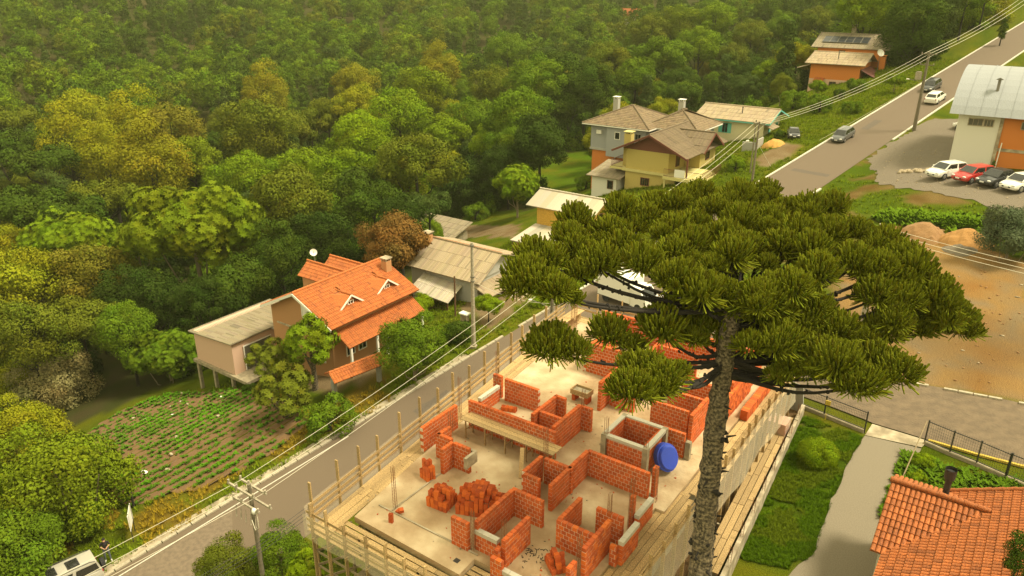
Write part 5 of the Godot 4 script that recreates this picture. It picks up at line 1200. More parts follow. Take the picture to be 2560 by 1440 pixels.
func house_near() -> void:
	var t := thing("red_tile_roof_house", "neighbouring house with weathered red barrel tile roof and black flue pipe", "house", gp(1.5, -29))
	var P := func(x: float) -> float: return 12.7 + (x + 1.75) * .4615
	wall(t, Vector3(-1.45, 9, -33.8), Vector3(7, 12.6, -22), M.whitewall); wall(t, Vector3(-1.95, 9, -33.6), Vector3(-1.451, 12.55, -29.5), M.whitewall)
	var slopes: Array = [
		[[Vector3(-2.25, 12.68, -29.05), Vector3(-1.72, 12.68, -29.05), Vector3(1.5, 14.2, -32.2), Vector3(-2.25, 14.2, -32.2)], .34],
		[[Vector3(-1.75, 12.7, -21.5), Vector3(-1.75, 12.7, -29.1), Vector3(1.5, 14.2, -32.2), Vector3(-.2, P.call(-.2), -33.9), Vector3(6.5, P.call(6.5), -33.9), Vector3(6.5, P.call(6.5), -21.5)], .34],
		[[Vector3(-.15, 13.4, -33.95), Vector3(-2.25, 13.4, -33.95), Vector3(-2.25, 14.2, -32.2), Vector3(1.5, 14.2, -32.2)], .34]]
	var tile := MB.new()
	for k in 5:      # half-barrel tile, lower end lifted over the one below
		var a0 := PI * k / 5; var a1 := PI * (k + 1) / 5
		var f := func(a: float, v: float) -> Vector3: return Vector3(-cos(a) * .093 * (1.0 - v * .12), sin(a) * .075 + .05 - v * .045, -v * .38)
		tile.quad(f.call(a0, 0), f.call(a0, 1), f.call(a1, 1), f.call(a1, 0))
		tile.tri(Vector3(0, .03, 0), f.call(a0, 0), f.call(a1, 0))
	var tm := tile.mesh()
	var left := 300; var rest := MB.new()
	for S in slopes:
		var pts: Array = S[0]
		var u: Vector3 = (pts[1] - pts[0]).normalized(); var nn: Vector3 = (pts[1] - pts[0]).cross(pts[2] - pts[0]).normalized()
		if nn.y < 0: nn = -nn
		var vv := nn.cross(u); if vv.y < 0: vv = -vv
		var bed := MB.new(); bed.prism(pts, -nn * .08); var rf := part(t, "roof", bed, M.tile1)
		var pg := PackedVector2Array(); var hi := Vector2(-1e9, -1e9); var lo := Vector2(1e9, 1e9)
		for q in pts:
			var d := Vector2((q - pts[0]).dot(u), (q - pts[0]).dot(vv)); pg.append(d); hi = Vector2(maxf(hi.x, d.x), maxf(hi.y, d.y)); lo = Vector2(minf(lo.x, d.x), minf(lo.y, d.y))
		var rt := u if u.cross(nn).dot(vv) < 0 else -u
		var bs := Basis(rt, nn, -vv)
		var x := lo.x + .1
		while x < hi.x:
			var y := lo.y - .02
			while y < hi.y - .1:
				if Geometry2D.is_point_in_polygon(Vector2(x, y + .17), pg):
					var at: Vector3 = pts[0] + u * (x + rng.randf_range(-.006, .006)) + vv * y
					var ki := rng.randi() % 3 if rng.randf() > .07 else 3
					if left > 0 and at.z < -27.5:
						left -= 1
						var o := MeshInstance3D.new(); o.name = "roof_tile"; o.mesh = tm; o.material_override = M["tile%d" % ki]; rf.add_child(o, true)
						o.transform = Transform3D(bs, at - t.position)
					else:
						var c: float = [1.0, .84, 1.12, .68][ki] * rng.randf_range(.94, 1.05); var m := MB.new(); 
						rest.col = Color(c, c, c); m.add(tile, Transform3D(bs, at))
						for i in m.v.size(): m.c[i] = rest.col
						rest.v.append_array(m.v); rest.n.append_array(m.n); rest.c.append_array(m.c)
				y += .335
			x += .2
	var st := part(t, "roof_tiles", rest, M.tile0); st.set_meta("kind", "stuff")
	cap(t, Vector3(-2.3, 14.28, -32.2), Vector3(1.5, 14.28, -32.2), M.tile1, .12); cap(t, Vector3(6.5, P.call(6.5) + .1, -33.9), Vector3(-.3, P.call(-.3) + .1, -33.9), M.tile1, .1)
	var vl := MB.new(); vl.beam(Vector3(-1.75, 12.74, -29.1), Vector3(1.5, 14.24, -32.2), .2, .03); vl.beam(Vector3(-.2, 13.45, -33.9), Vector3(1.5, 14.24, -32.2), .2, .03); part(t, "valley_gutter", vl, M.tile3)
	var fl := MB.new(); fl.tube([Vector3(-.2, 13.4, -32.75), Vector3(-.2, 14.85, -32.75), Vector3(-.2, 14.86, -32.75), Vector3(-.2, 15.35, -32.75)], [.13, .13, .21, .24], 14, false); part(t, "flue_pipe", fl, M.metal_dark)
	var fi := MB.new(); fi.tube([Vector3(-.2, 15.2, -32.75), Vector3(-.2, 15.21, -32.75)], [.2, .2], 14); part(t, "flue_mouth", fi, M.rubber)

func small_buildings() -> void:
	var t := thing("long_shed", "long low shed with dark weathered roof half hidden at the forest edge", "shed", gp(-70, -79))
	wall(t, Vector3(-76, -4, -81), Vector3(-64.5, 1.3, -77.3), M.concrete_dark)
	roof(t, "roof", [Vector3(-77, 1.2, -76.6), Vector3(-63.8, 1.2, -76.6), Vector3(-63.8, 2.6, -81.4), Vector3(-77, 2.6, -81.4)], M.asbestos_dark, "wave")
	t = thing("distant_house", "tiny pale house with brown roof far up among the trees", "house", Vector3(-172.1, 14.3, -343.8))
	var b := t.position
	wall(t, b + Vector3(-5, -4, -4), b + Vector3(5, 4.5, 4), M.whitewall); gable(t, b.x - 6, b.x + 6, b.z - 5, b.z + 5, b.y + 4.4, b.y + 7.5, true, M.tile1, "flat")
	window(t, b + Vector3(-2.4, 2.6, 4), 1.4, 1.4, Vector3(0, 0, 1), M.white, 1); window(t, b + Vector3(1.6, 2.6, 4), 1.4, 1.4, Vector3(0, 0, 1), M.white, 1)
	t = thing("ochre_house", "ochre walled building glimpsed behind the trees at the top of the street", "house", road_at(205, -16))
	b = t.position
	wall(t, b + Vector3(-7, -3, -6), b + Vector3(7, 5.5, 6), M.cream); gable(t, b.x - 8, b.x + 8, b.z - 7, b.z + 7, b.y + 5.4, b.y + 8, true, M.tile2, "flat"); window(t, b + Vector3(7, 2.5, 0), 1.6, 1.4, Vector3(1, 0, 0), M.white, 1); window(t, b + Vector3(1, 2.5, 6), 1.6, 1.4, Vector3(0, 0, 1), M.white, 1)

func sag(a: Vector3, b: Vector3, drop: float, n := 14) -> Array:
	var r: Array = []
	for i in n + 1:
		var t := float(i) / n
		r.append(a.lerp(b, t) - Vector3.UP * drop * 4 * t * (1 - t))
	return r
func same(n: int, r: float) -> Array:
	var a: Array = []; a.resize(n); a.fill(r); return a
func wire(a: Vector3, b: Vector3, drop: float, r: float, label: String, m: Material, group := "") -> void:
	var mb := MB.new(); var ps := sag(a, b, drop); mb.tube(ps, same(ps.size(), r), 5)
	solo("power_cable", label, "cable", mb, m, ps[0], group)
func arm(p: Node3D, c: Vector3, d: Vector3, L: float, m: Material, ins := true) -> void:
	var mb := MB.new(); mb.beam(c - d * L * .5, c + d * L * .5, .10, .10); var o := part(p, "crossarm", mb, m)
	if ins:
		for s in [-.46, -.15, .46]:
			var q: Vector3 = c + d * L * s; var im := MB.new()
			im.tube([q + Vector3.UP * .05, q + Vector3.UP * .10, q + Vector3.UP * .14, q + Vector3.UP * .22], [.03, .07, .045, .06], 8); part(o, "insulator", im, M.pole)
func lamp(p: Node3D, a: Vector3, d: Vector3, L: float) -> void:
	var mb := MB.new(); mb.tube([a, a + d * L * .6 + Vector3.UP * .25, a + d * L + Vector3.UP * .35], [.03, .03, .03], 6); part(p, "lamp_arm", mb, M.metal_grey)
	var h := MB.new(); h.ell(a + d * (L + .15) + Vector3.UP * .34, Vector3(.22, .1, .16), 10, 6); part(p, "lamp_head", h, M.white)

func build_street_things() -> void:
	# --- utility poles ---
	var b := gp(-29.8, -18.9)
	var t := thing("utility_pole", "dark utility pole carrying four pale crossarms near the front trees", "utility pole", b)
	var mb := MB.new(); mb.tube([b - Vector3.UP, b + Vector3.UP * 4, Vector3(-29.8, 10.3, -18.9)], [.15, .125, .10], 10); part(t, "shaft", mb, M.pole_dark)
	for e in [[9.95, .28, -.1], [9.95, -.28, -.35], [9.15, .28, .15], [9.15, -.28, -.1]]: arm(t, Vector3(-29.8 + e[2], e[0], -18.9 - e[1]), Vector3(1, 0, .02).normalized(), 2.25, M.pole)
	for k in 5:
		var fz := MB.new(); fz.tube([Vector3(-30.6 + k * .4, 8.9, -18.5), Vector3(-30.55 + k * .4, 8.4, -18.4), Vector3(-30.4 + k * .4, 8.35, -18.3)], [.02, .035, .02], 6); part(t, "fuse_holder", fz, M.pole)
	var lj := MB.new(); lj.tube([Vector3(-29.0, 9.2, -18.6), Vector3(-28.7, 8.4, -18.4), Vector3(-29.2, 7.9, -18.5), Vector3(-29.7, 8.2, -18.7)], same(4, .02), 5); part(t, "jumper_cable", lj, M.wire)
	var bx := MB.new(); bx.ell(Vector3(-29.15, 9.1, -18.55), Vector3(.14, .2, .14), 10, 6); part(t, "surge_arrester", bx, M.white)
	b = gp(-37.3, -47.4)
	t = thing("concrete_pole", "tall pale concrete pole on the verge in front of the grey-roofed house", "utility pole", b)
	mb = MB.new(); mb.tube([b - Vector3.UP * .5, b + Vector3.UP * 9.7], [.21, .12], 10); part(t, "shaft", mb, M.pole)
	mb = MB.new(); mb.tube([b - Vector3.UP * .2, b + Vector3.UP * .18], [.38, .34], 10); part(t, "footing", mb, M.concrete)
	for h in [9.4, 6.6, 6.2]:
		mb = MB.new(); mb.tube([b + Vector3.UP * h, b + Vector3.UP * (h + .12)], [.19, .19], 10); mb.beam(b + Vector3(0, h + .06, 0), b + Vector3(.7, h + .1, .2), .03, .03); part(t, "bracket", mb, M.metal_grey)
	var wtop := b + Vector3.UP * 6.3
	b = gp(-28.8, -93.3)
	t = thing("utility_pole", "slim grey utility pole with street lamp beside the olive house", "utility pole", b)
	mb = MB.new(); mb.tube([b - Vector3.UP * .5, b + Vector3.UP * 7.6], [.17, .11], 9); part(t, "shaft", mb, M.pole_dark); lamp(t, b + Vector3.UP * 4.8, Vector3(-.9, 0, .1), 1.1); arm(t, b + Vector3.UP * 7.3, Vector3(.98, 0, .17), 1.6, M.pole_dark)
	var t2 := thing("wooden_post", "thin grey post standing behind the slim utility pole", "post", gp(-30.2, -96.5))
	mb = MB.new(); mb.tube([gp(-30.2, -96.5, -.5), gp(-30.2, -96.5, 6.8)], [.1, .08], 8); part(t2, "shaft", mb, M.pole_dark)
	var pc := b + Vector3.UP * 7.4
	b = gp(-15.3, -119.6)
	t = thing("utility_pole", "stout utility pole with transformer at the gravel lot corner", "utility pole", b)
	mb = MB.new(); mb.tube([b - Vector3.UP * .5, b + Vector3.UP * 10.6], [.27, .15], 10); part(t, "shaft", mb, M.pole_dark); lamp(t, b + Vector3(-.2, 6.6, 0), Vector3(-.95, 0, .2), 1.7)
	arm(t, b + Vector3.UP * 10.3, Vector3(.98, 0, .17), 2.0, M.pole_dark); arm(t, b + Vector3.UP * 8.9, Vector3(.98, 0, .17), 1.8, M.pole_dark)
	mb = MB.new(); mb.tube([b + Vector3(-.75, 6.9, .1), b + Vector3(-.75, 7.0, .1), b + Vector3(-.75, 7.9, .1), b + Vector3(-.75, 8.0, .1)], [.3, .42, .42, .3], 12); part(t, "transformer", mb, M.pole)
	var pd := b + Vector3.UP * 10.4
	b = road_at(31.5, 7.9)
	t = thing("utility_pole", "utility pole with small white lamp just behind the scaffold's street side", "utility pole", b)
	mb = MB.new(); mb.tube([b - Vector3.UP * .5, b + Vector3.UP * 9.6], [.17, .12], 9); part(t, "shaft", mb, M.pole_dark); lamp(t, b + Vector3.UP * 6.4, Vector3(-.9, 0, .1), 2.0); arm(t, b + Vector3.UP * 9.3, Vector3(.98, 0, .17), 1.8, M.pole)
	var pb := b + Vector3.UP * 9.4
	# --- cables ---
	var near := road_at(-38, 5, 9)
	for k in 3:
		var o := Vector3(-1.0 + k * .95, -.1, -.3)
		var p1 := Vector3(-29.8, 10.1, -18.9) + o
		wire(near + o * .9, p1, .5, .012, "pale overhead cable sagging from the four-armed pole over the near road", M.wire, "cables over the near road")
		wire(p1, pb + o * Vector3(.8, 1, 1), .35, .012, "pale overhead cable running along the street past the scaffold", M.wire, "cables past the scaffold")
		wire(pb + o * Vector3(.8, 1, 1), pc + o * Vector3(.7, 1, 1), .8, .015, "pale overhead cable hidden partly by the big pine crown", M.wire, "cables behind the big pine")
		wire(pc + o * Vector3(.7, 1, 1), pd + o * Vector3(.7, 1, 1), .9, .018, "pale overhead cable rising beside the uphill street", M.wire, "cables up the hill")
		wire(pd + o * Vector3(.7, 1, 1), road_at(175, 7, 12) + o, 1.3, .022, "pale overhead cable leading to the top of the street", M.wire, "cables at the hilltop")
	for k in 4:
		wire(near + Vector3(.2 * k, -3.4 - .22 * k, 0), Vector3(-29.7, 6.6 - .24 * k, -18.7), .5, .012, "black telephone cable below the power lines over the near road", M.wire_dark, "telephone cables over the near road")
		wire(Vector3(-29.7, 6.6 - .24 * k, -18.7), pb + Vector3(.1, -3.0 - .24 * k, 0), .45, .012, "black telephone cable strung low along the scaffold side of the street", M.wire_dark, "telephone cables beside the scaffold")
	wire(wtop, pb + Vector3(0, -2.6, 0), .5, .014, "thin cable crossing from the tall pale pole to the scaffold side", M.wire); wire(pc - Vector3.UP * 2.2, road_at(84, -1.5, .1), .05, .02, "straight guy wire bracing the slim utility pole", M.wire)
	wire(pd - Vector3.UP * 3.6, road_at(96, -.8, .3), .1, .02, "straight guy wire crossing the street from the stout pole", M.wire)
	b = Vector3(-7.61, 0, -53.19)
	b.y = gh(b.x, b.z)
	t = thing("concrete_pole", "short pale concrete pole rising behind the big pine at the dirt lot", "utility pole", b)
	mb = MB.new(); mb.tube([b, Vector3(b.x, 19.65, b.z)], [.2, .15], 9); part(t, "shaft", mb, M.pole)
	for h in [.2, .5, .8]:
		mb = MB.new(); mb.tube([Vector3(b.x + .2, 19.65 - h, b.z), Vector3(b.x + .34, 19.65 - h, b.z)], [.06, .06], 7); part(t, "insulator", mb, M.white)
		wire(Vector3(b.x + .3, 19.65 - h, b.z), Vector3(14, 19.65 - h - .5, b.z + 1.5), .5, .014, "thin cable strung over the dirt lot from the short pale pole", M.wire, "cables over the dirt lot")
	# --- sign ---
	t = thing("blank_signboard", "blank white board on two thin posts on the grassy verge", "sign", gp(-43.6, -18.8))
	for q in [Vector2(-44.0, -19.1), Vector2(-43.2, -18.5)]:
		mb = MB.new(); mb.tube([gp(q.x, q.y, -.3), gp(q.x, q.y, 2.2)], [.03, .03], 6); part(t, "post", mb, M.metal_dark)
	mb = MB.new(); mb.beam(gp(-44.15, -19.2, 1.55), gp(-43.05, -18.4, 1.55), .03, 1.25); part(t, "board", mb, M.white)
	for i in 2:
		var q := Vector2(-46.4 - i * 1.3, -20.4 - i * .4)
		mb = MB.new(); mb.tube([gp(q.x, q.y, -.3), gp(q.x + .05, q.y, 1.3)], [.09, .07], 7); solo("fence_post", "weathered dark fence post at the corner of the vegetable field", "post", mb, M.bark_dark, gp(q.x, q.y), "old fence posts by the field")
	# --- fences round the near garden ---
	fence([Vector2(-10.0, -45.0), Vector2(-7.4, -43.8), Vector2(-4.9, -42.7)], 1.35, "open metal mesh fence on a low kerb between lawn and side street")
	fence([Vector2(-1.85, -43.0), Vector2(-.55, -42.5), Vector2(.75, -42.1), Vector2(2.1, -41.6)], 1.45, "three-bay metal fence panel along the flower bed by the side street")
	fence([Vector2(2.15, -41.55), Vector2(3.6, -41.1)], 1.5, "metal entrance gate in front of the red barrel tile roof")
	t = thing("corrugated_fence", "grey corrugated sheet fence closing the far corner of the building site", "fence", gp(-9.8, -44.3))
	for i in 8:
		mb = MB.new(); var p := Vector3(-11.2, 0, -45.0).lerp(Vector3(-8.7, 0, -43.8), i / 8.0); mb.beam(gp(p.x, p.z, .9), gp(p.x + .3, p.z + .14, .9), .03 + .03 * (i % 2), 1.9); part(t, "sheet", mb, M.greywall)
	mb = MB.new(); mb.beam(gp(-7.2, -43.3, .1), gp(-7.2, -43.3, .5), .05, .05); mb.box(gp(-7.2, -43.3, 1.25), Vector3(.3, .3, .05)); solo("meter_box", "small yellow box mounted on the mesh fence", "box", mb, M.paint_yellow, gp(-7.2, -43.3))
	mb = MB.new(); mb.tube([gp(-2.3, -38.8), gp(-1.95, -42.6, 1.7)], [.035, .03], 6); solo("leaning_pole", "thin pole leaning over the clipped hedge", "pole", mb, M.plank_grey, gp(-2.3, -38.8))
	# --- heaps ---
	mound("dirt_mound", "rounded heap of stony brown earth at the edge of the dirt lot", gp(-7.6, -76.2), 2.3, 1.5, M.earth)
	mound("dirt_mound", "orange earth heap with a grey gravel skirt beside the bluish bush", gp(-3.9, -75.2), 2.2, 1.45, M.earth2)
	mound("gravel_heap", "flat grey gravel heap in front of the orange earth heap", gp(-3.9, -73.2), 1.6, .6, M.gravel)
	mound("sand_pile", "orange sand pile beside the low block wall near the cream house", gp(-31.6, -109.5), 1.7, 1.1, M.sand)
	mb = MB.new(); mb.span(gp(-35.2, -107.6, -.5), gp(-33.4, -107.4, 1.1)); mb.span(gp(-33.4, -107.6, -.5), gp(-33.2, -110.5, 1.1)); solo("block_wall", "low grey block wall holding the orange sand pile", "wall", mb, M.greywall, gp(-34, -108))
	for i in 26:
		var p := Vector2(-13.2 + i * .15 + rng.randf_range(-.1, .1), -98.0 + i * .02 + rng.randf_range(-.5, .5))
		mb = MB.new(); mb.ell(gp(p.x, p.y, .1), Vector3(rng.randf_range(.18, .42), rng.randf_range(.12, .25), rng.randf_range(.18, .35)), 7, 5, .2, rng); solo("field_stone", "rough orange stone edging the gravel lot by the white wall", "stone", mb, M.rock, gp(p.x, p.y), "stones edging the gravel lot")
	for i in 16:
		var p := Vector2(rng.randf_range(-64, -48), rng.randf_range(-35, -21))
		if inpoly(p.x, p.y, FIELD):
			mb = MB.new(); mb.ell(gp(p.x, p.y, .15), Vector3(rng.randf_range(.1, .25), .1, rng.randf_range(.1, .2)), 6, 4, .3, rng); solo("pale_stone", "small pale stone lying between the crop rows", "stone", mb, M.concrete, gp(p.x, p.y), "pale stones in the field")
	for i in 22:
		var p := Vector2(rng.randf_range(-8, 3), rng.randf_range(-68, -53))
		mb = MB.new(); mb.ell(gp(p.x, p.y, .03), Vector3(rng.randf_range(.05, .2), .04, rng.randf_range(.05, .14)), 6, 4, .3, rng); solo("rubble_piece", "flat pale piece of rubble on the orange dirt lot", "rubble", mb, M.concrete, gp(p.x, p.y), "rubble on the dirt lot")
	for e in [[-57.6, -30.3], [-49.8, -23.2], [-55.0, -33.7]]:
		mb = MB.new(); mb.ell(gp(e[0], e[1], .16), Vector3(.28, .05, .18), 8, 5, .4, rng); solo("plastic_sheet", "crumpled white plastic sheet left on the crop field", "litter", mb, M.white, gp(e[0], e[1]), "white plastic on the field")
	for e in [[-56.5, -70.5], [-54.5, -69.5], [-52.5, -69.0]]:
		mb = MB.new(); mb.tube([gp(e[0], e[1], -.3), gp(e[0], e[1], 1.1)], [.09, .09], 7); solo("marker_post", "short white post beside the track behind the houses", "post", mb, M.white, gp(e[0], e[1]), "white posts by the track")
	# white meter cabinet in front of the grey house
	t = thing("meter_cabinet", "small pale meter cabinet on the verge by the tall concrete pole", "cabinet", gp(-40.5, -50.2))
	wall(t, gp(-40.9, -50.5, 0), gp(-40.9, -50.5, 0) + Vector3(.7, 1.1, .45), M.concrete, "body"); wall(t, gp(-40.9, -50.5, 1.1) + Vector3(-.1, .001, -.1), gp(-40.9, -50.5, 1.1) + Vector3(.8, .12, .55), M.white, "lid")
	t = thing("wooden_post", "dark wooden post in front of the grey house's lean-to", "post", gp(-42.6, -51.4))
	mb = MB.new(); mb.tube([gp(-42.6, -51.4, -.3), gp(-42.6, -51.4, 4.2)], [.1, .08], 8); part(t, "shaft", mb, M.woodbrown)

func fence(pts: Array, h: float, label: String) -> void:
	var c: Vector2 = pts[pts.size() / 2]
	var t := thing("metal_fence", label, "fence", gp(c.x, c.y))
	for i in pts.size():
		var mb := MB.new(); mb.beam(gp(pts[i].x, pts[i].y, -.1), gp(pts[i].x, pts[i].y, h + .1), .07, .07); part(t, "post", mb, M.metal_dark)
	for i in pts.size() - 1:
		var a := gp(pts[i].x, pts[i].y); var d := gp(pts[i + 1].x, pts[i + 1].y)
		var fr := MB.new(); fr.beam(a + Vector3.UP * h, d + Vector3.UP * h, .04, .04); fr.beam(a + Vector3.UP * .28, d + Vector3.UP * .28, .04, .04); var o := part(t, "frame", fr, M.metal_dark)
		var n := int(a.distance_to(d) / .11)
		var ms := MB.new()
		for k in n: ms.beam(a.lerp(d, (k + .5) / n) + Vector3.UP * .28, a.lerp(d, (k + .5) / n) + Vector3.UP * (h + .12), .009, .009)
		for k in 6: ms.beam(a + Vector3.UP * (.4 + k * (h - .4) / 6), d + Vector3.UP * (.4 + k * (h - .4) / 6), .007, .007)
		part(o, "mesh_bars", ms, M.metal_dark)
		var kb := MB.new(); kb.beam(a + Vector3.UP * .05, d + Vector3.UP * .05, .18, .3); part(t, "kerb_base", kb, M.concrete_dark)

func mound(called: String, label: String, at: Vector3, r: float, h: float, m: Material) -> void:
	var mb := MB.new(); var n := 26
	var f := func(x: float, z: float) -> Vector3:
		var d := sqrt(x * x + z * z) / r
		var k := maxf(0.0, 1.0 - d * (1.0 + .25 * patch_noise.get_noise_2d(at.x * 9 + x * 14, at.z * 9 + z * 14)))
		var y := h * (1.0 - pow(1.0 - k, 1.7)) * .95 + fine_noise.get_noise_2d(at.x + x * 3, at.z + z * 3) * .16 * minf(k * 4, 1.0)
		return Vector3(at.x + x, gh(at.x + x, at.z + z) + y - .12, at.z + z)
	for i in n:
		for j in n:
			var x0 := (i * 2.0 / n - 1) * r * 1.1; var x1 := ((i + 1) * 2.0 / n - 1) * r * 1.1; var z0 := (j * 2.0 / n - 1) * r * 1.1; var z1 := ((j + 1) * 2.0 / n - 1) * r * 1.1
			mb.quad(f.call(x0, z1), f.call(x1, z1), f.call(x1, z0), f.call(x0, z0))
	solo(called, label, "heap", mb, m, at)

# ---------- cars: local +z is the front ----------
func make_car(called: String, label: String, body: Material, kind: String, at: Vector3, yaw: float, sc: float, group := "", pitch := 0.0) -> void:
	var t := thing(called, label, "car", Vector3.ZERO, group)
	var suv := kind == "suv"
	var L := 4.1 if not suv else 4.5; var W := .86 if not suv else .92
	var belt := .92 if not suv else 1.08; var top := 1.46 if not suv else 1.82
	var hl := L * .5
	# lower body: stations [z, half width, y0, y1]
	var st: Array = [[-hl, W * .82, .36, .80], [-hl + .08, W * .93, .26, belt - .02], [-hl + .5, W, .2, belt], [-hl * .3, W, .18, belt + .01], [hl * .35, W, .18, belt - .01], [hl * .55, W * .99, .2, belt - .06], [hl - .35, W * .96, .22, belt - .17], [hl - .08, W * .86, .26, belt - .32], [hl, W * .7, .34, belt - .42]]
	if kind == "sedan": st[1][3] = belt - .03
	var sec := func(s: Array) -> Array:
		var w: float = s[1]; var a: float = s[2]; var b: float = s[3]
		var r: Array = []
		for e in [[-.86, a], [-1.0, a + .14], [-1.0, lerpf(a, b, .62)], [-.95, b - .05], [-.82, b], [0, b + .035], [.82, b], [.95, b - .05], [1.0, lerpf(a, b, .62)], [1.0, a + .14], [.86, a]]: r.append(Vector3(e[0] * w, e[1], s[0]))
		return r
	var bm := MB.new()
	for i in st.size() - 1:
		var A: Array = sec.call(st[i]); var B: Array = sec.call(st[i + 1])
		for k in A.size() - 1: bm.quad(A[k], A[k + 1], B[k + 1], B[k])
		bm.quad(A[A.size() - 1], A[0], B[0], B[B.size() - 1])
	for e in [0, st.size() - 1]:
		var A: Array = sec.call(st[e])
		for k in range(1, A.size() - 1): 
			if e == 0: bm.tri(A[0], A[k + 1], A[k])
			else: bm.tri(A[0], A[k], A[k + 1])
	# cabin
	var rear := -hl + (.12 if kind == "hatch" else (.06 if suv else .75)); var rr := -hl + (.62 if kind == "hatch" else (.25 if suv else 1.35))
	var fr := hl * .22 if not suv else hl * .28; var ff := hl * .58 if not suv else hl * .52
	var wb := W * .9; var wt := W * .72 if not suv else W * .8
	var c: Array = [Vector3(-wb, belt, rear), Vector3(wb, belt, rear), Vector3(wb, belt - .02, ff), Vector3(-wb, belt - .02, ff), Vector3(-wt, top - .04, rr), Vector3(wt, top - .04, rr), Vector3(wt, top - .05, fr), Vector3(-wt, top - .05, fr)]
	var mid := Vector3(0, top + .015, (rr + fr) * .5)
	bm.quad(c[1], c[0], c[4], c[5]); bm.quad(c[3], c[2], c[6], c[7]); bm.quad(c[2], c[1], c[5], c[6]); bm.quad(c[0], c[3], c[7], c[4])
	for k in 4:
		var ids: Array = [4, 7, 6, 5]
		bm.tri(mid, c[ids[k]], c[ids[(k + 1) % 4]])
	var bo := part(t, "body", bm, body)
	var pane := func(called2: String, a: Vector3, b: Vector3, d: Vector3, e: Vector3, x: float, y0: float, y1: float) -> void:
		var mb := MB.new(); var nn := (b - a).cross(d - a).normalized() * .012
		var P := func(u: float, v: float) -> Vector3: return a.lerp(b, u).lerp(e.lerp(d, u), v) + nn
		mb.quad(P.call(x, y0), P.call(1 - x, y0), P.call(1 - x, y1), P.call(x, y1)); part(t, called2, mb, M.glass)
	pane.call("rear_window", c[1], c[0], c[4], c[5], .08, .2, .88); pane.call("windscreen", c[3], c[2], c[6], c[7], .05, .06, .93)
	for s in [0, 1]:
		var a: Vector3 = c[2] if s == 0 else c[0]; var b: Vector3 = c[1] if s == 0 else c[3]; var d: Vector3 = c[5] if s == 0 else c[7]; var e: Vector3 = c[6] if s == 0 else c[4]
		pane.call("side_window", a, a.lerp(b, .5), e.lerp(d, .5), e, .07, .1, .86); pane.call("side_window", a.lerp(b, .5), b, d, e.lerp(d, .5), .07, .1, .86)
	for s in [-1, 1]:
		for z in [hl * .6, -hl * .6]:
			var wr := .31 if not suv else .37
			var w := MB.new(); w.tube([Vector3(s * (W - .2), wr, z), Vector3(s * (W + .01), wr, z)], [wr, wr], 16); var wo := part(t, "wheel", w, M.rubber)
			var rm := MB.new(); rm.tube([Vector3(s * (W + .012), wr, z), Vector3(s * (W + .022), wr, z)], [wr * .62, wr * .5], 12); part(wo, "rim", rm, M.rim)
		var h := MB.new(); h.ell(Vector3(s * W * .66, belt - .3, hl - .12), Vector3(.18, .08, .13), 8, 6); part(t, "headlight", h, M.lamp_clear)
		var tl := MB.new(); tl.ell(Vector3(s * W * .8, belt - .16, -hl + .07), Vector3(.1, .13, .08), 8, 6); part(t, "tail_light", tl, M.lamp_red)
		var mi := MB.new(); mi.ell(Vector3(s * (W + .1), belt + .06, hl * .36), Vector3(.1, .07, .06), 8, 5); part(t, "mirror", mi, body)
	var gr := MB.new(); gr.span(Vector3(-W * .45, .38, hl - .03), Vector3(W * .45, .5, hl + .012)); part(t, "grille", gr, M.rubber)
	var np := MB.new(); np.span(Vector3(-.2, .4, hl + .013), Vector3(.2, .52, hl + .025)); np.span(Vector3(-.2, .52, -hl - .02), Vector3(.2, .64, -hl - .004)); part(t, "number_plate", np, M.plate)
	if suv:
		for zz in [.55, -.75]:
			var sr := MB.new(); sr.span(Vector3(-.36, top + .012, zz - .3), Vector3(.36, top + .03, zz + .3)); var so := part(t, "roof_window", sr, M.glass)
			var sf := MB.new()
			for s in [-1, 1]: sf.span(Vector3(s * .39 - .03, top + .005, zz - .36), Vector3(s * .39 + .03, top + .034, zz + .36)); sf.span(Vector3(-.36, top + .006, zz + s * .33 - .03), Vector3(.36, top + .033, zz + s * .33 + .03))
			part(so, "window_trim", sf, M.rubber)
		for s in [-1, 1]:
			var rl := MB.new(); rl.tube([Vector3(s * wt * .95, top - .04, -1.9), Vector3(s * wt * .95, top + .06, -1.6), Vector3(s * wt * .95, top + .06, .4), Vector3(s * wt * .95, top - .04, .7)], same(4, .025), 6); part(t, "roof_rail", rl, M.metal_dark)
		var sp := MB.new(); sp.tube([Vector3(.1, .98, -hl - .02), Vector3(.1, .98, -hl - .26)], [.36, .36], 18); var spo := part(t, "spare_wheel", sp, M.rubber)
		var sc2 := MB.new(); sc2.tube([Vector3(.1, .98, -hl - .262), Vector3(.1, .98, -hl - .28)], [.2, .18], 12); part(spo, "rim", sc2, M.metal_grey)
	t.position = at; t.rotation = Vector3(pitch, yaw, 0); t.scale = Vector3.ONE * sc
func yaw_to(d: Vector2) -> float: return atan2(d.x, d.y)
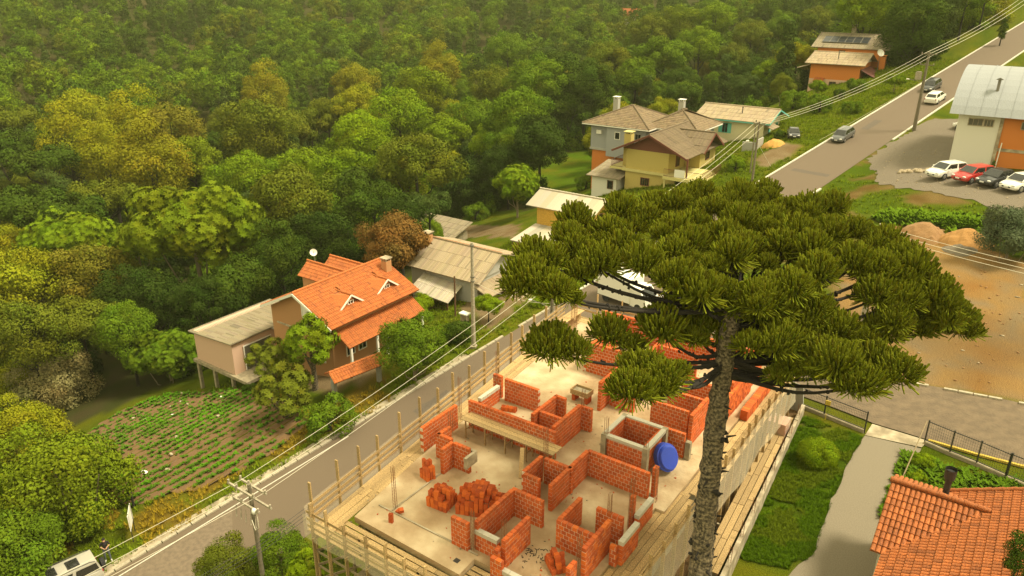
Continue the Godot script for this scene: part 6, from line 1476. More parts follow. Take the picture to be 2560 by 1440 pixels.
func build_cars() -> void:
	var down := yaw_to(-AL); var up := yaw_to(AL); var pt := atan(SLOPE)
	make_car("parked_car", "grey hatchback heading down the street beside the white kerb", M.car_grey, "hatch", road_at(98.5, 1.35, .05), down, 1.05, "", pt)
	make_car("parked_car", "black car with shining bonnet driving down the hill past the stout pole", M.car_navy, "hatch", road_at(128, 2.4, .05), down, 1.12, "", pt)
	make_car("parked_car", "white hatchback seen from behind going uphill beside the warehouse roof", M.car_white, "hatch", road_at(121.5, 5.3, .05), up, 1.1, "", -pt)
	make_car("parked_car", "old dark saloon parked on grass beside the cream house", M.car_black, "sedan", gp(-29.9, -113.4, .02), .35, .95)
	var fwd := Vector2(-.55, .83).normalized()
	var spots: Array = [[-8.1, -95.0, "white", "hatch", "white car at the end of the parked row, beside the stone edging"], [-5.4, -93.4, "red", "hatch", "bright red car parked between the white and black cars"], [-3.1, -92.5, "black", "sedan", "black saloon with pale headlamps parked next to the red car"], [-.9, -91.4, "white", "hatch", "white car parked on the far side of the black saloon"]]
	for s in spots: make_car("parked_car", s[4], M["car_" + s[2]], s[3], gp(s[0], s[1], .04), yaw_to(fwd), 1.16, "cars parked in the gravel lot")
	make_car("parked_car", "white car nose showing behind the white warehouse wall", M.car_white, "hatch", gp(-8.6, -121.5, .04), yaw_to(Vector2(-.9, -.3)), 1.1)
	make_car("silver_off_roader", "silver off-road vehicle with two roof windows and rear spare wheel on the verge", M.car_silver, "suv", gp(-43.15, -13.95, 0), yaw_to(Vector2(-.2, .98)), .95)
	# white van behind the big pine
	var t := thing("white_van", "white box van parked in the side street mouth behind the pine branches", "van", Vector3.ZERO)
	var c := gp(-29.0, -59.8, .08); 
	wall(t, Vector3(-1.05, .55, -2.4), Vector3(1.05, 2.9, 1.3), M.white, "cargo_box")
	var cb := MB.new(); cb.prism([Vector3(-.98, .4, 1.31), Vector3(-.98, .4, 3.0), Vector3(-.98, 1.3, 3.0), Vector3(-.98, 2.2, 2.2), Vector3(-.98, 2.2, 1.31)], Vector3(1.96, 0, 0)); part(t, "cab", cb, M.white)
	var ws := MB.new(); ws.quad(Vector3(-.85, 1.38, 2.95), Vector3(.85, 1.38, 2.95), Vector3(.85, 2.1, 2.31), Vector3(-.85, 2.1, 2.31)); part(t, "windscreen", ws, M.glass)
	for s in [-1, 1]:
		for z in [-1.5, 2.2]:
			var w := MB.new(); w.tube([Vector3(s * .75, .38, z), Vector3(s * 1.0, .38, z)], [.38, .38], 14); part(t, "wheel", w, M.rubber)
	t.position = c; t.rotation.y = yaw_to(CR)

# ---------- the person by the off-roader ----------
func nets(bones: Array, lo: Vector3, hi: Vector3, cell: float, k: float, mb: MB) -> void:
	var nx := int((hi.x - lo.x) / cell) + 2; var ny := int((hi.y - lo.y) / cell) + 2; var nz := int((hi.z - lo.z) / cell) + 2
	var f := PackedFloat32Array(); f.resize(nx * ny * nz); f.fill(1.0)
	var ci := PackedInt32Array(); ci.resize(nx * ny * nz)
	for z in nz:
		for y in ny:
			for x in nx:
				var p := lo + Vector3(x, y, z) * cell
				var d := 1.0; var best := 9.0; var bi := 0
				for b in bones:
					var ab: Vector3 = b[1] - b[0]
					var t := clampf((p - b[0]).dot(ab) / maxf(ab.length_squared(), 1e-8), 0, 1)
					var e: float = p.distance_to(b[0] + ab * t) - lerpf(b[2], b[3], t)
					if e < best: best = e; bi = b[4]
					var h := clampf(.5 + .5 * (e - d) / k, 0, 1)
					d = lerpf(e, d, h) - k * h * (1 - h)
				f[(z * ny + y) * nx + x] = d; ci[(z * ny + y) * nx + x] = bi
	var vid := {}; var vs: Array = []; var vc: Array = []
	for z in nz - 1:
		for y in ny - 1:
			for x in nx - 1:
				var s := Vector3.ZERO; var cnt := 0; var vals: Array = []
				for e in 8: vals.append(f[((z + (e >> 2)) * ny + y + ((e >> 1) & 1)) * nx + x + (e & 1)])
				for a in 8:
					for bit in [1, 2, 4]:
						if a & bit: continue
						var c: int = a | bit
						if (vals[a] < 0) != (vals[c] < 0):
							var t: float = vals[a] / (vals[a] - vals[c])
							s += Vector3(a & 1, (a >> 1) & 1, a >> 2).lerp(Vector3(c & 1, (c >> 1) & 1, c >> 2), t); cnt += 1
				if cnt:
					vid[(z * ny + y) * nx + x] = vs.size(); vs.append(lo + (Vector3(x, y, z) + s / cnt) * cell); vc.append(ci[(z * ny + y) * nx + x])
	var PAL: Array = [Color(.012, .011, .010), Color(.085, .095, .105), Color(.44, .25, .14), Color(.62, .58, .48), Color(.012, .009, .007)]
	for z in range(1, nz - 1):
		for y in range(1, ny - 1):
			for x in range(1, nx - 1):
				var i := (z * ny + y) * nx + x
				for ax in 3:
					var j: int = i + [1, nx, nx * ny][ax]
					if (f[i] < 0) == (f[j] < 0): continue
					var o: Array = [[-nx, -nx * ny], [-nx * ny, -1], [-1, -nx]][ax]
					var q: Array = [i, i + o[0], i + o[0] + o[1], i + o[1]]
					if not (vid.has(q[0]) and vid.has(q[1]) and vid.has(q[2]) and vid.has(q[3])): continue
					mb.col = PAL[vc[vid[q[0]]]]
					var P: Array = []
					for e in q: P.append(vs[vid[e]])
					if f[i] < 0: mb.quad(P[0], P[1], P[2], P[3])
					else: mb.quad(P[3], P[2], P[1], P[0])
func build_person() -> void:
	# local: facing +z, feet on y = 0; black shirt, jeans, white shoes, looking down at the hands
	var B: Array = [
		[Vector3(-.10, .92, 0), Vector3(-.12, .50, .04), .092, .066, 1], [Vector3(-.12, .50, .04), Vector3(-.13, .10, -.02), .066, .046, 1], [Vector3(-.13, .05, -.03), Vector3(-.15, .04, .15), .045, .038, 3],
		[Vector3(.10, .92, 0), Vector3(.14, .50, .02), .092, .066, 1], [Vector3(.14, .50, .02), Vector3(.17, .10, .06), .066, .046, 1], [Vector3(.17, .05, .05), Vector3(.22, .04, .22), .045, .038, 3],
		[Vector3(-.07, .98, 0), Vector3(.07, .98, 0), .125, .125, 1], [Vector3(0, 1.06, 0), Vector3(0, 1.30, -.01), .135, .155, 0], [Vector3(-.13, 1.40, -.01), Vector3(.13, 1.40, -.01), .075, .075, 0], [Vector3(0, 1.28, -.01), Vector3(0, 1.38, -.01), .15, .12, 0],
		[Vector3(-.19, 1.40, -.01), Vector3(-.26, 1.17, -.01), .062, .050, 0], [Vector3(-.26, 1.15, 0), Vector3(-.08, 1.11, .24), .043, .031, 2], [Vector3(.19, 1.40, -.01), Vector3(.26, 1.17, -.01), .062, .050, 0], [Vector3(.26, 1.15, 0), Vector3(.07, 1.13, .25), .043, .031, 2],
		[Vector3(0, 1.44, 0), Vector3(0, 1.53, .04), .055, .052, 2], [Vector3(0, 1.60, .06), Vector3(0, 1.665, .04), .086, .092, 2], [Vector3(0, 1.56, .11), Vector3(0, 1.575, .12), .05, .045, 2], [Vector3(0, 1.60, .155), Vector3(0, 1.575, .168), .012, .016, 2], [Vector3(-.09, 1.61, .05), Vector3(-.09, 1.64, .05), .014, .016, 2], [Vector3(.09, 1.61, .05), Vector3(.09, 1.64, .05), .014, .016, 2]]
	var mb := MB.new(); nets(B, Vector3(-.36, -.02, -.2), Vector3(.36, 1.8, .34), .024, .03, mb)
	for s in [-1, 1]:
		var w := Vector3(s * .075, 1.115, .245)
		var H: Array = [[w, w + Vector3(-s * .02, .0, .07), .026, .028, 2]]
		for k in 4:
			var r := w + Vector3(-s * .03 + s * (k - 1.5) * .018, .004, .085)
			var L: float = [.055, .065, .06, .048][k]
			H.append([r, r + Vector3(-s * .012, .018, L * .7), .0095, .009, 2]); H.append([r + Vector3(-s * .012, .018, L * .7), r + Vector3(-s * .03, .04, L * .8), .009, .008, 2])
		H.append([w + Vector3(-s * .03, .012, .03), w + Vector3(-s * .055, .03, .075), .011, .0095, 2])
		nets(H, w - Vector3(.1, .06, .05), w + Vector3(.1, .1, .2), .008, .008, mb)
	var t := thing("person", "person in black T-shirt, jeans and white shoes looking down at hands", "person", Vector3.ZERO)
	var m := mat("person", Color(1, 1, 1), .85)
	part(t, "figure", mb, m)
	var hb := MB.new(); hb.col = Color(.012, .009, .007)
	nets([[Vector3(0, 1.655, .02), Vector3(0, 1.69, .045), .104, .098, 4], [Vector3(0, 1.60, -.015), Vector3(0, 1.64, 0), .08, .09, 4]], Vector3(-.14, 1.48, -.14), Vector3(.14, 1.82, .2), .016, .02, hb)
	part(t, "hair", hb, m)
	t.position = gp(-43.2, -16.75); t.rotation.y = 1.15

# ---------- the big umbrella pine ----------
func tuft_mesh(sd: int) -> ArrayMesh:
	var r := RandomNumberGenerator.new(); r.seed = sd
	var mb := MB.new()
	for i in 520:
		var a := r.randf() * TAU
		var el := lerpf(1.45, -.5, pow((i + .5) / 520.0, 1.15)) + r.randf_range(-.2, .2)
		var d := Vector3(cos(a) * cos(el), sin(el) * .75, sin(a) * cos(el))
		var low := el < -.2
		var L := r.randf_range(.26, .50) * (1.55 if low else 1.0)
		var p0 := d * r.randf_range(.15, .70) * (.7 if low else 1.0)
		var p1 := p0 + d * L * .5 + Vector3.DOWN * (.07 if low else 0.0)
		var p2 := p1 + (d * .55 + Vector3.UP * (1.0 if not low else .1)).normalized() * L * .6
		var t := r.randf_range(.35, 1.6)
		mb.col = Color(t * r.randf_range(.85, 1.2), t, t * r.randf_range(.6, 1.2))
		var w := r.randf_range(.026, .048) * (.7 if low else 1.0)
		mb.tube([p0, p1, p2, p2 + (p2 - p1).normalized() * w * .8], [w * .6, w, w, w * .4], 5, true)
	return mb.mesh()
func build_araucaria() -> void:
	var base := gp(-6.75, -21.2)
	var t := thing("umbrella_pine", "huge umbrella-shaped pine with rough bare trunk and dark bottlebrush tufts", "tree", base)
	var rt := RandomNumberGenerator.new(); rt.seed = 77
	var top := Vector3(-7.65, 24.6, -24.3)
	# trunk: knobbly bark scales modelled on the surface
	var mb := MB.new(); var ps: Array = []; var rs: Array = []
	for i in 170:
		var f := i / 169.0
		ps.append(base.lerp(top, f) + Vector3(sin(f * 7) * .08, 0, cos(f * 5) * .06) - Vector3.UP * (.4 if i == 0 else 0.0)); rs.append(lerpf(.47, .30, f) * (1 + .03 * sin(i * .9)))
	var g: Array = []
	for i in ps.size():
		var row: Array = []
		for k in 24:
			var a := TAU * k / 24.0
			row.append(ps[i] + Vector3(cos(a), 0, sin(a)) * rs[i] * (1.0 + .22 * fine_noise.get_noise_3d(cos(a) * 2.6, ps[i].y * 4.5, sin(a) * 2.6)))
		g.append(row)
	for i in ps.size() - 1:
		for k in 24:
			var k2 := (k + 1) % 24
			mb.quad(g[i][k2], g[i][k], g[i + 1][k], g[i + 1][k2])
	var tk := part(t, "trunk", mb, M.bark)
	var kn := MB.new()
	for i in 260:
		var f := rt.randf(); var a := rt.randf() * TAU
		var c := base.lerp(top, f) + Vector3(cos(a), 0, sin(a)) * lerpf(.47, .30, f) * 1.03
		kn.ell(c, Vector3(1, rt.randf_range(.4, 1.2), 1) * pow(rt.randf(), 2.0) * .13, 5, 4, .4, rt)
	for i in 30:
		var f := rt.randf_range(.35, 1.0); var a := rt.randf() * TAU; var d := Vector3(cos(a), rt.randf_range(-.2, .3), sin(a))
		var c := base.lerp(top, f) + d * lerpf(.47, .30, f)
		kn.tube([c, c + d * rt.randf_range(.1, .35)], [.05, .02], 5)
	var ko := part(tk, "bark_knots", kn, M.bark_dark); ko.set_meta("kind", "stuff")
	var variants: Array = []
	for i in 4: variants.append(tuft_mesh(50 + i))
	var tufts: Array = [[Vector3(-15.30, 25.24, -26.43), 0.85], [Vector3(-13.92, 25.35, -23.72), 0.85], [Vector3(-13.91, 25.05, -22.09), 0.87], [Vector3(-14.44, 25.21, -22.04), 0.85], [Vector3(-13.01, 25.48, -19.34), 0.85], [Vector3(-12.52, 25.31, -19.36), 0.85], [Vector3(-12.34, 24.94, -23.10), 0.92], [Vector3(-13.69, 25.00, -26.37), 0.91], [Vector3(-12.44, 24.89, -25.31), 0.85], [Vector3(-14.47, 25.16, -28.97), 0.92], [Vector3(-13.59, 24.87, -29.35), 0.92], [Vector3(-13.58, 25.17, -30.56), 0.85], [Vector3(-12.69, 25.30, -30.87), 0.85], [Vector3(-12.97, 25.04, -34.27), 0.85], [Vector3(-11.07, 25.32, -30.95), 0.85], [Vector3(-11.32, 25.26, -27.25), 0.85], [Vector3(-11.36, 24.87, -29.38), 0.89], [Vector3(-10.66, 25.24, -23.28), 0.85], [Vector3(-10.42, 25.03, -25.51), 0.85], [Vector3(-10.19, 25.14, -26.38), 0.85], [Vector3(-9.18, 25.05, -23.12), 0.85], [Vector3(-8.39, 24.78, -23.06), 0.85], [Vector3(-9.47, 25.16, -27.96), 0.85], [Vector3(-10.18, 24.96, -31.43), 0.91], [Vector3(-8.38, 25.23, -25.93), 0.87], [Vector3(-10.89, 25.40, -33.59), 0.85], [Vector3(-10.45, 25.06, -36.12), 0.85], [Vector3(-10.86, 25.01, -34.33), 0.89], [Vector3(-8.46, 25.12, -33.39), 0.85], [Vector3(-7.54, 25.51, -32.93), 0.85], [Vector3(-6.82, 25.53, -33.58), 0.85], [Vector3(-8.44, 25.32, -30.66), 0.85], [Vector3(-9.37, 25.48, -29.58), 0.85], [Vector3(-7.09, 25.44, -29.42), 0.85], [Vector3(-6.24, 25.11, -31.05), 0.85], [Vector3(-5.57, 24.91, -32.50), 0.85], [Vector3(-6.07, 25.31, -27.93), 0.85], [Vector3(-7.26, 25.24, -28.06), 0.85], [Vector3(-8.35, 25.10, -27.39), 0.85], [Vector3(-4.22, 25.01, -31.45), 0.85], [Vector3(-3.21, 25.13, -29.49), 0.85], [Vector3(-4.59, 25.18, -28.02), 0.85], [Vector3(-3.76, 25.04, -28.23), 0.85], [Vector3(-2.76, 25.05, -28.72), 0.85], [Vector3(-5.95, 24.84, -25.11), 0.85], [Vector3(-6.50, 24.45, -24.41), 0.85], [Vector3(-5.35, 23.86, -26.05), 0.85], [Vector3(-5.47, 25.05, -26.49), 0.85], [Vector3(-3.62, 24.38, -27.40), 0.87], [Vector3(-2.81, 24.23, -27.81), 0.85], [Vector3(-1.96, 24.39, -28.68), 0.85], [Vector3(-1.28, 23.12, -29.97), 0.91], [Vector3(-1.68, 23.68, -28.89), 0.85], [Vector3(-2.26, 22.91, -29.42), 0.85], [Vector3(-3.16, 23.19, -27.21), 0.85], [Vector3(-3.59, 22.80, -26.44), 0.85], [Vector3(-4.42, 23.05, -24.29), 0.85], [Vector3(-5.49, 23.37, -25.48), 0.85], [Vector3(-4.40, 23.33, -25.95), 0.85], [Vector3(-12.13, 23.03, -19.75), 0.96], [Vector3(-11.00, 23.11, -21.59), 0.85], [Vector3(-9.44, 23.32, -22.59), 0.98], [Vector3(-9.02, 22.79, -20.44), 0.85], [Vector3(-8.60, 22.95, -18.68), 0.85], [Vector3(-8.32, 22.78, -20.08), 0.85], [Vector3(-8.10, 23.16, -24.39), 0.93], [Vector3(-4.90, 22.59, -24.37), 0.85], [Vector3(-3.12, 22.72, -23.67), 0.85], [Vector3(-3.85, 23.23, -23.62), 0.85], [Vector3(-5.44, 22.71, -24.61), 0.85], [Vector3(-6.82, 23.33, -25.19), 0.85], [Vector3(-5.76, 23.31, -24.04), 0.85], [Vector3(-6.94, 24.46, -24.30), 0.85], [Vector3(-5.80, 23.18, -26.11), 0.85], [Vector3(-8.72, 23.27, -24.02), 0.85], [Vector3(-9.47, 23.60, -24.09), 0.85], [Vector3(-4.81, 22.60, -26.08), 0.85], [Vector3(-6.70, 23.59, -25.86), 0.85], [Vector3(-3.04, 22.66, -25.72), 0.85], [Vector3(-2.23, 22.62, -25.34), 0.85]]
	for e in tufts:
		var c: Vector3 = e[0]; var r: float = e[1]
		var hy := clampf(c.y - 1.0, 21.4, 24.0)
		var root := base.lerp(top, (hy - base.y) / (top.y - base.y)); root.y = hy
		var flat := Vector3(c.x - root.x, 0, c.z - root.z)
		var bm := MB.new(); var pp: Array = []; var pr: Array = []
		for k in 8:
			var f := k / 7.0
			pp.append(root + flat * f + Vector3.UP * ((c.y - .25 - hy) * f * f - .9 * f * (1 - f)) + Vector3(sin(f * 9 + c.x) * .06, 0, cos(f * 8 + c.z) * .06)); pr.append(lerpf(.085, .04, f))
		if flat.length() > .4:
			bm.tube(pp, pr, 7)
			for k in int(flat.length() * 5):
				var f := rt.randf_range(.1, .95); var q: Vector3 = pp[int(f * 7)].lerp(pp[mini(int(f * 7) + 1, 7)], f * 7 - int(f * 7))
				bm.ell(q + Vector3(rt.randf_range(-.08, .08), rt.randf_range(-.08, .08), rt.randf_range(-.08, .08)), Vector3.ONE * rt.randf_range(.03, .07), 5, 3, .3, rt)
			part(t, "branch", bm, M.bark_dark)
		var o := MeshInstance3D.new(); o.name = "needle_tuft"; o.mesh = variants[rt.randi() % 4]; o.material_override = M.araucaria
		t.add_child(o, true); o.position = c - base; o.rotation.y = rt.randf() * TAU; o.scale = Vector3(r, r * rt.randf_range(.85, 1.05), r)
		# side tufts fill the branch end
		for k in 2:
			var s := o.duplicate(); t.add_child(s, true)
			var d := Vector3(rt.randf_range(-1, 1), rt.randf_range(-.75, .12), rt.randf_range(-1, 1)) * r * .85
			s.position = c - base + d - flat.normalized() * .25; s.rotation.y = rt.randf() * TAU; s.scale = o.scale * rt.randf_range(.6, .8); s.mesh = variants[rt.randi() % 4]

# ---------- foliage ----------
func leaf(mb: MB, p: Vector3, d: Vector3, side: Vector3, L: float, w: float) -> void:
	# one folded leaf spray: base, two flanks, tip
	var n := side.cross(d).normalized()
	var m := p + d * L * .5 - n * w * .25
	mb.tri(p, m + side * w * .5 + n * w * .12, p + d * L); mb.tri(p, p + d * L, m - side * w * .5 + n * w * .12)
func crown(sd: int, lobes: int, per: int, size: float, shape: Vector3, style := "leaf", ragged := .16) -> ArrayMesh:
	# leaf sprays over many overlapping clumps; crown radius about 1, centred on the origin
	var r := RandomNumberGenerator.new(); r.seed = sd
	var mb := MB.new()
	for i in lobes:
		var u := (i + .5) / lobes
		var el := asin(clampf(1.0 - 1.75 * u, -1, 1)); var a := i * 2.39996 + r.randf_range(-.4, .4)
		var d := Vector3(cos(a) * cos(el), sin(el), sin(a) * cos(el))
		var rad := r.randf_range(.44, .86) * (1.0 + .2 * sin(a * 2.0 + sd))
		if style == "ball": rad = .72
		if style == "cone":
			var h := r.randf(); rad = (1.0 - h) * r.randf_range(.55, .95); d = Vector3(cos(a) * rad, (h * 2 - 1) , sin(a) * rad); rad = 1.0
		if style == "umbrella": d = Vector3(cos(a) * sqrt(u), r.randf_range(-.12, .25) / maxf(shape.y, .1), sin(a) * sqrt(u)); rad = r.randf_range(.8, .95)
		var c := d * rad * shape
		var lr := r.randf_range(.20, .38) * (.75 if style == "cone" else 1.0) * (.8 if style == "umbrella" else 1.0)
		if style == "ball": lr = .33
		var ls := r.randf_range(.75, 1.45)
		var tone := r.randf_range(.68, 1.25); var warm := r.randf_range(.85, 1.2)
		for k in per:
			var v := Vector3(r.randfn(), r.randfn() + .25, r.randfn()).normalized()
			if v.dot(d.normalized()) < -.35: v = -v
			var p := c + v * lr * r.randf_range(.62, 1.0 + ragged) * Vector3(1, .8, 1)
			var t := tone * r.randf_range(.7, 1.28)
			mb.col = Color(t * warm, t, t * .9)
			var side := v.cross(Vector3(r.randfn(), r.randfn(), r.randfn())).normalized()
			if style == "rosette":
				var q := v.cross(side)
				for e in 7:
					var b := TAU * e / 7
					var dd := ((side * cos(b) + q * sin(b)) + v * .25 + Vector3.DOWN * .18).normalized()
					leaf(mb, p, dd, v.cross(dd).normalized(), size * 2.2, size * .75)
			elif style == "blade":
				var dd := (v + Vector3.UP * .4 + side * .4).normalized()
				leaf(mb, p, dd, side.cross(dd).normalized(), size * 2.6, size * .35)
			else:
				var dd := (side + v * r.randf_range(-.2, .9) + Vector3.DOWN * r.randf_range(0, .5)).normalized()
				leaf(mb, p, dd, dd.cross(v).normalized(), size * ls * r.randf_range(1.0, 1.8), size * ls * r.randf_range(.7, 1.1))
	return mb.mesh()
var TREES := {}
var TINT := {}
func tint(key: String, r: float, g: float, b: float) -> void:
	var m := mat("leaf_" + key, lin(r, g, b), .72); m.backlight_enabled = true; m.backlight = lin(r * .18, g * .2, b * .1); m.metallic_specular = .08; TINT[key] = m
func proto(kind: String, cm: ArrayMesh, hc: float, tr: float, limbs: int, bark: Material, spread := .7) -> void:
	# crown radius 1 centred hc above the foot
	var o := Node3D.new(); o.name = kind
	var mb := MB.new(); var r := RandomNumberGenerator.new(); r.seed = kind.hash() % 1000
	mb.tube([Vector3(0, -.25, 0), Vector3(.03, hc * .35, .02), Vector3(.0, hc * .8, -.02), Vector3(.02, hc + .3, 0)], [tr * 1.35, tr, tr * .75, tr * .25], 7)
	for i in limbs:
		var a := TAU * i / limbs + r.randf(); var h := hc * r.randf_range(.4, .85)
		var d := Vector3(cos(a), 0, sin(a)) * spread
		mb.tube([Vector3(0, h, 0), Vector3(0, h + .25, 0) + d * .5, Vector3(0, hc + r.randf_range(-.1, .3), 0) + d], [tr * .55, tr * .38, tr * .14], 5)
	var tk := MeshInstance3D.new(); tk.name = "trunk"; tk.mesh = mb.mesh(); tk.material_override = bark; o.add_child(tk)
	var c := MeshInstance3D.new(); c.name = "crown"; c.mesh = cm; c.position.y = hc; o.add_child(c)
	TREES[kind] = o
func tree(kind: String, tn: String, x: float, z: float, sc: float, label: String, group := "", yaw := NAN, called := "", dy := 0.0) -> Node3D:
	var o: Node3D = TREES[kind].duplicate(); o.name = numbered(called if called != "" else kind); add_child(o)
	o.position = gp(x, z, dy - .1); o.rotation.y = rng.randf() * TAU if is_nan(yaw) else yaw; o.scale = Vector3.ONE * sc
	(o.get_node("crown") as MeshInstance3D).material_override = TINT[tn]
	meta(o, label, "bush" if kind.contains("bush") or kind.contains("hedge") else "tree", group)
	return o
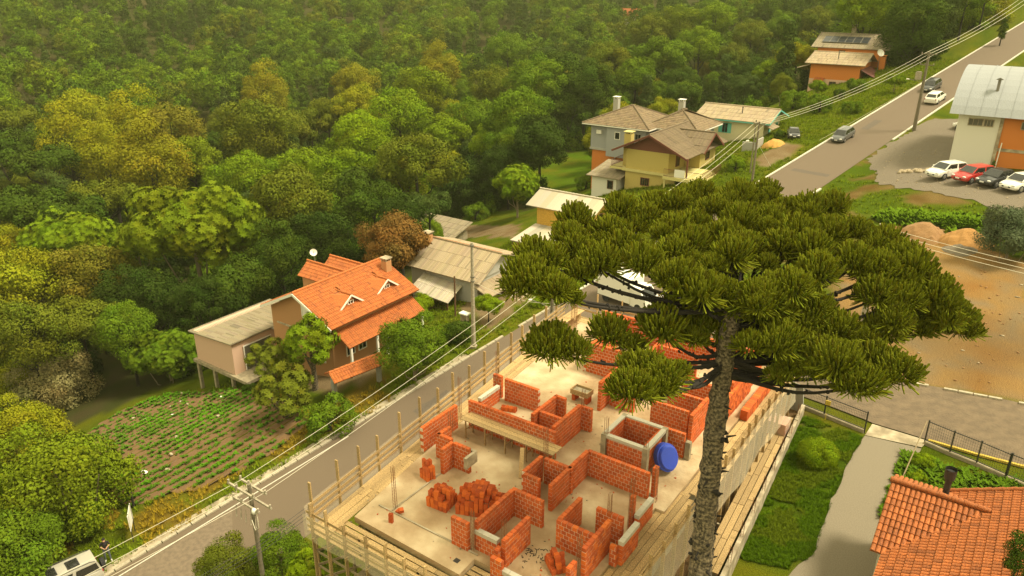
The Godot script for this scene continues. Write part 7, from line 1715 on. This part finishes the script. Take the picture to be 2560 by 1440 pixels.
func build_trees() -> void:
	tint("green", .100, .158, .009); tint("bright", .140, .205, .008); tint("yellow", .220, .225, .010); tint("gold", .200, .190, .012); tint("dark", .054, .088, .009)
	tint("olive", .118, .138, .012); tint("brown", .175, .095, .024); tint("ochre", .165, .150, .016); tint("blue", .095, .120, .060); tint("lime", .175, .250, .007); tint("pine", .060, .090, .018); tint("deep", .036, .060, .008); tint("dry", .25, .215, .085); tint("moss", .140, .182, .009)
	for i in 5: proto("broadleaf_tree_%d" % i, crown(100 + i, [40, 46, 34, 54, 28][i], [400, 360, 450, 320, 520][i], [.042, .038, .046, .036, .044][i], Vector3(1, [.85, 1.05, .75, 1.2, .65][i], 1), "leaf", [.16, .28, .2, .35, .22][i]), 2.3, .05, 5, M.bark_dark)
	proto("fine_leaf_tree", crown(120, 50, 420, .034, Vector3(1, .85, 1)), 1.9, .045, 6, M.bark_pale)
	proto("rosette_tree", crown(130, 70, 70, .036, Vector3(1, .62, 1), "rosette"), 2.0, .045, 6, M.bark_pale)
	proto("pinnate_tree", crown(131, 15, 30, .075, Vector3(1, .8, 1), "rosette", .3), 1.9, .09, 6, M.bark, .8)
	proto("conifer", crown(140, 90, 130, .05, Vector3(.62, 1.5, .62), "cone"), 2.0, .05, 0, M.bark_dark)
	proto("umbrella_conifer", crown(150, 30, 300, .045, Vector3(1, .35, 1), "umbrella"), 2.6, .045, 7, M.bark_dark)
	proto("column_cypress", crown(160, 40, 90, .09, Vector3(.5, 2.6, .5)), 2.6, .1, 0, M.bark_dark)
	proto("round_bush", crown(170, 26, 240, .055, Vector3(1, .8, 1), "leaf", .08), .62, .08, 3, M.bark_dark)
	proto("clipped_bush", crown(171, 90, 260, .032, Vector3(1, .72, 1), "ball", .02), .6, .06, 0, M.bark_dark)
	proto("blade_bush", crown(172, 20, 90, .09, Vector3(1, .7, 1), "blade"), .5, .06, 0, M.bark_dark)
	proto("young_pine", crown(173, 20, 90, .09, Vector3(1, .7, 1), "blade"), 8.0, .1, 0, M.bark_dark)
	proto("tall_tree", crown(174, 30, 260, .055, Vector3(1, 1.1, 1), "leaf", .3), 7.0, .12, 5, M.bark_dark)
	for k in TREES: (TREES[k] as Node3D).name = k.rstrip("_0123456789")
	var B: Array = ["broadleaf_tree_0", "broadleaf_tree_1", "broadleaf_tree_2", "broadleaf_tree_3", "broadleaf_tree_4"]
	# crowns that can be told apart in the wood, one by one
	var hero: Array = [[-89.0, -33.0, 4.86, "b", "yellow", "behind the field", -0.0],
		[-85.4, -38.6, 4.32, "b", "ochre", "behind the field", -0.0],
		[-76.4, -27.6, 3.88, "b", "olive", "behind the field", -0.0],
		[-76.5, -32.5, 3.47, "b", "olive", "behind the field", -0.0],
		[-78.3, -37.6, 3.26, "b", "deep", "behind the field", -0.0],
		[-77.8, -47.2, 6.80, "r", "moss", "behind the field", -0.0],
		[-101.9, -44.6, 5.53, "r", "bright", "behind the field", -0.0],
		[-101.7, -52.9, 4.22, "r", "green", "behind the field", -0.0],
		[-75.2, -39.7, 3.44, "b", "deep", "behind the field", -0.0],
		[-68.1, -41.8, 3.14, "b", "deep", "behind the field", -0.0],
		[-67.8, -45.6, 3.24, "b", "dark", "behind the field", -0.0],
		[-113.6, -41.7, 4.16, "b", "yellow", "behind the field", -0.0],
		[-78.2, -61.9, 5.42, "b", "olive", "in the middle of the valley wood", -0.0],
		[-69.2, -52.2, 3.45, "b", "dark", "in the middle of the valley wood", -0.0],
		[-107.3, -76.5, 4.99, "b", "bright", "in the middle of the valley wood", -0.0],
		[-110.5, -73.9, 4.33, "b", "bright", "in the middle of the valley wood", -0.0],
		[-68.9, -58.1, 3.63, "b", "deep", "in the middle of the valley wood", -0.0],
		[-88.0, -80.1, 5.28, "b", "bright", "in the middle of the valley wood", -0.0],
		[-103.1, -84.9, 4.81, "b", "bright", "in the middle of the valley wood", -0.0],
		[-143.2, -85.9, 6.80, "b", "ochre", "in the middle of the valley wood", -0.0],
		[-153.2, -83.2, 6.80, "b", "yellow", "in the middle of the valley wood", -0.0],
		[-117.3, -65.8, 6.47, "b", "gold", "in the middle of the valley wood", -0.0],
		[-124.1, -77.4, 5.73, "b", "moss", "in the middle of the valley wood", -0.0],
		[-183.6, -89.9, 6.80, "b", "yellow", "in the middle of the valley wood", -0.0],
		[-156.1, -71.5, 6.64, "b", "yellow", "in the middle of the valley wood", -0.0],
		[-143.5, -72.3, 5.64, "b", "yellow", "in the middle of the valley wood", -0.0],
		[-171.6, -130.5, 6.80, "b", "gold", "in the middle of the valley wood", -0.0],
		[-122.7, -90.5, 6.80, "b", "olive", "in the middle of the valley wood", -0.0],
		[-131.2, -104.7, 5.48, "b", "olive", "in the middle of the valley wood", -0.0],
		[-117.8, -46.2, 5.47, "u", "dark", "in the middle of the valley wood", -0.0],
		[-108.2, -47.1, 5.24, "u", "dark", "in the middle of the valley wood", -0.0],
		[-113.7, -55.6, 5.10, "u", "olive", "in the middle of the valley wood", -0.0],
		[-143.7, -60.6, 5.97, "u", "dark", "in the middle of the valley wood", -0.0],
		[-160.0, -63.2, 6.43, "u", "dark", "in the middle of the valley wood", -0.0],
		[-184.6, -73.3, 6.49, "u", "olive", "in the middle of the valley wood", -0.0],
		[-153.7, -63.3, 4.52, "b", "olive", "in the middle of the valley wood", -0.0],
		[-163.7, -156.3, 6.80, "b", "gold", "above the rooftops", -0.0],
		[-133.7, -127.0, 6.08, "b", "yellow", "above the rooftops", -0.0],
		[-153.3, -180.9, 6.80, "b", "gold", "above the rooftops", -0.0],
		[-124.9, -141.2, 6.74, "b", "moss", "above the rooftops", -0.0],
		[-109.4, -116.0, 6.16, "b", "bright", "above the rooftops", -0.0],
		[-106.4, -101.6, 5.68, "b", "lime", "above the rooftops", -0.0],
		[-75.2, -82.7, 5.61, "b", "olive", "above the rooftops", -0.0],
		[-80.6, -83.8, 4.62, "b", "bright", "above the rooftops", -0.0],
		[-86.6, -116.9, 4.20, "b", "lime", "above the rooftops", -0.0],
		[-98.7, -126.3, 5.01, "b", "green", "above the rooftops", -0.0],
		[-98.4, -116.7, 4.78, "b", "bright", "above the rooftops", -0.0],
		[-80.8, -100.7, 5.56, "b", "deep", "above the rooftops", -8.3],
		[-62.2, -65.1, 3.41, "b", "deep", "above the rooftops", -0.0],
		[-81.8, -77.3, 4.47, "b", "dark", "above the rooftops", -0.0],
		[-97.0, -147.8, 6.80, "b", "green", "above the rooftops", -0.0],
		[-79.2, -115.6, 6.18, "b", "green", "above the rooftops", -0.0],
		[-91.2, -152.5, 6.80, "b", "dark", "above the rooftops", -6.1],
		[-115.4, -157.7, 6.02, "b", "olive", "above the rooftops", -0.0],
		[-85.1, -174.0, 5.87, "b", "green", "above the rooftops", -0.0],
		[-97.7, -183.0, 6.80, "b", "olive", "above the rooftops", -0.0],
		[-88.1, -154.1, 6.79, "b", "dark", "above the rooftops", -1.0],
		[-79.6, -188.2, 4.53, "b", "dark", "above the rooftops", -0.0],
		[-87.9, -195.9, 6.80, "b", "green", "above the rooftops", -0.0],
		[-115.2, -183.3, 6.80, "u", "dark", "above the rooftops", -0.0],
		[-149.6, -211.1, 6.80, "b", "green", "above the rooftops", -0.0],
		[-67.1, -103.7, 5.21, "b", "deep", "above the rooftops", -1.6],
		[-71.8, -101.4, 3.96, "b", "deep", "above the rooftops", -0.6],
		[-137.9, -122.0, 5.59, "b", "olive", "above the rooftops", -0.0],
		[-88.2, -220.9, 6.80, "b", "bright", "above the rooftops", -0.0],
		[-79.6, -224.7, 4.82, "b", "olive", "above the rooftops", -0.0],
		[-80.1, -241.8, 5.33, "b", "olive", "beside the uphill street", -0.0],
		[-65.9, -236.1, 4.71, "b", "green", "beside the uphill street", -2.1],
		[-74.8, -254.9, 5.44, "b", "green", "beside the uphill street", -0.0],
		[-65.9, -257.2, 5.48, "b", "olive", "beside the uphill street", -0.0],
		[-71.9, -196.2, 4.03, "b", "green", "beside the uphill street", -1.2],
		[-70.0, -221.7, 4.32, "b", "dark", "beside the uphill street", -2.6],
		[-55.4, -272.9, 6.80, "b", "bright", "beside the uphill street", -6.1],
		[-61.6, -267.8, 5.40, "b", "green", "beside the uphill street", -0.0],
		[-22.9, -169.5, 6.80, "c", "dark", "beside the uphill street", -11.2],
		[-23.1, -188.8, 6.80, "c", "pine", "beside the uphill street", -11.2],
		[-24.7, -164.9, 5.64, "b", "deep", "beside the uphill street", -11.0],
		[-26.7, -181.5, 6.12, "b", "dark", "beside the uphill street", -9.2],
		[-32.3, -190.3, 6.46, "b", "green", "beside the uphill street", -6.8],
		[-19.9, -198.2, 5.61, "b", "bright", "beside the uphill street", -10.9],
		[-15.9, -202.1, 4.76, "b", "yellow", "beside the uphill street", -9.3],
		[-108.3, -252.1, 6.80, "b", "moss", "beside the uphill street", -0.0],
		[-96.6, -253.8, 6.80, "b", "bright", "beside the uphill street", -0.0],
		[-114.8, -241.7, 6.80, "b", "olive", "beside the uphill street", -0.0]]
	var words := {"green": "mid green", "bright": "fresh bright green", "yellow": "yellow-green", "gold": "golden-topped", "dark": "dark green", "olive": "olive green", "brown": "russet brown", "ochre": "ochre brown", "lime": "lime green", "pine": "blue-dark", "deep": "very dark green", "dry": "dry straw-coloured", "blue": "silvery", "moss": "moss green"}
	var kindw := {"b": "rounded broadleaf tree", "r": "spreading tree with star-shaped leaf sprays", "c": "pointed conifer", "u": "flat-topped dark conifer", "f": "feathery fine-leaved tree"}
	var kk := {"r": "rosette_tree", "c": "conifer", "u": "umbrella_conifer", "f": "fine_leaf_tree"}
	var taken: Array = []
	for h in hero:
		var kd: String = B[rng.randi() % 5] if h[3] == "b" else kk[h[3]]
		var where: String = h[5]
		tree(kd, h[4], h[0], h[1], h[2], "%s %s %s" % [words[h[4]], kindw[h[3]], where], "%s %ss %s" % [words[h[4]], kindw[h[3]], where], NAN, kd.rstrip("_0123456789"), h[6])
		taken.append(Vector3(h[0], h[1], h[2]))
	# the rest of the near wood
	var rr := RandomNumberGenerator.new(); rr.seed = 4242
	var count := 0
	var tries := 0
	while count < 190 and tries < 9000:
		tries += 1
		var s := rr.randf_range(-40, 200); var c := -rr.randf_range(24, 150)
		var q := RA + AL * s + CR * c
		if not wooded(q.x, q.y): continue
		var sc := rr.randf_range(2.6, 4.4)
		var ok := true
		for e in taken:
			if Vector2(e.x, e.y).distance_to(q) < (e.z + sc) * .62: ok = false; break
		if not ok: continue
		taken.append(Vector3(q.x, q.y, sc)); count += 1
		var tn: String = ["green", "dark", "bright", "olive", "green", "deep", "yellow", "ochre", "pine"][rr.randi() % 9]
		var ty := rr.randf()
		var kd: String = B[rr.randi() % 5] if ty < .66 else ("conifer" if ty < .82 else "umbrella_conifer")
		if not kd.begins_with("broad"): tn = "pine" if rr.randf() < .6 else "dark"
		var w: String = {"conifer": "pointed conifer", "umbrella_conifer": "flat-topped dark conifer"}.get(kd, "rounded broadleaf tree")
		tree(kd, tn, q.x, q.y, sc, "%s %s filling the valley wood" % [words[tn], w], "%s %ss filling the valley wood" % [words[tn], w], NAN, kd.rstrip("_0123456789"))
	# far slope: one mass
	var lowres: Array = [crown(200, 20, 90, .075, Vector3(1, .9, 1)), crown(201, 40, 34, .08, Vector3(.6, 1.5, .6), "cone"), crown(202, 18, 70, .075, Vector3(1, .4, 1), "umbrella"), crown(203, 22, 90, .075, Vector3(1, 1.1, 1))]
	var tns: Array = [["green", "olive", "green", "bright"], ["pine", "dark"], ["dark", "pine"], ["green", "dark", "green"]]
	var xf := {}
	for i in 9000:
		var a := rr.randf_range(-1.75, .35); var d := 60 + 640 * pow(rr.randf(), .8)
		var x := sin(a) * d; var z := -cos(a) * d
		var q := sc_of(x, z)
		if q.y > -30 and q.x < 330: continue
		if q.x > -60 and q.x < 200 and q.y > -150: continue
		if q.y > -60 and q.x < 230: continue
		if d > 430 and rr.randf() < .4: continue
		var patch := patch_noise.get_noise_2d(x * .35, z * .35)
		var li: int = 1 if patch > .06 and rr.randf() < .8 else (2 if rr.randf() < .10 else [0, 3][rr.randi() % 2])
		var tn: String = tns[li][rr.randi() % tns[li].size()]
		var sc := rr.randf_range(2.6, 5.4) * (.85 if li == 1 else 1.0)
		var key := "%d %s" % [li, tn]
		if not xf.has(key): xf[key] = []
		xf[key].append(Transform3D(Basis(Vector3.UP, rr.randf() * TAU).scaled(Vector3.ONE * sc), gp(x, z, sc * (1.9 if li != 1 else 1.6))))
	var far := Node3D.new(); far.name = "distant_forest"; far.set_meta("kind", "stuff"); add_child(far); meta(far, "hazy mixed forest covering the far side of the valley", "forest")
	for key in xf:
		var mm := MultiMesh.new(); mm.transform_format = MultiMesh.TRANSFORM_3D; mm.mesh = lowres[int(key.split(" ")[0])]; mm.instance_count = xf[key].size()
		for i in xf[key].size(): mm.set_instance_transform(i, xf[key][i])
		var mi := MultiMeshInstance3D.new(); mi.name = "tree_crowns"; mi.multimesh = mm; mi.material_override = TINT[key.split(" ")[1]]; mi.set_meta("kind", "stuff"); far.add_child(mi, true)
	# undergrowth under the near wood
	var ux := {"deep": [], "dark": [], "green": []}
	for i in 2600:
		var s := rr.randf_range(-40, 200); var c := -rr.randf_range(22, 160); var q := RA + AL * s + CR * c
		if not wooded(q.x, q.y): continue
		var sc := rr.randf_range(1.2, 2.6)
		ux[["deep", "dark", "green", "deep"][rr.randi() % 4]].append(Transform3D(Basis(Vector3.UP, rr.randf() * TAU).scaled(Vector3(sc, sc * rr.randf_range(.8, 1.6), sc)), gp(q.x, q.y, sc * .6)))
	var un := Node3D.new(); un.name = "forest_undergrowth"; un.set_meta("kind", "stuff"); add_child(un); meta(un, "dark leafy undergrowth beneath the trees of the valley wood", "undergrowth")
	var um := crown(204, 18, 90, .09, Vector3(1, .9, 1))
	for key in ux:
		var mm := MultiMesh.new(); mm.transform_format = MultiMesh.TRANSFORM_3D; mm.mesh = um; mm.instance_count = ux[key].size()
		for i in ux[key].size(): mm.set_instance_transform(i, ux[key][i])
		var mi := MultiMeshInstance3D.new(); mi.name = "bushes"; mi.multimesh = mm; mi.material_override = TINT[key]; mi.set_meta("kind", "stuff"); un.add_child(mi, true)
	# --- trees and bushes that stand alone ---
	for e in [["pinnate_tree", "bright", -45.9, -36.6, 2.47, "tall pollarded tree with bright feathery top beside the pink garage", "pollarded_tree", 0.0],
		["pinnate_tree", "olive", -44.4, -32.6, 2.35, "lower darker half of foliage growing beside the pollarded tree", "pollarded_tree", -1.6],
		["pinnate_tree", "olive", -49.3, -35.2, 1.85, "slim olive tree leaning between pollarded tree and garage", "pollarded_tree", 0.0],
		["fine_leaf_tree", "green", -38.6, -41.0, 2.87, "full round dark green tree beside the tile-roofed gate", "garden_tree", -2.0],
		["broadleaf_tree_2", "lime", -45.9, -50.3, 1.16, "small bright round tree behind the garden tree by the gate", "garden_tree", -0.9],
		["broadleaf_tree_2", "lime", -38.6, -51.4, 1.21, "small clipped tree with white trunk at the street edge", "clipped_tree", -0.8],
		["round_bush", "green", -40.1, -33.0, 2.14, "dense dark green hedge bush below the gate", "hedge_bush", 0.0],
		["round_bush", "dark", -39.3, -47.6, 1.52, "dark hedge clump beside the tall concrete pole", "hedge_bush", 0.0],
		["round_bush", "lime", -36.3, -56.0, 0.69, "small lime green bush at the street edge by the grey house", "small_bush", 0.0],
		["round_bush", "dark", -53.0, -35.1, 0.64, "small dark bush at the garage corner", "small_bush", 0.0],
		["broadleaf_tree_0", "brown", -52.7, -54.0, 3.72, "russet brown leaved tree behind the grey-roofed house", "russet_tree", -1.5],
		["fine_leaf_tree", "bright", -65.2, -73.8, 2.16, "pale green fine-leaved small tree beside the russet tree", "small_tree", -0.6],
		["rosette_tree", "bright", -62.3, -90.2, 3.68, "large-leaved light green tree at the edge of the sunny clearing", "large_leaf_tree", -1.8],
		["broadleaf_tree_1", "bright", -79.3, -76.6, 3.26, "bright green tree just behind the russet tree", "broadleaf_tree", -1.3],
		["round_bush", "green", -74.0, -95.3, 2.30, "scrubby bush in the grassy clearing above the track", "scrub_bush", 0.0],
		["round_bush", "green", -58.3, -103.8, 1.91, "round bush beside the white outbuilding", "scrub_bush", 0.0],
		["rosette_tree", "green", -68.2, -36.3, 3.55, "glossy dark evergreen shrub at the top corner of the field", "evergreen_shrub", -3.7],
		["round_bush", "olive", -74.9, -42.7, 1.59, "lighter green bush touching the glossy evergreen shrub", "scrub_bush", 0.3],
		["fine_leaf_tree", "moss", -49.5, -17.4, 4.47, "sprawling fine-leaved tree with bare forked limbs beside the off-roader", "sprawling_tree", -5.1],
		["fine_leaf_tree", "yellow", -68.1, -22.2, 3.53, "yellow-green fine-leaved tree beside the sprawling tree", "sprawling_tree", -4.1],
		["fine_leaf_tree", "dry", -77.0, -28.7, 4.05, "dry straw-coloured bush with bare twiggy top", "dry_bush", -5.2],
		["fine_leaf_tree", "yellow", -80.8, -27.6, 3.51, "light yellow-green bush next to the dry twiggy bush", "sprawling_tree", -4.2],
		["broadleaf_tree_2", "green", -46.7, -13.6, 2.87, "dark leafy thicket tree behind the off-roader", "thicket_tree", -4.0],
		["broadleaf_tree_2", "green", -47.3, -17.5, 1.61, "small thicket tree close to the person", "thicket_tree", -2.4],
		["fine_leaf_tree", "olive", -33.1, -18.6, 1.72, "straggly light green tree standing below the four-armed pole", "straggly_tree", -0.3],
		["fine_leaf_tree", "green", -30.4, -20.5, 1.71, "bushy dark-tipped tree beneath the front scaffold corner", "front_tree", 0.0],
		["pinnate_tree", "lime", -27.5, -20.1, 1.29, "lime green treetop at the foot of the front scaffold", "front_tree", 0.0],
		["broadleaf_tree_1", "olive", -31.6, -19.7, 1.37, "dark green lower tree crowding the bushy tree by the front scaffold", "front_tree", -0.5],
		["young_pine", "pine", -23.1, -18.2, 0.70, "spiky young pine top poking up beside the front scaffold", "young_pine", 0.0],
		["fine_leaf_tree", "blue", -0.5, -72.4, 2.71, "silvery blue-green bush beside the orange earth heap", "silvery_bush", -2.8],
		["clipped_bush", "lime", -6.5, -38.8, 1.11, "clipped round ball bush on the lawn", "ball_bush", 0.0],
		["round_bush", "lime", -1.6, -41.0, 0.65, "clipped lime hedge block beside the driveway", "hedge_bush", -0.1],
		["round_bush", "lime", -1.6, -39.5, 0.53, "second clipped lime hedge block nearer the barrel tile roof", "hedge_bush", -0.1],
		["column_cypress", "dark", -11.0, -176.4, 1.13, "tall narrow cypress by the kerb at the top of the street", "cypress", 0.0],
		["rosette_tree", "bright", -33.1, -136.6, 1.48, "tree fern with pale crown in front of the brick house", "tree_fern", -0.1],
		["rosette_tree", "bright", -21.8, -138.8, 1.42, "second palm-like tree fern nearer the uphill kerb", "tree_fern", -0.6],
		["round_bush", "green", -28.3, -142.7, 1.77, "round shrub against the pink wall of the brick house", "garden_shrub", 0.1],
		["round_bush", "dark", -29.8, -137.8, 1.14, "dark upright shrub in front of the brick house", "garden_shrub", 0.3],
		["fine_leaf_tree", "olive", -39.7, -138.9, 2.45, "thin yellowish tree left of the tree fern", "thin_tree", -1.0],
		["round_bush", "green", -25.2, -126.3, 1.53, "leafy shrub on the bank above the uphill kerb", "garden_shrub", -0.0],
		["round_bush", "bright", -32.6, -97.8, 1.58, "leafy bush in front of the olive house by the slim pole", "garden_shrub", -0.0],
		["round_bush", "dark", -31.9, -113.6, 0.99, "dark clipped bush next to the old dark saloon", "garden_shrub", 0.1],
		["round_bush", "green", -35.8, -133.1, 2.67, "tangled green shrub on the slope behind the cream house", "garden_shrub", 0.0],
		["round_bush", "green", -30.4, -128.5, 2.22, "tangled shrub below the brick house garden", "garden_shrub", 0.0],
		["column_cypress", "dark", -4.1, -99.0, 0.36, "narrow dark climbing shrub at the junction of white and orange walls", "wall_shrub", -0.4],
		["tall_tree", "dark", 2.7, -27.0, 0.89, "dark lichen-covered tree at the edge of the barrel tile roof", "edge_tree", 0.0],
		["round_bush", "dark", -7.3, -78.6, 0.56, "low dark weed clump behind the brown earth heap", "weed_clump", -0.0],
		["broadleaf_tree_3", "dark", -24.0, -161.6, 5.60, "huge dark spreading tree beside the uphill kerb above the brick house", "large_dark_tree", -5.3],
		["broadleaf_tree_1", "pine", -22.9, -173.6, 5.00, "second large dark tree uphill of the huge spreading tree", "large_dark_tree", -3.5],
		["broadleaf_tree_0", "green", -18.7, -183.0, 3.40, "tall green tree with visible trunk at the top of the street", "tall_roadside_tree", 0.4],
		["broadleaf_tree_4", "yellow", -16.4, -192.7, 3.00, "light yellow-green tree by the ochre building at the hilltop", "tall_roadside_tree", 1.1],
		["broadleaf_tree_1", "bright", -34.5, -170.8, 4.80, "tall bright green tree rising behind the brick house", "tall_roadside_tree", 0.0],
		["broadleaf_tree_3", "green", -32.2, -192.3, 3.40, "tall mid green tree between brick house and large dark trees", "tall_roadside_tree", 0.0]]:
		tree(e[0], e[1], e[2], e[3], e[4], e[5], "", NAN, e[6], e[7])
func wooded(x: float, z: float) -> bool:
	var q := sc_of(x, z)
	if inpoly(x, z, FIELD) or inpoly(x, z, CLEARING) or inpoly(x, z, CLEARING2): return false
	if q.x < 30: return q.y < -29
	if q.x < 50: return q.y < -27
	if q.x < 75: return q.y < -42
	if q.x < 105: return q.y < -36
	if q.x < 125: return q.y < -26
	if q.x < 165: return q.y < -27
	return q.y < -12

func scatter(called: String, label: String, cat: String, mesh: Mesh, m: Material, xs: Array) -> void:
	var mm := MultiMesh.new(); mm.transform_format = MultiMesh.TRANSFORM_3D; mm.mesh = mesh; mm.instance_count = xs.size()
	for i in xs.size(): mm.set_instance_transform(i, xs[i])
	var mi := MultiMeshInstance3D.new(); mi.name = numbered(called); mi.multimesh = mm; mi.material_override = m
	mi.set_meta("kind", "stuff"); meta(mi, label, cat); add_child(mi)
func build_small_plants() -> void:
	var r := RandomNumberGenerator.new(); r.seed = 31
	# grass tuft
	var g := MB.new()
	for i in 9:
		var a := r.randf() * TAU; var d := Vector3(cos(a), 0, sin(a)); var w := Vector3(-d.z, 0, d.x) * .018
		var p := d * r.randf_range(0, .1); var t := r.randf_range(.7, 1.3); g.col = Color(t, t, t * .8)
		g.tri(p - w, p + w, p + d * r.randf_range(.05, .16) + Vector3.UP * r.randf_range(.1, .22))
	var gm := g.mesh()
	var lawn: Array = []; var lawn2: Array = []; var verge: Array = []; var weeds: Array = []; var dry: Array = []
	for i in 26000:
		var x := r.randf_range(-8.6, -3.2); var z := r.randf_range(-43.6, -26)
		if inpoly(x, z, LAWN) and fine_noise.get_noise_2d(x, z) < .34: (lawn if patch_noise.get_noise_2d(x * 7, z * 7) < .08 else lawn2).append(Transform3D(Basis(Vector3.UP, r.randf() * TAU).scaled(Vector3.ONE * r.randf_range(.5, .95)), gp(x, z)))
	for i in 42000:
		var s := r.randf_range(-8, 150); var c := -r.randf_range(.4, 20) if r.randf() < .7 else r.randf_range(7.3, 26)
		if c > 0 and (s < 50 or s > 86): continue
		var q := RA + AL * s + CR * c
		if inpoly(q.x, q.y, FIELD) or inpoly(q.x, q.y, GRAVEL) or inpoly(q.x, q.y, STREET) or inpoly(q.x, q.y, DIRT): continue
		if s > 17 and s < 30 and c < -3.5: continue
		var yard := false
		for y in YARDS:
			if inpoly(q.x, q.y, y[0]): yard = true
		if yard: continue
		var n := patch_noise.get_noise_2d(q.x * 4 + 300, q.y * 4)
		if c > 0 and n > .08: continue
		var t := Transform3D(Basis(Vector3.UP, r.randf() * TAU).scaled(Vector3.ONE * r.randf_range(.8, 2.0)), gp(q.x, q.y))
		if s < 22 and c < 0 and n > -.02: dry.append(t)
		else: verge.append(t)
	scatter("lawn_grass", "short dense green grass of the lawn beside the driveway", "grass", gm, leafmat("lawng", .090, .160, .006), lawn)
	scatter("lawn_grass", "paler yellowish grass patches within the lawn", "grass", gm, leafmat("lawng2", .13, .175, .010), lawn2)
	scatter("verge_grass", "rough green grass along the street verges", "grass", gm, leafmat("vergeg", .155, .205, .009), verge)
	scatter("dry_weeds", "ochre dry weeds on the verge below the vegetable field", "weeds", gm, leafmat("dryg", .29, .20, .018), dry)
	# crop rows
	var p := MB.new()
	for i in 16:
		var a := r.randf() * TAU; var d := Vector3(cos(a), r.randf_range(.2, 1.0), sin(a)).normalized(); var t := r.randf_range(.7, 1.3); p.col = Color(t, t, t)
		leaf(p, Vector3(0, .02, 0), d, d.cross(Vector3.UP).normalized(), r.randf_range(.14, .26), .11)
	var pm := p.mesh(); var crop: Array = []; var crop2: Array = []
	for k in range(-40, 0):
		var c := k * .95 + .2375
		var s := -4.0
		while s < 32:
			s += r.randf_range(.09, .19)
			var q := RA + AL * s + CR * (c + r.randf_range(-.1, .1))
			if not inpoly(q.x, q.y, FIELD): continue
			var n := patch_noise.get_noise_2d(q.x * 3 + 90, q.y * 3)
			if r.randf() < .30 - n * .9: continue
			var t := Transform3D(Basis(Vector3.UP, r.randf() * TAU).scaled(Vector3.ONE * r.randf_range(.75, 1.6)), gp(q.x, q.y, .13))
			if n > .12: crop2.append(t)
			else: crop.append(t)
	scatter("crop_plants", "rows of small dark green vegetable plants on the brown field", "crops", pm, leafmat("crop", .075, .150, .010), crop)
	scatter("crop_plants", "denser bright green vegetable plants in the middle of the field", "crops", pm, leafmat("crop2", .085, .20, .008), crop2)
	# tall weeds between dirt lot and gravel
	for i in 1700:
		var f := r.randf(); var q := Vector2(-11.5, -81.2).lerp(Vector2(1.0, -79.0), f) + Vector2(r.randfn(0, .5), r.randfn(0, .8))
		weeds.append(Transform3D(Basis(Vector3.UP, r.randf() * TAU).scaled(Vector3.ONE * r.randf_range(1.6, 3.6)), gp(q.x, q.y)))
	scatter("tall_weeds", "band of tall green weeds between gravel lot and dirt heaps", "weeds", pm, leafmat("weedg", .105, .175, .008), weeds)
	# stones and clods lying on the bare earth and gravel
	var sb := MB.new(); sb.ell(Vector3(0, .3, 0), Vector3(1, .6, .8), 5, 4, .3, r)
	var stones: Array = []; var clods: Array = []
	for i in 4000:
		var q := Vector2(r.randf_range(-18, 14), r.randf_range(-112, -48))
		var k := pow(r.randf(), 4.0) * .10 + .015
		var t := Transform3D(Basis(Vector3.UP, r.randf() * TAU).scaled(Vector3.ONE * k), gp(q.x, q.y, .05 if inpoly(q.x, q.y, GRAVEL) else 0.0))
		if inpoly(q.x, q.y, GRAVEL): stones.append(t)
		elif inpoly(q.x, q.y, DIRT): clods.append(t)
	scatter("pebbles", "small pale pebbles strewn over the gravel lot and dirt lot", "pebbles", sb.mesh(), M.rock, stones)
	scatter("earth_clods", "small orange-brown earth clods on the dirt lot", "clods", sb.mesh(), M.earth, clods)
	# flower bed ground cover
	var bed: Array = []
	for i in 1500:
		var q := Vector2(r.randf_range(-2.6, 3.0), r.randf_range(-41.6, -35.6))
		if q.x > -1.6 and q.y < -38.6: if r.randf() < .6: continue
		bed.append(Transform3D(Basis(Vector3.UP, r.randf() * TAU).scaled(Vector3.ONE * r.randf_range(.9, 2.0)), gp(q.x, q.y)))
	scatter("flower_bed_plants", "low leafy plants in the bed between fence and red barrel tile roof", "plants", pm, leafmat("bedg", .085, .15, .008), bed)
func leafmat(key: String, r: float, g: float, b: float) -> StandardMaterial3D:
	var m := mat(key, lin(r, g, b), .8); m.backlight_enabled = true; m.backlight = lin(r * .2, g * .2, b * .1); m.metallic_specular = .08; return m
